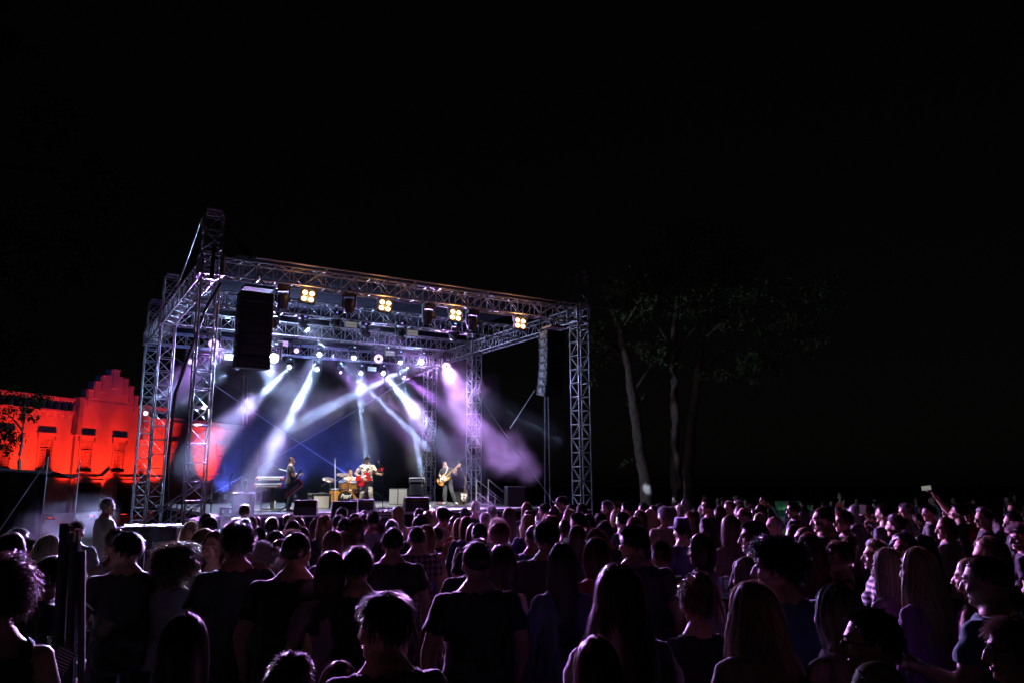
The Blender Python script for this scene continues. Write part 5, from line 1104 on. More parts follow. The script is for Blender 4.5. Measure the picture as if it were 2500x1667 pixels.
for c in [-6.1] + WL + WG + WR:
    y = -.28 if c in WG else 0.0; fr = MB()
    for s in (-1, 1): fr.box((c + s * .585, y - .02, 4.2), (.13, .10, 2.5))
    fr.box((c, y - .02, 5.42), (1.3, .10, .14)); wf = fr.build('window', M['stone'], bl_)
    MB().box((c, y - .10, 2.94), (1.42, .34, .12)).build('sill', M['stone'], wf, bevel=.015); MB().box((c, y - .09, 5.66), (1.62, .26, .11)).box((c, y - .06, 5.55), (1.44, .18, .10)).box((c - .72, y - .08, 5.36), (.10, .14, .3)).box((c + .72, y - .08, 5.36), (.10, .14, .3)).build('hood', M['stone'], wf, bevel=.015)
    MB().box((c, y + .30, 4.18), (1.04, .02, 2.36)).build('pane', M['dark_glass'], wf)
    sh = MB(); openr = c == .5
    for s in (-1, 1):
        for (z0, z1) in ((3.02, 4.62), (4.70, 5.34)):
            for xe in (-.225, .225): sh.box((c + s * .26 + xe * .94, y - .005, (z0 + z1) / 2), (.05, .05, z1 - z0))
            for z in (z0 + .03, z1 - .03): sh.box((c + s * .26, y - .005, z), (.38, .05, .06))
    sh.build('shutter_frame', M['shutter'], wf)
    for s in (-1, 1):
        for (z0, z1) in ((3.02, 4.62), (4.70, 5.34)):
            if openr and z0 < 4 and s > 0: continue
            z = z0 + .10
            while z < z1 - .08: link('slat', _slat, wf, None, (c + s * .26, y - .005, z)); z += .105
# ground floor portals
for c, w_ in ((4.3, 2.1), (7.9, 1.9)):
    pf = MB().box((c - w_ / 2 - .14, -.36, 1.1), (.28, .2, 2.2)).box((c + w_ / 2 + .14, -.36, 1.1), (.28, .2, 2.2)).box((c, -.38, 2.28), (w_ + .7, .26, .18)).build('portal_frame', M['stone'], bl_)
    MB().box((c, -.30, 1.08), (w_, .05, 2.14)).build('door', M['wood_dark'], bl_)
MB().prism([(5.4, 2.62), (6.6, 2.62), (6.35, 2.85), (6.12, 3.02), (6.0, 3.18), (5.88, 3.02), (5.65, 2.85)], -.5, -.38).build('pediment', M['stone'], bl_)
wl = MB().box((8.9, -.31, 1.35), (1.0, .06, 1.5)).build('barred_window', M['dark_glass'], bl_); br_ = MB()
for k in range(4): br_.box((8.5 + k * .27, -.36, 1.35), (.035, .03, 1.5))
for k in range(4): br_.box((8.9, -.36, .7 + k * .43), (1.0, .03, .035))
br_.build('bars', M['shutter'], wl)
BG = bl_
for x, P, lab in ((-4.4, .8, 'red floodlight under the wall at the tree, nearest end of the facade'), (-1.1, 1.3, 'red floodlight between the tree and the first full window'), (2.35, 1.1, 'red floodlight at the near edge of the stepped gable'), (5.25, 1.0, 'red floodlight in the middle of the stepped gable'), (8.2, .8, 'red floodlight at the far edge of the stepped gable'), (11.2, 1.7, 'red floodlight seen between the two nearest truss towers'), (17.8, 1.7, 'red floodlight beside the last shuttered window')):
    t = thing('floodlight', lab, 'floodlight', B0 + Matrix.Rotation(BA, 3, 'Z') @ Vector((x, -2.9, -.28)), BA, 'red floodlights before the facade')
    MB().box((0, 0, .05), (.46, .3, .10)).box((-.24, 0, .10), (.03, .06, .2)).box((.24, 0, .10), (.03, .06, .2)).build('housing', M['black'], t, bevel=.01); set_mat(MB().box((0, 0, .103), (.40, .24, .006)).build('glass_front', None, t), MATS.get('lit_red') or mat('lit_red', (.1, 0, 0), emit=(1, .04, .02), es=4))
    d = bpy.data.lights.new('lamp_light', 'SPOT'); d.energy = REDGAIN * P; d.color = (1.0, .024, .010); d.spot_size = R(47); d.spot_blend = .9; d.shadow_soft_size = .08
    o = bpy.data.objects.new('lamp_light', d); COL.objects.link(o); o.parent = t; o.location = (0, 0, .16); o.rotation_euler = (R(90 + 61), 0, 0)

# ================================================================== TREES
M['bark'] = mat('tree_bark', (.21, .15, .10), .95, noise=.45, scale=3, bump=1.0, bscale=14, nstretch=(4, 4, .8)); M['leaf_green'] = mat('leaf_green', (.075, .12, .04), .7, col2=(.12, .15, .05), scale=.6, spec=.2); M['leaf'] = mat('leaf', (.008, .015, .005), .9, col2=(.014, .02, .007), scale=.6, spec=0)  # leaf carries shade in its colour, a darkened copy of leaf_green
def leaf_mass(seed, blobs, n, size, droop=.4):
    """leaf-sized faces spread through clumps; blobs: (center, radius)"""
    rg = np.random.default_rng(seed); tot = sum(r ** 2 for _, r in blobs); V, F = [], []
    for c, r in blobs:
        k = int(n * r * r / tot); sub = max(4, int(k / 60)); cc = rg.normal(size=(sub, 3)); cc /= np.linalg.norm(cc, axis=1)[:, None]; cc *= (rg.random((sub, 1)) ** .45) * r; cc[:, 2] *= .7
        for q in cc:
            m = max(6, k // sub); p = q + rg.normal(size=(m, 3)) * r * .13 + np.array(c); p[:, 2] -= np.abs(rg.normal(size=m)) * droop * r * .12
            for a in p:
                d = rg.normal(size=3); d[2] -= .8; d /= np.linalg.norm(d); u = np.cross(d, rg.normal(size=3)); u /= np.linalg.norm(u); l = size * rg.uniform(.6, 1.4); b = len(V)
                V += [a, a + d * l * .5 + u * l * .22, a + d * l, a + d * l * .5 - u * l * .22]; F.append((b, b + 1, b + 2, b + 3))
    return MB().add(V, F)
M['shaded_bark'] = mat('shaded_bark', (.012, .010, .008), .95, spec=0)  # bark with shade put into its colour, keeps beam-struck boughs dark
def tree(lab, base, trunk, limbs, blobs, n, size, seed, r0, name='leafy_tree', group=None, bark='bark'):
    t = thing(name, lab, 'tree', base, 0, group); pts = [Vector(p) for p in trunk]; m = len(pts); rg = random.Random(seed)
    fine = []
    for i in range(m - 1):
        for k in range(4): fine.append(pts[i].lerp(pts[i + 1], k / 4) + Vector((rg.gauss(0, .02), rg.gauss(0, .02), 0)))
    fine.append(pts[-1]); nn = len(fine)
    MB().path(fine, [r0 * (1.25 if k == 0 else 1) * (1 - .62 * k / nn) * (1 + .05 * math.sin(k * 2.3)) for k in range(nn)], 12).build('trunk', M[bark], t, smooth=True)
    for a, b, c, r in limbs: MB().path([a, b, c], [r, r * .7, r * .25], 7).build('limb', M[bark], t, smooth=True)
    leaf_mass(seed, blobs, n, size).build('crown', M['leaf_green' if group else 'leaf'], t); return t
def RL_(px, py, Y, base): return at(px, py, Y) - base
bz = GROUND(40)
b1 = at(1585, 1250, 40); b1.z = bz; f1 = lambda x, y, Y=40, b=b1: at(x, y, Y) - b
tree('slender leaning tree with a white light patch on its trunk', b1, [Vector((0, 0, 0)), f1(1577, 1180), f1(1560, 1080), f1(1548, 1000), f1(1535, 900), f1(1510, 800), f1(1490, 740)], [(f1(1545, 960), f1(1570, 920), f1(1600, 880), .09), (f1(1540, 900), f1(1500, 850), f1(1450, 830), .09), (f1(1515, 810), f1(1560, 740), f1(1600, 700), .1)],
     [(f1(1560, 980), .7), (f1(1530, 1130), .45), (f1(1470, 820), 1.8), (f1(1540, 740), 2.2), (f1(1430, 900), 1.0), (f1(1600, 860), 1.2)], 4200, .20, 1, .36, group='tall trees to the right of the stage')
b2 = at(1650, 1250, 41); b2.z = bz; f2 = lambda x, y, Y=41: at(x, y, Y) - b2
tree('straight upright tree trunk, middle one of the three', b2, [Vector((0, 0, 0)), f2(1650, 1150), f2(1648, 1020), f2(1645, 900), f2(1648, 800), f2(1655, 700)], [(f2(1647, 880), f2(1680, 820), f2(1720, 780), .09), (f2(1646, 860), f2(1610, 800), f2(1580, 760), .09)],
     [(f2(1650, 870), 1.0), (f2(1650, 720), 2.6), (f2(1580, 680), 2.0), (f2(1640, 600), 2.2)], 4200, .20, 2, .32, group='tall trees to the right of the stage')
b3 = at(1680, 1250, 42); b3.z = bz; f3 = lambda x, y, Y=42: at(x, y, Y) - b3
tree('tree leaning to the right whose low leafy branches hang out', b3, [Vector((0, 0, 0)), f3(1680, 1150), f3(1688, 1050), f3(1698, 960), f3(1710, 860), f3(1722, 760), f3(1735, 660)], [(f3(1705, 900), f3(1770, 850), f3(1850, 880), .10), (f3(1715, 830), f3(1800, 760), f3(1900, 740), .10), (f3(1685, 1080), f3(1695, 1070), f3(1705, 1090), .03)],
     [(f3(1760, 900), 1.5), (f3(1840, 890), 1.4), (f3(1930, 800), 2.0), (f3(1800, 720), 2.8), (f3(1750, 620), 2.6), (f3(1690, 1090), .35), (f3(2020, 720), 2.0)], 7000, .20, 3, .33, group='tall trees to the right of the stage')
b5 = at(48, 1250, 30); b5.z = GROUND(30); f5 = lambda x, y, Y=30: at(x, y, Y) - b5
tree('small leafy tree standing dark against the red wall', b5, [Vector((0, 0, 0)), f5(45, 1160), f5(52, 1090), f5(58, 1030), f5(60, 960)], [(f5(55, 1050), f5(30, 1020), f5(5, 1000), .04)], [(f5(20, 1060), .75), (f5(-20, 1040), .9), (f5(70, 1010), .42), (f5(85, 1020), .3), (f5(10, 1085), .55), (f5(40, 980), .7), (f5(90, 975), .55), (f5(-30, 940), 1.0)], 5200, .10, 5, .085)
b6 = at(-260, 1250, 14); b6.z = GROUND(14); f6 = lambda x, y, Y=14: at(x, y, Y) - b6
tree('tall dark tree outside the left edge, its boughs hanging into the black sky', b6, [Vector((0, 0, 0)), f6(-250, 900), f6(-230, 500), f6(-200, 100)], [(f6(-245, 800), f6(-80, 640), f6(120, 600), .10), (f6(-235, 600), f6(-60, 400), f6(150, 420), .10), (f6(-210, 300), f6(-100, 120), f6(60, 90), .08)], [(f6(150, 620), .75), (f6(200, 540), .6), (f6(60, 560), .9), (f6(220, 420), .8), (f6(40, 110), .6), (f6(-40, 60), .9), (f6(20, 700), .8), (f6(-60, 850), 1.1), (f6(120, 300), .9)], 6500, .09, 6, .28, bark='shaded_bark')

# ================================================================== LEFT SIDE: tent, black table, barriers, tape
M['tent'] = mat('black_tent_cloth', (.012, .012, .016), .8, bump=.4, bscale=3)
tp = at(40, 1250, 27); tp.z = GROUND(27); t = thing('tent', 'black tent with a low curved roof before the red building', 'tent', tp, .25)
tv = []; 
for j in range(9):
    for i in range(15):
        x = -5.2 + 6.0 * i / 14; y = 4 * j / 8; z = at(0, 1152, 27).z - tp.z + .12 - .14 * ((i - 4) / 6) ** 2 * .5 + .10 * math.sin(j * .8); tv.append((x, y, z))
tv += [(x, y, z - .03) for x, y, z in tv]
def grid_faces(nx, ny, o, flip): return [((o + j * nx + i, o + j * nx + i + 1, o + (j + 1) * nx + i + 1, o + (j + 1) * nx + i) if not flip else (o + (j + 1) * nx + i, o + (j + 1) * nx + i + 1, o + j * nx + i + 1, o + j * nx + i)) for j in range(ny - 1) for i in range(nx - 1)]
MB().add(tv, grid_faces(15, 9, 0, False) + grid_faces(15, 9, 135, True)).build('roof_cloth', M['tent'], t, smooth=True)
sw_ = MB(); vs_ = []
for i in range(41):
    x = -5.2 + 6.0 * i / 40; d = .05 * math.sin(i * 1.5); z = at(0, 1152, 27).z - tp.z + .10 - .14 * ((i * 14 / 40 - 4) / 6) ** 2 * .5; vs_ += [(x, d, z), (x, d * 1.4, .05)]
sw_.add(vs_, [(2 * i, 2 * i + 2, 2 * i + 3, 2 * i + 1) for i in range(40)]); sw_.build('side_cloth', M['tent'], t, smooth=True)
for x, y in ((.78, .05), (.78, 3.9), (-5.1, 3.9)): MB().tube((x, y, 0), (x, y, 3.3), .03).build('tent_pole', M['alu'], t)
MB().tube((.8, .05, 3.2), (-.55, -1.0, 0), .012).build('guy_rope', M['alu'], t)
p = at(367, 1318, 15.0); p.z = GROUND(15); h = at(367, 1284, 15).z - p.z
t = thing('technician_table', 'table draped in black cloth beside the foot of the near towers', 'table', p, .10); MB().box((0, 0, h - .03), (1.05, .7, .05)).build('table_top', M['blackmatte'], t); dv = []
for i in range(81):
    a = i / 80 * 3.6 - 1.8; x = max(-.54, min(.54, a * .9 if abs(a) < .6 else math.copysign(.54, a))); y = -.36 if abs(a) < .6 else -.36 + (abs(a) - .6) * .6; w_ = .02 * math.sin(i * 1.1); dv += [(x + w_ * (abs(a) > .6), y + w_ * (abs(a) < .6), h - .004), (x * 1.02 + w_ * (abs(a) > .6), y - .02 + w_, .03)]
MB().add(dv, [(2 * i, 2 * i + 2, 2 * i + 3, 2 * i + 1) for i in range(80)]).build('drape', M['blackmatte'], t, smooth=True)
cv = []
for j in range(9):
    for i in range(21): cv.append((-.5 + i * .05, -.3 + j * .07, h + .012 + .018 * (1 + math.sin(i * 1.1 + j) * math.cos(j * 1.9 + i * .4))))
tag(link('plastic_sheet', MB().add(cv, grid_faces(21, 9, 0, False)).mesh('plastic_sheet', True), None, mat('shiny_black_sheet', (.010, .010, .016), .6, spec=.1), p, (0, 0, .1)), 'shiny dark plastic sheet lying on the black draped table', 'sheet')
def barrier(a, b, lab):
    a, b = Vector(a), Vector(b); a.z = GROUND(a.y); b.z = GROUND(b.y); d = b - a; L = d.length; t = thing('crowd_barrier', lab, 'barrier', a, math.atan2(d.y, d.x), 'steel crowd barriers by the table')
    MB().path([(0, 0, .18), (0, 0, 1.0), (.08, 0, 1.1), (L - .08, 0, 1.1), (L, 0, 1.0), (L, 0, .18), (.0, 0, .18)], .02, 7).build('frame', M['steel'], t, smooth=True); n = int(L / .115)
    _b = MB().tube((0, 0, .18), (0, 0, 1.09), .008, n=6).mesh('bar'); _b.materials.append(M['alu'])
    for k in range(1, n): link('bar', _b, t, None, (L * k / n, 0, 0))
    for x in (.25, L - .25): MB().box((x, 0, .02), (.05, .6, .03)).tube((x, 0, .03), (x, 0, .18), .016).build('foot', M['steel'], t)
    return t
bb = barrier(at(322, 1316, 13.6), at(452, 1309, 14.3), 'crowd barrier with bright upright bars before the black draped table'); MB().box((.72, -.03, .98), (.15, .008, .14)).build('plate', M['white'], bb)
barrier(at(215, 1318, 14.2), at(318, 1316, 13.8), 'crowd barrier half hidden behind the couple drinking beer')
M['tape_red'] = mat('red_white_tape', (.6, .02, .03), .4, col2=(.7, .7, .68), scale=5)
for (pts, lab) in (([(212, 1343), (226, 1338), (240, 1336)], 'upper strip of red and white tape behind the beer drinker'), ([(190, 1425), (208, 1424), (228, 1420)], 'red and white tape tied in a knot over the lit grass'), ([(214, 1358), (228, 1352), (242, 1347)], 'lower strip of red and white tape behind the beer drinker')):
    Pn = [at(x, y, 10.5) for x, y in pts]; fine = [Pn[0].lerp(Pn[1], k / 5) for k in range(5)] + [Pn[1].lerp(Pn[2], k / 5) for k in range(6)]; v_ = []
    for k, q in enumerate(fine): v_ += [q + Vector((0, .01 * math.sin(k * 1.7), .028)), q + Vector((0, -.01 * math.sin(k), -.028))]
    tag(MB().add(v_, [(2 * i, 2 * i + 2, 2 * i + 3, 2 * i + 1) for i in range(len(fine) - 1)]).build('barrier_tape', M['tape_red']), lab, 'tape', 'red and white barrier tape')
# folded parasol standing in the left foreground
Yp = 4.0; pb = at(170, 1667, Yp); px_ = lambda x, y: at(x, y, Yp) - Vector((pb.x, pb.y, GROUND(Yp)))
t = thing('folded_parasol', 'closed black parasol with shiny metal ribs standing at the left front', 'parasol', (pb.x, pb.y, GROUND(Yp)))
MB().tube((.0, 0, .02), px_(176, 1330), .024).build('pole', M['chrome'], t)
for k, (x0, y0, x1, y1, c) in enumerate(((164, 1276, 152, 1667, 'b'), (172, 1300, 163, 1667, 'b'), (183, 1290, 172, 1667, 'c'), (187, 1320, 190, 1667, 'b'), (180, 1295, 168, 1450, 'c'), (193, 1345, 199, 1667, 'b'), (168, 1330, 158, 1667, 'b'))):
    a = px_(x0, y0) + Vector((0, (k % 3) * .03 - .03, 0)); b = px_(x1, y1) + Vector((0, (k % 3) * .05 - .05, -.3)); d = a - b
    MB().box((0, 0, 0), (.022 if c == 'b' else .012, .03, d.length), rot=d.to_track_quat('Z', 'Y').to_matrix()).build('rib', M['black'] if c == 'b' else M['chrome'], t, loc=(a + b) / 2)
MB().box(px_(162, 1288), (.045, .03, .03)).build('top_catch', M['black'], t)
tag(MB().tube(at(187, 1452, 4.6), at(229, 1489, 4.6), .006).build('walking_strap', M['white']), 'thin white strap leading from the parasol to the dark bag', 'strap')
def tote(p, lab, m, sx=1.0):
    t = thing('tote_bag', lab, 'bag', p, .3); t.scale = (.27 * sx,) * 3; t.rotation_euler = (0, .5, .3); vs_ = []; 
    for j in range(9):
        for i in range(20):
            a = 2 * math.pi * i / 20; z = .36 * j / 8; vs_.append((.16 * math.cos(a) * (1 + .08 * math.sin(j)), (.07 + .02 * math.sin(j * 1.1)) * math.sin(a) * (1 - j / 14), z))
    MB().add(vs_, [(j * 20 + i, j * 20 + (i + 1) % 20, (j + 1) * 20 + (i + 1) % 20, (j + 1) * 20 + i) for j in range(8) for i in range(20)]).build('bag_body', m, t, smooth=True); MB().path([(-.08, 0, .34), (-.07, 0, .52), (.07, 0, .52), (.08, 0, .34)], .008, 6).build('handle', M['blackmatte'], t); return t
tote(at(137, 1632, 3.9), 'black and white striped tote bag hanging beside the cups', PAT['stripes'])
tote(at(240, 1558, 5.0), 'dark brown bag hanging behind the man in the black T-shirt', mat('brown_leather', (.10, .06, .035), .45, noise=.3), 1.2)
# high tables with cups
def high_table(p, zt, r, lab):
    t = thing('high_table', lab, 'table', (p.x, p.y, GROUND(p.y)), 0); h = zt - GROUND(p.y); MB().lathe([(0, h - .03), (r, h - .03), (r + .01, h - .015), (r, h), (0, h)], n=30).build('table_top', M['plastic'], t); MB().tube((0, 0, .03), (0, 0, h - .03), .03).build('pole', M['steel'], t); MB().lathe([(0, .03), (.06, .03), (.24, .01), (.24, 0), (0, 0)], n=24).build('base', M['steel'], t); return t
def cup(p, lab, fill=None, h=.12, rz=0, group='plastic cups', stack=1):
    t = thing('plastic_cup', lab, 'cup', p, rz, group); MB().lathe([(0, .002), (.028, .002), (.029, .0), (.030, .004), (.039, h - .004), (.041, h), (.038, h - .002), (.028, .006), (0, .006)], n=20).build('cup_body', M['plas'], t, smooth=True)
    if fill: MB().lathe([(0, .008), (.0275, .008), (.0275 + .009 * fill, .006 + (h - .02) * fill), (0, .006 + (h - .02) * fill)], n=18).build('drink', M['beer'], t, smooth=True); MB().lathe([(0, .007 + (h - .02) * fill), (.0275 + .009 * fill, .007 + (h - .02) * fill), (.029 + .009 * fill, .02 + (h - .02) * fill), (0, .022 + (h - .02) * fill)], n=18).build('foam', M['foam'], t, smooth=True)
    for k in range(1, stack): MB().lathe([(.032 + .0005 * k, .02 * k), (.0415, h + .016 * k), (.039, h + .016 * k)], n=20, cap=False).build('nested_cup', M['plas'], t, smooth=True)
    return t
ht = at(112, 1622, 4.2); hz_ = ht.z; high_table(ht + Vector((-.10, .05, 0)), hz_ - .002, .24, 'dark high table with plastic cups at the left front')
for (x, y, f, s, lab) in ((109, 1612, .55, 1, 'plastic cup of beer with foam on the left high table'), (128, 1572, None, 3, 'stack of empty plastic cups nearest the striped bag'), (118, 1545, None, 2, 'empty plastic cups behind the stack on the left table'), (126, 1520, None, 1, 'farthest empty plastic cup on the left high table'), (104, 1560, None, 1, 'empty plastic cup beside the curly haired woman')):
    d = (1612 - y) * .0042; q = at(x, 1612, 4.2 + d * 1.2); cup(Vector((ht.x + (x - 112) * .00225, ht.y - .12 + d, hz_)), lab, f, stack=s)
ht2 = at(1762, 1446, 7.1); high_table(ht2, ht2.z, .30, 'round high table with plastic cups in the middle of the right crowd')
for dx, dy, lab in ((-.03, -.06, 'tall empty plastic cup on the right high table, standing in front'), (.05, .04, 'second plastic cup on the right high table behind the first')): cup(Vector((ht2.x + dx, ht2.y + dy, ht2.z + .001)), lab, None, .135)
# drinks stall far right
sp2 = at(1930, 1262, 33); sp2.z = GROUND(33); t = thing('drinks_stall', 'drinks stall with a green awning and pale plank counter beyond the crowd', 'stall', sp2, -.2); hh = at(1930, 1247, 33).z - sp2.z
for k in range(10): MB().box((-.55 + k * .12, 0, hh / 2), (.11, .05, hh)).build('plank', M['guard'], t)
MB().box((0, .2, hh + .03), (1.4, .6, .05)).build('counter_top', M['guard'], t)
ha = at(1920, 1226, 33).z - sp2.z; M['green'] = mat('green_awning', (.06, .35, .12), .7)
MB().add([(-1.0, -.5, ha - .30), (1.0, -.5, ha - .30), (.7, .9, ha + .05), (-.7, .9, ha + .05), (-1.0, -.5, ha - .55), (1.0, -.5, ha - .55), (-1.0, -.48, ha - .33), (1.0, -.48, ha - .33), (.7, .9, ha + .02), (-.7, .9, ha + .02)], [(0, 1, 2, 3), (4, 5, 1, 0), (9, 8, 7, 6)]).build('awning', M['green'], t)
for x in (-.65, .65): MB().tube((x, .5, 0), (x, .5, ha - .05), .025).build('post', M['white'], t)
d = bpy.data.lights.new('lamp_light', 'POINT'); d.energy = 14; d.color = (1, .95, .8); d.shadow_soft_size = .1; o = bpy.data.objects.new('lamp_light', d); COL.objects.link(o); o.parent = t; o.location = (0, -.35, ha - .22)
bm_ = MB().lathe([(0, -.04), (.035, -.03), (.04, 0), (.02, .04), (0, .05)], (0, -.35, ha - .22), 10).build('bulb', None, t); set_mat(bm_, mat('lit_bulb', (.5, .5, .5), emit=(1, .95, .8), es=6))
# ================================================================== THE CROWD
SC = S(6.5, 3.0)
BODYX = {}
def place(x, y, Y, body, hs, hc, top, tc, label, turn=0.0, wide=1.0, extra=(), bottom='trousers', bc=(.03, .03, .04), patt=None, face=None, h=None, skin=None, group=PG):
    """x, y: where the top of the head is seen; Y: distance"""
    p = at(x, y, Y); g = GROUND(p.y); hh = p.z - g; B = BODY[body]
    top_local = 1.765 + {'afro': .05, 'updo': .03, 'curly': .02, 'messy': .01}.get(hs, 0) - (.02 if hs in ('bald', 'shaved') else 0)
    sc = hh / top_local; sc2 = min(max(sc, .62), 1.14)
    if abs(sc - sc2) > .01: print('SCALE', label[:40], round(sc, 2))
    d = SC - Vector((p.x, p.y, 0)); rz = math.atan2(-d.x, d.y) + turn + random.uniform(-.12, .12)
    if face is None: face = abs(turn) > .6 or x > 1650 or body in ('fL', 'fR', 'mL')
    return person((p.x, p.y, g), rz, body, hs, hc, top, tc, label, sc2, wide, bottom, bc, skin, extra, patt, face, group)
DK_, NV, WH, LB, TE = (.02, .02, .024), (.025, .03, .08), (.55, .54, .54), (.16, .22, .42), (.05, .20, .22)
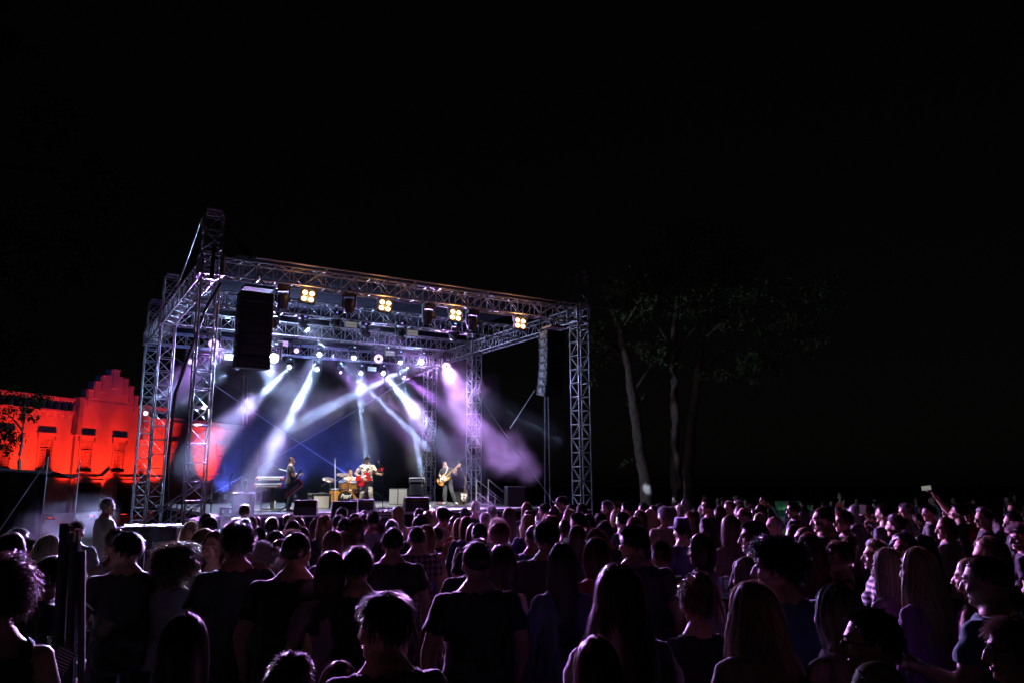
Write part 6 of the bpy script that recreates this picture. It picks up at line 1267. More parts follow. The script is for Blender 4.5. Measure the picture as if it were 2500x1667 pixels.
C = [
 # --- left foreground
 (27, 1304, 5.5, 'f', 'wavy', 'brown', 'long', DK_, 'woman with long brown hair cut by the left edge, standing behind the curly one', -.5),
 (12, 1352, 3.1, 'fL', 'curly', 'brown', 'tank', DK_, 'woman with long curls and bare shoulder at the left edge beside the beer cups', .3, 1.0),
 (45, 1288, 8.5, 'm', 'short', 'grey', 'tee', DK_, 'grey haired man in the dark at the far left, under the tent', -.6),
 (66, 1314, 8.0, 'm', 'crop', 'dark', 'tee', DK_, 'dark short haired man at the far left in front of the smoke', -.7),
 (119, 1306, 7.2, 'f', 'bob', 'platinum', 'jacket', (.4, .38, .35), 'woman whose short blond hair glows white beside the closed parasol', -.4),
 (186, 1270, 9.5, 'm', 'short', 'brown', 'jacket', (.10, .10, .115), 'man in a grey and black jacket standing behind the closed parasol', 0, 1.08),
 (124, 1357, 5.3, 'mL', 'side', 'black', 'jacket', DK_, 'young person with black fringe looking right behind the cups table', -1.0, .95),
 (263, 1211, 13.0, 'mcross', 'shaved', 'grey', 'long', (.62, .62, .62), 'man in white sweater with folded arms standing in the smoke near the portal', -.5),
 (285, 1291, 7.2, 'fdrink', 'bun', 'dark', 'tank', (.5, .48, .46), 'woman in pale top drinking beer from a plastic cup', .8, 1.0, (), 'trousers', (.06, .06, .065)),
 (316, 1297, 5.9, 'mL', 'short', 'dark', 'tee', (.012, .012, .014), 'man in black T-shirt with sunglasses pushed up, facing the beer drinker', .55, 1.06, ('topshades',)),
 # --- left half
 (429, 1326, 6.0, 'f', 'afro', 'brown', 'long', (.22, .21, .24), 'woman with big frizzy curls in a grey sweater', 0, 1.1),
 (466, 1273, 11.0, 'f', 'pony', 'blond', 'long', (.3, .28, .26), 'girl with blond ponytail beside the barrier end', -.4),
 (505, 1253, 11.2, 'f', 'long', 'brown', 'tee', DK_, 'woman with long brown hair next to the foot of the near front tower', -.1),
 (513, 1262, 10.0, 'f', 'verylong', 'dark', 'tank', DK_, 'woman with very long dark hair just before the near front tower'),
 (498, 1291, 7.9, 'fR', 'bob', 'dblond', 'tank', DK_, 'woman with dark blond bob in a black strappy top', -.2),
 (528, 1297, 6.6, 'f2', 'shoulder', 'auburn', 'dress', DK_, 'laughing woman in a black and white zigzag dress facing away from the stage', 2.5, 1.0, (), 'trousers', DK_, 'zigzag'),
 (581, 1275, 5.6, 'mphone', 'messy', 'dark', 'tee', (.028, .045, .05), 'tall man with tousled hair in a dark teal shirt filming with a phone', .5, 1.1),
 (644, 1323, 6.1, 'fL', 'bun', 'grey', 'jacket', (.42, .41, .41), 'older woman with grey bun and glasses bowing to the left', .6, 1.0, ('specs',)),
 (724, 1303, 5.2, 'm', 'shaved', 'dark', 'tee', (.012, .012, .014), 'broad man with shaved head, big black back in the left front', 0, 1.16),
 (598, 1230, 14.5, 'm', 'short', 'brown', 'tee', (.04, .13, .45), 'boy in bright blue shirt with a camera strap before the near speaker box', 0, 1.0, ('bag',)),
 (597, 1265, 9.8, 'm', 'short', 'black', 'tee', DK_, 'dark haired man just behind the tall tousled one', .1),
 (632, 1287, 10.5, 'fR', 'bob', 'brown', 'tee', LB, 'girl turning her face to the left between two men in front of the subwoofers', 1.1, .95),
 (665, 1261, 10.6, 'm', 'short', 'dark', 'tee', (.05, .10, .22), 'man in blue shirt with short dark hair under the bar stool', -.15),
 (706, 1252, 12.4, 'm', 'short', 'dark', 'tee', DK_, 'short haired man in black T-shirt below the first wedge monitor', -.2),
 (722, 1260, 11.0, 'f', 'curly', 'brown', 'tee', DK_, 'curly haired woman right below the first wedge monitor'),
 (716, 1271, 9.4, 'f', 'long', 'brown', 'tee', DK_, 'woman with straight brown hair in front of the curly one'),
 (674, 1297, 7.8, 'f', 'bob', 'dark', 'tee', (.12, .08, .14), 'woman with round dark bob left of the broad shaved man'),
 (685, 1317, 7.0, 'f', 'shoulder', 'auburn', 'tee', (.10, .06, .08), 'woman with auburn hair hidden behind the broad shaved man'),
 (713, 1293, 9.0, 'f', 'curly', 'dblond', 'tee', WH, 'woman with fair curls right above the broad shaved man'),
 (793, 1256, 10.3, 'f', 'shoulder', 'blond', 'jacket', NV, 'woman with blond shoulder length hair in a dark jacket'),
 (772, 1265, 11.0, 'f2', 'wavy', 'auburn', 'tee', WH, 'woman with wavy hair holding a hand up at her side in a white top', -.5),
 (813, 1296, 7.3, 'f', 'verylong', 'dblond', 'tee', DK_, 'woman with long golden hair rimmed with pink light'),
 (808, 1347, 5.0, 'f', 'bob', 'auburn', 'tee', (.30, .20, .26), 'woman with dark reddish bob in a pale pink top, front left of middle'),
 (453, 1503, 2.9, 'f', 'long', 'dark', 'long', DK_, 'dark girl with long hair cut off by the lower edge', .1),
 (703, 1590, 2.7, 'mL', 'crop', 'brown', 'tee', DK_, 'dark close cropped head with glasses at the lower edge', -1.3, 1.0, ('specs',)),
 (828, 1618, 3.1, 'f', 'bob', 'brown', 'tee', DK_, 'small rounded head of a child at the lower edge'),
 # --- middle
 (834, 1237, 13.0, 'mL', 'short', 'dark', 'tee', DK_, 'man with glasses in profile below the bass drum', -1.0, 1.0, ('specs',)),
 (828, 1255, 11.2, 'm', 'short', 'black', 'tee', DK_, 'man with black hair below the drum kit, behind the blond woman'),
 (841, 1262, 9.8, 'm', 'crop', 'black', 'tee', (.015, .016, .03), 'man in navy T-shirt with cropped black hair under the drums'),
 (889, 1244, 13.0, 'm', 'crop', 'dark', 'tee', DK_, 'short haired man before the guitarist, farther one of two in a line'),
 (890, 1252, 11.4, 'm', 'short', 'brown', 'tee', DK_, 'brown haired man before the guitarist, nearer one of two in a line'),
 (867, 1253, 11.5, 'f', 'shoulder', 'dark', 'tee', DK_, 'woman with dark hair to her shoulders below the drum kit'),
 (871, 1263, 9.8, 'fbeer', 'long', 'auburn', 'tee', (.45, .40, .42), 'woman with long reddish hair in a white top holding a plastic cup', -.8),
 (912, 1245, 10.8, 'm', 'crop', 'dark', 'tee', (.34, .32, .42), 'tall man in a pale lilac striped shirt', .1, 1.0, (), 'trousers', (.2, .2, .22)),
 (941, 1261, 11.0, 'f', 'curly', 'black', 'tee', DK_, 'woman with tight black curls right of the lilac striped shirt'),
 (957, 1267, 10.6, 'm', 'short', 'grey', 'tee', DK_, 'grey haired head between the black curls and the long blond hair'),
 (972, 1235, 13.0, 'f', 'verylong', 'blond', 'dress', WH, 'woman with very long blond hair in a pale flowered dress', 0, 1.0, (), 'trousers', DK_, 'dress'),
 (1024, 1240, 13.5, 'm', 'short', 'dark', 'tee', DK_, 'dark haired man below the wedge with slanted sides'),
 (1044, 1246, 12.0, 'm', 'bald', 'brown', 'tee', WH, 'balding man in a white patterned T-shirt', -.2, 1.0, (), 'trousers', (.2, .18, .15), 'lace'),
 (1067, 1240, 14.0, 'f', 'shoulder', 'blond', 'tee', WH, 'blond head right behind the man in the beige shirt'),
 (1081, 1236, 12.3, 'm', 'side', 'black', 'tee', (.50, .44, .34), 'tall man in beige shirt and beige trousers with a lit path at his feet', -.1, 1.05, (), 'trousers', (.42, .36, .28)),
 (1099, 1248, 13.0, 'fL', 'bob', 'black', 'tee', DK_, 'dark haired woman in profile right of the beige shirt', .5),
 (1113, 1259, 11.4, 'fL', 'bob', 'brown', 'tee', (.5, .03, .04), 'woman in a bright red top looking left', .5),
 (1122, 1265, 10.8, 'f', 'bob', 'blond', 'tee', (.5, .38, .14), 'short haired blonde in a yellow top beside the red one'),
 (1139, 1261, 10.4, 'f', 'bob', 'dblond', 'jacket', (.035, .05, .09), 'woman with layered blond bob in a dark denim jacket'),
 (1185, 1249, 12.8, 'f', 'short', 'platinum', 'tee', WH, 'woman with short white blond hair shining in cigarette smoke'),
 (1161, 1223, 15.0, 'm', 'shaved', 'brown', 'tee', DK_, 'tall cropped man in dark shirt left of the cigarette smoke'),
 (1136, 1238, 14.0, 'm', 'crop', 'dark', 'tee', DK_, 'man with round cropped head right of the bass player'),
 (1201, 1232, 15.0, 'mphone', 'short', 'brown', 'tee', DK_, 'man holding up a phone under the white plank', 0),
 (1216, 1265, 11.0, 'f', 'curly', 'platinum', 'tee', (.4, .38, .3), 'woman with pale blond curls next to the smoke'),
 (1219, 1274, 8.8, 'f', 'curly', 'auburn', 'tank', DK_, 'woman with reddish curls and a black top, front of the pale curls'),
 (1243, 1239, 12.0, 'f', 'verylong', 'brown', 'tee', (.5, .5, .58), 'woman with long brown hair in a white T-shirt with a brown bag strap', 0, 1.0, ('bag',)),
 (1286, 1226, 15.0, 'f', 'long', 'dblond', 'tee', DK_, 'woman with long fair hair below the far speaker box'),
 (1290, 1247, 13.0, 'f', 'shoulder', 'red', 'tee', DK_, 'woman with bright red hair below the far speaker box'),
 (1289, 1256, 11.0, 'f', 'shoulder', 'blond', 'tee', (.06, .08, .26), 'woman with lilac lit blond hair in a royal blue top'),
 (960, 1287, 6.9, 'm', 'crop', 'black', 'tee', (.013, .013, .016), 'big man in black T-shirt with faint print across the back', 0, 1.12),
 (1018, 1283, 8.4, 'm', 'crop', 'dark', 'tee', WH, 'man in a purple checked shirt and shorts', .1, 1.05, (), 'shorts', (.10, .09, .11), 'plaid'),
 (1042, 1281, 8.9, 'f', 'bob', 'dblond', 'dress', (.05, .06, .22), 'woman in a blue dress close beside the checked shirt', .1),
 (1028, 1256, 11.4, 'f', 'curly', 'dark', 'tee', DK_, 'woman with bushy dark hair before the patterned white T-shirt'),
 (1170, 1275, 8.4, 'm', 'crop', 'black', 'tee', (.015, .015, .02), 'man with black hair and dark back below the cigarette smoke'),
 (1168, 1313, 6.2, 'm', 'crop', 'dark', 'tee', (.02, .02, .045), 'broad man in a dark blue shirt covered by the shaved man in front', 0, 1.15),
 (1164, 1327, 4.9, 'm', 'shaved', 'dark', 'tee', (.014, .014, .017), 'large man with shaved head in the very middle of the front', 0, 1.12),
 (1230, 1332, 5.5, 'fL', 'bob', 'dark', 'tank', DK_, 'woman with glasses and dark bob right of the shaved man in the middle', -.9, 1.0, ('specs',)),
 (875, 1332, 5.0, 'm', 'short', 'black', 'tee', (.014, .014, .016), 'man with short black hair and dark back left of the faint print', 0, 1.08),
 (947, 1445, 3.05, 'mL', 'side', 'brown', 'tee', (.02, .018, .022), 'boy with brown fringe in the nearest front row looking left', .25),
 # --- right of middle
 (1335, 1268, 6.4, 'm', 'short', 'black', 'tee', (.075, .07, .08), 'tall man in a grey T-shirt with dark round hair', 0, 1.1),
 (1301, 1283, 8.0, 'mL', 'bald', 'brown', 'tee', (.12, .15, .30), 'bald man in light blue shirt behind the tall grey T-shirt', -.5),
 (1372, 1327, 5.1, 'f', 'verylong', 'black', 'long', (.16, .18, .34), 'woman with long black hair and a lit blue sleeve', .1),
 (1509, 1380, 3.4, 'f', 'wavy', 'brown', 'jacket', (.36, .33, .42), 'woman with long wavy chestnut hair and a pale cardigan, nearest in the middle', .1, 1.1),
 (1456, 1558, 2.9, 'f', 'long', 'auburn', 'tee', DK_, 'small auburn head at the lower edge before the wavy chestnut hair'),
 (1378, 1270, 9.6, 'm', 'shaved', 'brown', 'tee', (.55, .30, .04), 'boy in a yellow T-shirt with a black strap across', -.1, .92, ('bag',)),
 (1409, 1284, 7.8, 'fphone', 'shoulder', 'brown', 'tee', (.28, .18, .30), 'woman holding her phone up with both hands', .1),
 (1451, 1292, 7.0, 'f2', 'bun', 'auburn', 'tee', (.35, .22, .36), 'woman with a hairband and bent arms in a lilac top', .1),
 (1456, 1314, 5.8, 'f', 'bob', 'red', 'jacket', (.30, .025, .05), 'woman with red bob in a dark red jacket', .1),
 (1475, 1268, 8.4, 'm', 'crop', 'dark', 'tee', (.015, .015, .018), 'man in black T-shirt with flat cropped hair above the hairband', .05),
 (1549, 1280, 6.0, 'mL', 'short', 'dark', 'tee', (.05, .045, .055), 'big man with glasses in a dark grey T-shirt', -.4, 1.12, ('specs',)),
 (1614, 1318, 6.5, 'm', 'short', 'auburn', 'tee', DK_, 'boy with red lit ear and short brown hair in black', .2, .9),
 (1664, 1266, 9.0, 'm', 'short', 'dark', 'tee', (.06, .07, .16), 'man in a small blue hat and patterned blue shirt', .0, 1.0, ('hat',)),
 (1624, 1234, 11.6, 'm', 'short', 'grey', 'tee', (.33, .24, .17), 'man in a tan shirt with grey brown hair', -.1, 1.08),
 (1660, 1231, 16.0, 'f', 'wavy', 'platinum', 'tee', (.5, .45, .3), 'woman whose blond hair is lit glaring yellow white', 0),
 (1673, 1219, 17.5, 'f', 'long', 'grey', 'tee', DK_, 'woman with a pale veil of hair at the foot of the tree trunks', .3),
 (1562, 1245, 12.0, 'f', 'verylong', 'dblond', 'tee', DK_, 'first of two women with long straight hair left of the tan shirt'),
 (1587, 1243, 12.0, 'f', 'verylong', 'blond', 'tee', DK_, 'second of two women with long straight hair, the blonder one'),
 (1686, 1248, 12.0, 'f', 'long', 'red', 'tee', DK_, 'woman with long reddish hair behind the small blue hat'),
 (1729, 1214, 13.5, 'm2', 'short', 'brown', 'tee', (.014, .014, .016), 'tall man in black clapping, sharp profile against the dark', .3, 1.0),
 (1711, 1304, 6.6, 'f', 'bob', 'brown', 'tee', (.34, .27, .36), 'woman in a pale T-shirt with a crossbody strap, profile to the left', .5, 1.0, ('bag',)),
 (1698, 1398, 4.1, 'f', 'updo', 'auburn', 'tee', DK_, 'woman with pinned up curly hair in a black top', 0),
 (1374, 1209, 15.5, 'mL', 'short', 'dark', 'tee', DK_, 'man in a black cap and black clothes, standing tallest near the far tower', .2, 1.0, ('cap',)),
 (1332, 1228, 14.5, 'mL', 'side', 'black', 'tee', (.35, .33, .34), 'young man in pale shirt looking left, before the far hanging chains', .3),
 (1352, 1237, 13.0, 'f', 'bun', 'dark', 'tee', DK_, 'woman with dark tied back hair beside the black cap'),
 (1343, 1257, 11.0, 'f', 'curly', 'auburn', 'tee', DK_, 'pink lit curly head above the tall grey T-shirt'),
 (1391, 1242, 13.0, 'fL', 'wavy', 'blond', 'tee', DK_, 'blond wavy haired woman looking left below the black cap', .3),
 (1394, 1229, 16.0, 'm', 'short', 'dark', 'tee', DK_, 'dark haired head right of the black cap'),
 (1413, 1250, 11.0, 'mL', 'side', 'black', 'tee', (.25, .22, .22), 'young man with neat black hair looking left in a grey collar shirt', .1),
 (1437, 1252, 11.0, 'm', 'crop', 'dark', 'tee', (.02, .02, .024), 'man with close cropped hair and big ears in a black tee'),
 (1420, 1228, 15.0, 'f', 'bob', 'dark', 'tee', DK_, 'woman with dark bob before the foot of the far front tower'),
 (1465, 1250, 12.0, 'm', 'short', 'black', 'tee', DK_, 'black haired man right of the big ears'),
 (1484, 1220, 15.0, 'mL', 'short', 'grey', 'tee', (.26, .19, .15), 'man with wavy grey hair in profile, tan shirt', .3),
 (1507, 1222, 17.0, 'mL', 'short', 'dark', 'tee', DK_, 'dark haired man in profile behind the tan shirted profile', .3),
 (1531, 1223, 15.0, 'm', 'short', 'black', 'tee', (.16, .16, .17), 'man in a grey T-shirt with black hair turned three quarters', .5),
 (1503, 1244, 14.0, 'f', 'bob', 'blond', 'tee', DK_, 'blond bob beside the blue shirt with sunglasses'),
 (1520, 1248, 11.4, 'm', 'short', 'black', 'tee', (.06, .14, .24), 'man in a blue T-shirt with sunglasses on his head', .1, 1.0, ('topshades',)),
 (1548, 1262, 10.0, 'f', 'bob', 'red', 'tee', DK_, 'red tinted bob above the big man with glasses'),
 (1571, 1225, 17.0, 'm', 'short', 'black', 'tee', DK_, 'dark head in front of the leaning tree trunk', .2),
 (1597, 1233, 15.0, 'fL', 'shoulder', 'brown', 'tee', DK_, 'brown haired woman left of the tan shirt, face half turned', .2),
 (1639, 1235, 15.0, 'm', 'short', 'grey', 'tee', (.07, .12, .22), 'grey haired head right of the tan shirt, in blue', .2),
 (1613, 1228, 18.0, 'm', 'short', 'dark', 'tee', DK_, 'dark small head behind the tan shirt', .2),
 # --- right
 (1780, 1223, 16.0, 'fL', 'bun', 'dblond', 'long', (.20, .17, .26), 'woman in sunglasses with a lilac lit face looking left', .3, 1.0, ('shades',)),
 (1757, 1234, 15.0, 'f', 'long', 'auburn', 'tee', DK_, 'woman with long reddish hair right of the clapping man', .2),
 (1802, 1221, 18.0, 'f', 'bob', 'platinum', 'tee', WH, 'woman with a white glowing hair edge behind the sunglasses', .2),
 (1807, 1232, 15.0, 'f', 'long', 'brown', 'tee', WH, 'woman with brown hair and a bright white edge down her side', .2),
 (1818, 1239, 11.0, 'mL', 'bald', 'dark', 'tee', (.025, .03, .06), 'bald man in dark blue before the woman with sunglasses', .1),
 (1846, 1242, 12.0, 'f', 'long', 'brown', 'tee', DK_, 'woman with brown hair falling straight, right of the bald man', .2),
 (1857, 1230, 15.0, 'f', 'long', 'dblond', 'tee', DK_, 'fair long haired woman left of the lit bearded man', .2),
 (1857, 1251, 11.0, 'fL', 'shoulder', 'blond', 'tee', DK_, 'woman with a peachy lit cheek and fair hair', .2),
 (1865, 1202, 20.0, 'm', 'short', 'black', 'tee', DK_, 'tall man lit white on face and beard beyond the crowd', .9),
 (1893, 1261, 9.4, 'mL', 'bald', 'grey', 'tee', DK_, 'older man with thin hair and red lit ear', .2),
 (1844, 1269, 6.7, 'mL', 'short', 'dark', 'tee', (.03, .03, .06), 'bearded man with glasses and violet lit cheek in a dark shirt', .1, 1.08, ('specs',)),
 (1899, 1308, 4.2, 'mL', 'curly', 'black', 'tee', (.10, .13, .32), 'tall man with dense dark curls and a blue shirt, front right', .1, 1.08),
 (1783, 1258, 8.4, 'f', 'verylong', 'auburn', 'tee', (.20, .12, .13), 'woman with very long auburn hair over one shoulder', .2),
 (1825, 1361, 5.1, 'f', 'long', 'blond', 'jacket', (.40, .34, .40), 'woman with fair hair lit violet in a cream jacket, left of the dense curls', .2),
 (1838, 1423, 3.5, 'f', 'wavy', 'blond', 'jacket', (.36, .30, .32), 'woman with thick blond waves to the waist and a beige jacket, front right', .1, 1.12),
 (2042, 1429, 3.6, 'f', 'bob', 'grey', 'tee', (.42, .36, .42), 'older woman with grey waved bob in a pale blouse, profile left', .35, 1.05),
 (1977, 1302, 6.4, 'f', 'wavy', 'red', 'tee', (.12, .05, .08), 'woman with strawberry blond waves, back of the head to us', .1),
 (1967, 1287, 7.6, 'mL', 'bald', 'brown', 'tee', DK_, 'bald man with glasses above the strawberry waves', .1, 1.0, ('specs',)),
 (1941, 1281, 8.2, 'fL', 'shoulder', 'brown', 'tee', DK_, 'dark haired woman with a lit pink face beside the bald glasses man', .2),
 (2012, 1240, 8.6, 'mL', 'shaved', 'brown', 'jacket', (.05, .05, .075), 'tall bald man in a grey blue jacket drinking', .2, 1.05),
 (2061, 1243, 9.6, 'fL', 'short', 'red', 'tee', DK_, 'person with short ginger hair standing tall in black', .2),
 (1938, 1222, 13.5, 'mL', 'short', 'black', 'tee', DK_, 'man in black leaning before the pale stall counter', .4),
 (1961, 1236, 15.0, 'f', 'long', 'dark', 'tee', (.45, .03, .04), 'woman in a red top right of the green awning', .2),
 (2051, 1311, 6.3, 'f2', 'updo', 'dblond', 'tank', DK_, 'woman with pinned curls holding a hand to her chest', 1.0),
 (2132, 1481, 2.95, 'mL', 'crop', 'black', 'tee', (.012, .012, .014), 'dark man in glasses, large profile at the lower right', .15, 1.05, ('specs',)),
 (2146, 1617, 2.7, 'mL', 'bald', 'grey', 'tee', DK_, 'bald head with a pink shine at the lower right edge'),
 (2051, 1201, 26.0, 'f', 'pony', 'black', 'tank', (.85, .06, .04), 'steward in a bright orange red vest beyond the crowd', 1.4),
 (2088, 1231, 13.0, 'f', 'bob', 'grey', 'tee', DK_, 'grey haired head right of the ginger person', .2),
 (2157, 1227, 11.0, 'mphone', 'short', 'dark', 'tee', (.06, .06, .08), 'man with glasses stretching out an arm with a phone', .2, 1.0, ('specs',)),
 (2186, 1255, 9.4, 'f', 'bun', 'brown', 'tee', DK_, 'woman with a small brown bun seen from behind', .1),
 (2213, 1226, 12.0, 'mL', 'short', 'grey', 'jacket', (.22, .19, .22), 'grey haired man in a pale grey jacket, violet lit face', .2),
 (2268, 1229, 13.0, 'mL', 'short', 'black', 'tee', DK_, 'dark haired man right of the grey jacket', .2),
 (2315, 1227, 14.0, 'fL', 'bob', 'dark', 'tee', (.22, .12, .26), 'woman in dark sunglasses and violet top beyond', .2, 1.0, ('shades',)),
 (2338, 1226, 12.0, 'mup', 'short', 'black', 'tee', DK_, 'man holding a lit phone high above the crowd', .2),
 (2370, 1226, 12.0, 'mL', 'short', 'dark', 'tee', (.62, .02, .05), 'man in a red T-shirt at the right', .2),
 (2399, 1239, 11.0, 'fL', 'pony', 'brown', 'jacket', (.07, .06, .07), 'woman with brown ponytail right of the red T-shirt', .2),
 (2477, 1222, 13.0, 'mL', 'short', 'brown', 'tee', DK_, 'tall man near the right edge with a blue phone glint', .2),
 (2470, 1248, 10.0, 'fL', 'shoulder', 'dark', 'tee', DK_, 'woman near the right edge below the tall man', .2),
 (2492, 1274, 8.0, 'fL', 'curly', 'auburn', 'tee', DK_, 'curly auburn head cut by the right edge', .2),
 (2309, 1261, 9.4, 'fL', 'bob', 'dblond', 'jacket', (.30, .26, .24), 'woman in a pale checked jacket with tucked back hair', .1, 1.0, (), 'trousers', DK_, None),
 (2209, 1301, 6.8, 'f2', 'bob', 'dark', 'tee', DK_, 'woman with lit half face looking out between the two blondes', 1.3),
 (2254, 1305, 7.0, 'fL', 'shoulder', 'dark', 'tee', DK_, 'woman with glasses in profile above the wavy blonde', .1, 1.0, ('specs',)),
 (2138, 1318, 6.6, 'fbeer', 'pony', 'dblond', 'long', WH, 'woman with ponytail in a striped shirt holding a beer', .6, 1.0, (), 'trousers', DK_, 'stripes'),
 (2167, 1339, 5.1, 'f', 'verylong', 'platinum', 'tee', (.42, .30, .44), 'woman with straight silver blond hair in a lilac top', .15),
 (2241, 1339, 4.7, 'f', 'wavy', 'blond', 'long', (.26, .08, .30), 'woman with wavy blond hair in a tight purple sleeve', .15),
 (2416, 1310, 5.3, 'fL', 'bob', 'blond', 'tee', DK_, 'woman with blond bob and dark sunglasses, behind the teal shirt', .1, 1.0, ('shades',)),
 (2367, 1365, 5.2, 'fbeer', 'long', 'blond', 'tank', (.25, .14, .22), 'blond woman with bare arm holding a beer cup to her chest', .4),
 (2416, 1361, 4.0, 'mbeer', 'shaved', 'brown', 'tee', TE, 'bald man in a teal shirt holding a beer cup', .2, 1.12),
 (2477, 1504, 3.05, 'mL', 'side', 'dblond', 'tee', DK_, 'person with fair side parted hair and glasses at the lower right corner', .2, 1.0, ('specs',)),
]
for c in C: place(*c)
# fillers in the dim far crowd: nothing tells these apart
rf = random.Random(11)
def free_spot(): return rf.uniform(0, 1)
nf = 0
for k in range(74):
    Y = rf.uniform(13, 34); x = rf.uniform(1500 + 8 * (34 - Y), 2560); X = (x - 1250) / CF * Y
    if math.hypot(X - 10.3, Y - 33) < 1.6 or (Y > 26 and x < 1700): continue
    sx = rf.random() < .5; zt = rf.uniform(1.60, 1.84); p = Vector((X, Y, 0)); g = GROUND(Y); d = SC - p
    body = rf.choice(['m', 'mL', 'mcross', 'm2'] if sx else ['f', 'fL', 'f2', 'fR']); col = rf.choice([DK_, NV, (.10, .09, .10), (.06, .03, .035), (.16, .15, .17)])
    person((X, Y, g), math.atan2(-d.x, d.y) + rf.uniform(-.3, .5), body, rf.choice(['short', 'crop', 'side', 'bald', 'curly'] if sx else ['long', 'bob', 'shoulder', 'wavy', 'bun']), rf.choice(['black', 'dark', 'brown', 'brown', 'dblond', 'grey']), rf.choice(['tee', 'jacket', 'tee']), col, 'dim spectator lost in the dark far part of the crowd', zt / 1.765, 1, 'trousers', (.03, .03, .04), None, (), None, True, 'dim spectators in the far dark')
for k in range(26):                                          # unlit gaps of the left and middle crowd
    Y = rf.uniform(9, 15.5); x = rf.uniform(560, 1500); X = (x - 1250) / CF * Y; p = Vector((X, Y, 0)); d = SC - p; sx = rf.random() < .5
    person((X, Y, GROUND(Y)), math.atan2(-d.x, d.y) + rf.uniform(-.3, .3), rf.choice(['m', 'f', 'f2', 'm2']), rf.choice(['short', 'crop', 'side'] if sx else ['long', 'bob', 'shoulder']), rf.choice(['black', 'dark', 'brown', 'dblond']), 'tee', rf.choice([DK_, NV, (.10, .09, .10), (.2, .19, .2)]), 'spectator almost hidden among the others before the stage', rf.uniform(1.55, 1.68) / 1.765, 1, 'trousers', (.03, .03, .04), None, (), None, False, 'half hidden spectators before the stage')
# phones and cups in hands
def phone(p, n, lab, lit=.8, col=(.5, .6, 1)):
    t = thing('phone', lab, 'phone', p, 0, 'phones held up'); t.rotation_euler = (Vector(n).to_track_quat('Y', 'Z').to_matrix() @ Matrix.Rotation(R(82) if 'right of the crowd' in lab else 0, 3, 'Y')).to_euler(); MB().box((0, 0, 0), (.075, .009, .15)).build('phone_case', M['plastic'], t, bevel=.003); set_mat(MB().box((0, -.006, 0), (.067, .002, .138)).build('screen', None, t), mat('phone_screen', (.02, .02, .02), .2, emit=col, es=lit))
def wrist_world(lab, i, d=.10):
    o = [q for q in COL.objects if q.get('label') == lab][0]; B = [b for b in BODY.values() if b['mesh'] == [c for c in o.children if c.name.startswith('body')][0].data][0]; sh, el, wr = B['pose'].arm[i]
    mw = Matrix.LocRotScale(o.location, o.rotation_euler, o.scale); return mw @ (wr + (wr - el).normalized() * d), mw, o
p, mw, o = wrist_world('tall man with tousled hair in a dark teal shirt filming with a phone', 1); phone(p + Vector((.02, .02, .06)), (0, 1, 0), 'lit phone in the raised hand of the tousled man', .12)
p, mw, o = wrist_world('man holding up a phone under the white plank', 1); phone(p + Vector((0, 0, .05)), (0, 1, 0), 'small lit phone screen under the white plank', .8, (.8, .8, 1))
p, mw, o = wrist_world('woman holding her phone up with both hands', 1); phone(p + Vector((-.08, .0, .05)), (0, 1, 0), 'dark phone held in both hands of the lilac lit woman', .05)
p, mw, o = wrist_world('man holding a lit phone high above the crowd', 1); phone(p + Vector((-.05, .02, .03)), (.3, 1, 0), 'lit phone held high over the right of the crowd', .22, (.9, .9, .8))
p, mw, o = wrist_world('man with glasses stretching out an arm with a phone', 1); phone(p + Vector((0, .02, .05)), (.3, 1, 0), 'dim phone in the outstretched hand of the man with glasses', .06, (.8, .4, .8))
for lab, i, cl, f in (('woman in pale top drinking beer from a plastic cup', 1, 'plastic cup of beer at the lips of the drinking woman', .7), ('woman with ponytail in a striped shirt holding a beer', 0, 'plastic cup of beer in the hand of the striped shirt woman', .6), ('bald man in a teal shirt holding a beer cup', 0, 'plastic cup in the hand of the bald man in teal', None), ('woman with long reddish hair in a white top holding a plastic cup', 0, 'plastic cup in the hand of the woman with long reddish hair', None), ('blond woman with bare arm holding a beer cup to her chest', 0, 'plastic cup of beer held by the bare armed blonde', .4)):
    p, mw, o = wrist_world(lab, i, .085); k = cup(p + Vector((0, 0, -.03)), cl, f, .135)
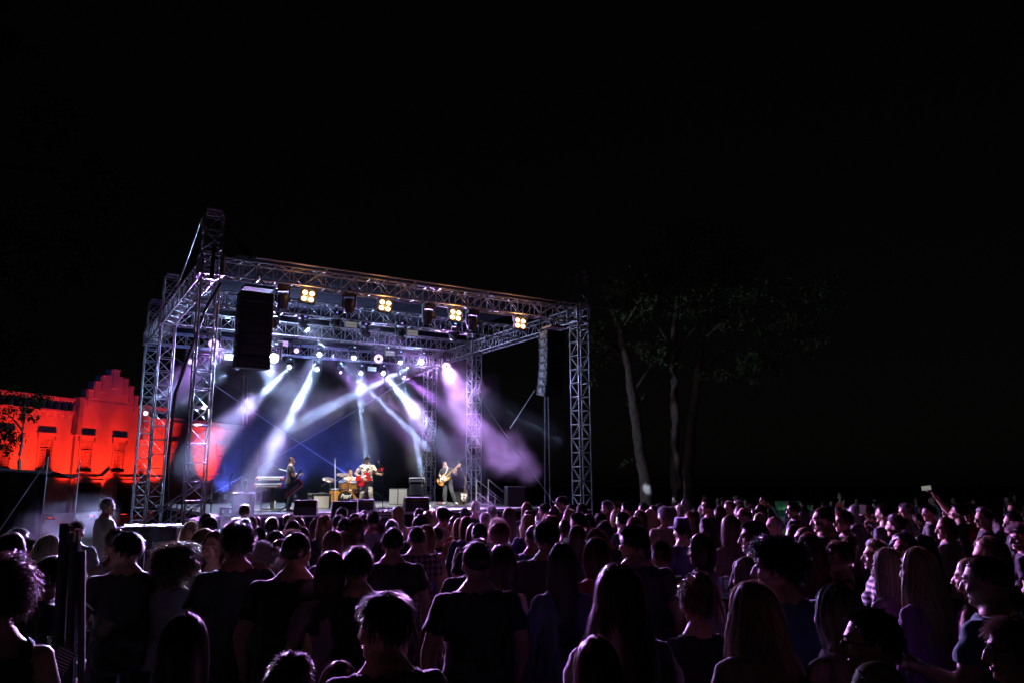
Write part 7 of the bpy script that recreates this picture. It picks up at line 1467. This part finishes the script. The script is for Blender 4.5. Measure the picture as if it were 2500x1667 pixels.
# ================================================================== SMOKE: density in the air, thickened along beams so their rays show
def smoke_volume(name, lo, hi, res, puffs, base, col=(.95, .96, 1.0), label=None, nscale=.9, contrast=(.42, .62), aniso=.0):
    """puffs: (a, b, ra, rb, density): soft capsules; noise breaks them up"""
    ng = bpy.data.node_groups.new(name, 'GeometryNodeTree'); ng.interface.new_socket('Geometry', in_out='OUTPUT', socket_type='NodeSocketGeometry')
    N = ng.nodes.new; L = ng.links.new
    out = N('NodeGroupOutput'); vc = N('GeometryNodeVolumeCube'); sm = N('GeometryNodeSetMaterial')
    vc.inputs['Min'].default_value = lo; vc.inputs['Max'].default_value = hi
    for ax, r in zip('XYZ', res): vc.inputs['Resolution ' + ax].default_value = r
    pos = N('GeometryNodeInputPosition')
    def math_(op, a, b=None, c=None):
        n = N('ShaderNodeMath'); n.operation = op
        for i, q in enumerate((a, b, c)):
            if q is None: continue
            if isinstance(q, (int, float)): n.inputs[i].default_value = q
            else: L(q, n.inputs[i])
        return n.outputs[0]
    def vmath(op, a, b=None, out_=0):
        n = N('ShaderNodeVectorMath'); n.operation = op
        for i, q in enumerate((a, b)):
            if q is None: continue
            if isinstance(q, (tuple, list, Vector)): n.inputs[i].default_value = tuple(q)
            else: L(q, n.inputs[i])
        return n.outputs['Value'] if out_ else n.outputs[0]
    def remap(x, a, b, c, d, smooth=True):
        n = N('ShaderNodeMapRange'); n.interpolation_type = 'SMOOTHSTEP' if smooth else 'LINEAR'
        L(x, n.inputs[0])
        for i, q in zip((1, 2, 3, 4), (a, b, c, d)): n.inputs[i].default_value = q
        return n.outputs[0]
    no = N('ShaderNodeTexNoise'); no.inputs['Scale'].default_value = nscale; no.inputs['Detail'].default_value = 5; no.inputs['Roughness'].default_value = .6; no.inputs['Distortion'].default_value = .6
    L(pos.outputs[0], no.inputs['Vector'])
    nz = remap(no.outputs['Fac'], *contrast, 0, 1)
    total = soft_total = None
    for a, b, ra, rb, den in puffs:
        a, b = Vector(a), Vector(b); ab = b - a; l2 = max(ab.length_squared, 1e-6)
        rel = vmath('SUBTRACT', pos.outputs[0], a)
        tt = N('ShaderNodeMath'); tt.operation = 'MULTIPLY'; tt.use_clamp = True
        L(vmath('DOT_PRODUCT', rel, ab, 1), tt.inputs[0]); tt.inputs[1].default_value = 1 / l2
        sc_ = N('ShaderNodeVectorMath'); sc_.operation = 'SCALE'; sc_.inputs[0].default_value = tuple(ab); L(tt.outputs[0], sc_.inputs['Scale'])
        dist = N('ShaderNodeVectorMath'); dist.operation = 'LENGTH'; L(vmath('SUBTRACT', rel, sc_.outputs[0]), dist.inputs[0])
        rad = math_('MULTIPLY_ADD', tt.outputs[0], rb - ra, ra)
        q = math_('DIVIDE', dist.outputs['Value'], rad)
        fall = remap(q, 1.0, .35, 0, den)
        if den < .065: soft_total = fall if soft_total is None else math_('ADD', soft_total, fall)
        else: total = fall if total is None else math_('ADD', total, fall)
    dens = math_('MULTIPLY', total, nz)
    if soft_total is not None: dens = math_('ADD', dens, math_('MULTIPLY', soft_total, remap(no.outputs['Fac'], .35, .65, .55, 1.25)))
    if base:
        # thin even veil that thins out towards the faces of its box
        ctr = tuple((p + q) / 2 for p, q in zip(lo, hi)); half = tuple((q - p) / 2 for p, q in zip(lo, hi))
        rel = vmath('DIVIDE', vmath('SUBTRACT', pos.outputs[0], ctr), half); ln = N('ShaderNodeVectorMath'); ln.operation = 'LENGTH'; L(rel, ln.inputs[0])
        fall = remap(ln.outputs['Value'], 1.0, .25, 0, 1)
        soft = remap(no.outputs['Fac'], .25, .75, .45, 1.3)
        dens = math_('ADD', dens, math_('MULTIPLY', math_('MULTIPLY', fall, soft), base))
    L(dens, vc.inputs['Density'])
    m = bpy.data.materials.new(name); m.use_nodes = True; t = m.node_tree; t.nodes.clear()
    pv = t.nodes.new('ShaderNodeVolumePrincipled'); mo = t.nodes.new('ShaderNodeOutputMaterial'); t.links.new(pv.outputs[0], mo.inputs['Volume'])
    pv.inputs['Color'].default_value = (*col, 1); pv.inputs['Density'].default_value = 1.0; pv.inputs['Anisotropy'].default_value = aniso
    L(vc.outputs[0], sm.inputs[0]); sm.inputs['Material'].default_value = m; L(sm.outputs[0], out.inputs[0])
    vd = bpy.data.volumes.new(name); vd.render.clipping = 0.0; o = bpy.data.objects.new(name, vd); COL.objects.link(o); vd.materials.append(m)
    md = o.modifiers.new('smoke', 'NODES'); md.node_group = ng
    tag(o, label, None, None, 'stuff')
    return o
def along(k, t0, t1, q0=None):
    p, tg = LAMPPOS[k]; return p.lerp(tg, t0), p.lerp(tg, t1)
P_ = []
for k, t0, t1, ra, rb, den in (('m', 0.02, .97, .24, .38, .12), ('n', .02, .30, .24, .30, .16), ('n', .36, .90, .30, .40, .12), ('j', .20, .95, .28, .50, .15), ('j', 0, .19, .26, .3, .07), ('i', 0, .40, .26, .34, .16), ('o', .12, .3, .3, .34, .14), ('e', .02, .12, .26, .3, .08), ('d', .02, .10, .26, .3, .08),
                          ('b', .0, 1.0, .6, .7, .05), ('g', .0, 1.0, .38, .65, .05), ('h', 0, .95, .38, .65, .05), ('k', 0, .95, .38, .65, .05), ('l', .02, .95, .38, .8, .03), ('c', .0, .6, .6, .8, .04), ('d', .05, 1, .45, .8, .03), ('e', .05, 1, .45, .8, .03), ('o', .3, 1, .45, .8, .03), ('a', 0, 1, .4, .5, .05), ('j', .9, 1.3, .4, .6, .02), ('p5', .10, .95, .32, .95, .07), ('p7', .03, .9, .3, .7, .06), ('p6', .03, .6, .3, .5, .06), ('m', .9, 1.3, .4, .6, .02), ('n', .85, 1.3, .4, .6, .02)):
    a, b = along(k, t0, t1); P_.append((a, b, ra, rb, den))  # smoke laid along the beams, added so faint rays show
P_ += [(S(2.5, 13.2, 3.2), S(9.5, 13.2, 3.2), 3.2, 3.2, .022), (at(685, 930, 33), at(730, 990, 32), 1.2, 1.7, .085), (at(1020, 960, 36), at(1150, 1010, 35), 1.0, 1.6, .06),
       (at(1235, 1110, 28), at(1290, 1150, 27.5), 1.1, .6, .25), (at(680, 890, 28), at(690, 930, 28), .6, .9, .16), (at(225, 1262, 13.6), at(110, 1320, 12.8), .4, .6, .28), (at(252, 1218, 13.8), at(228, 1250, 13.6), .28, .42, .45), (at(1168, 1300, 11.5), at(1185, 1240, 12), .18, .3, .5)]
smoke_volume('smoke', (-13, 11, .2), (10, 44, 10.6), (176, 252, 80), P_, .0005, label='thin stage smoke drifting, thickened along the light beams to show them')
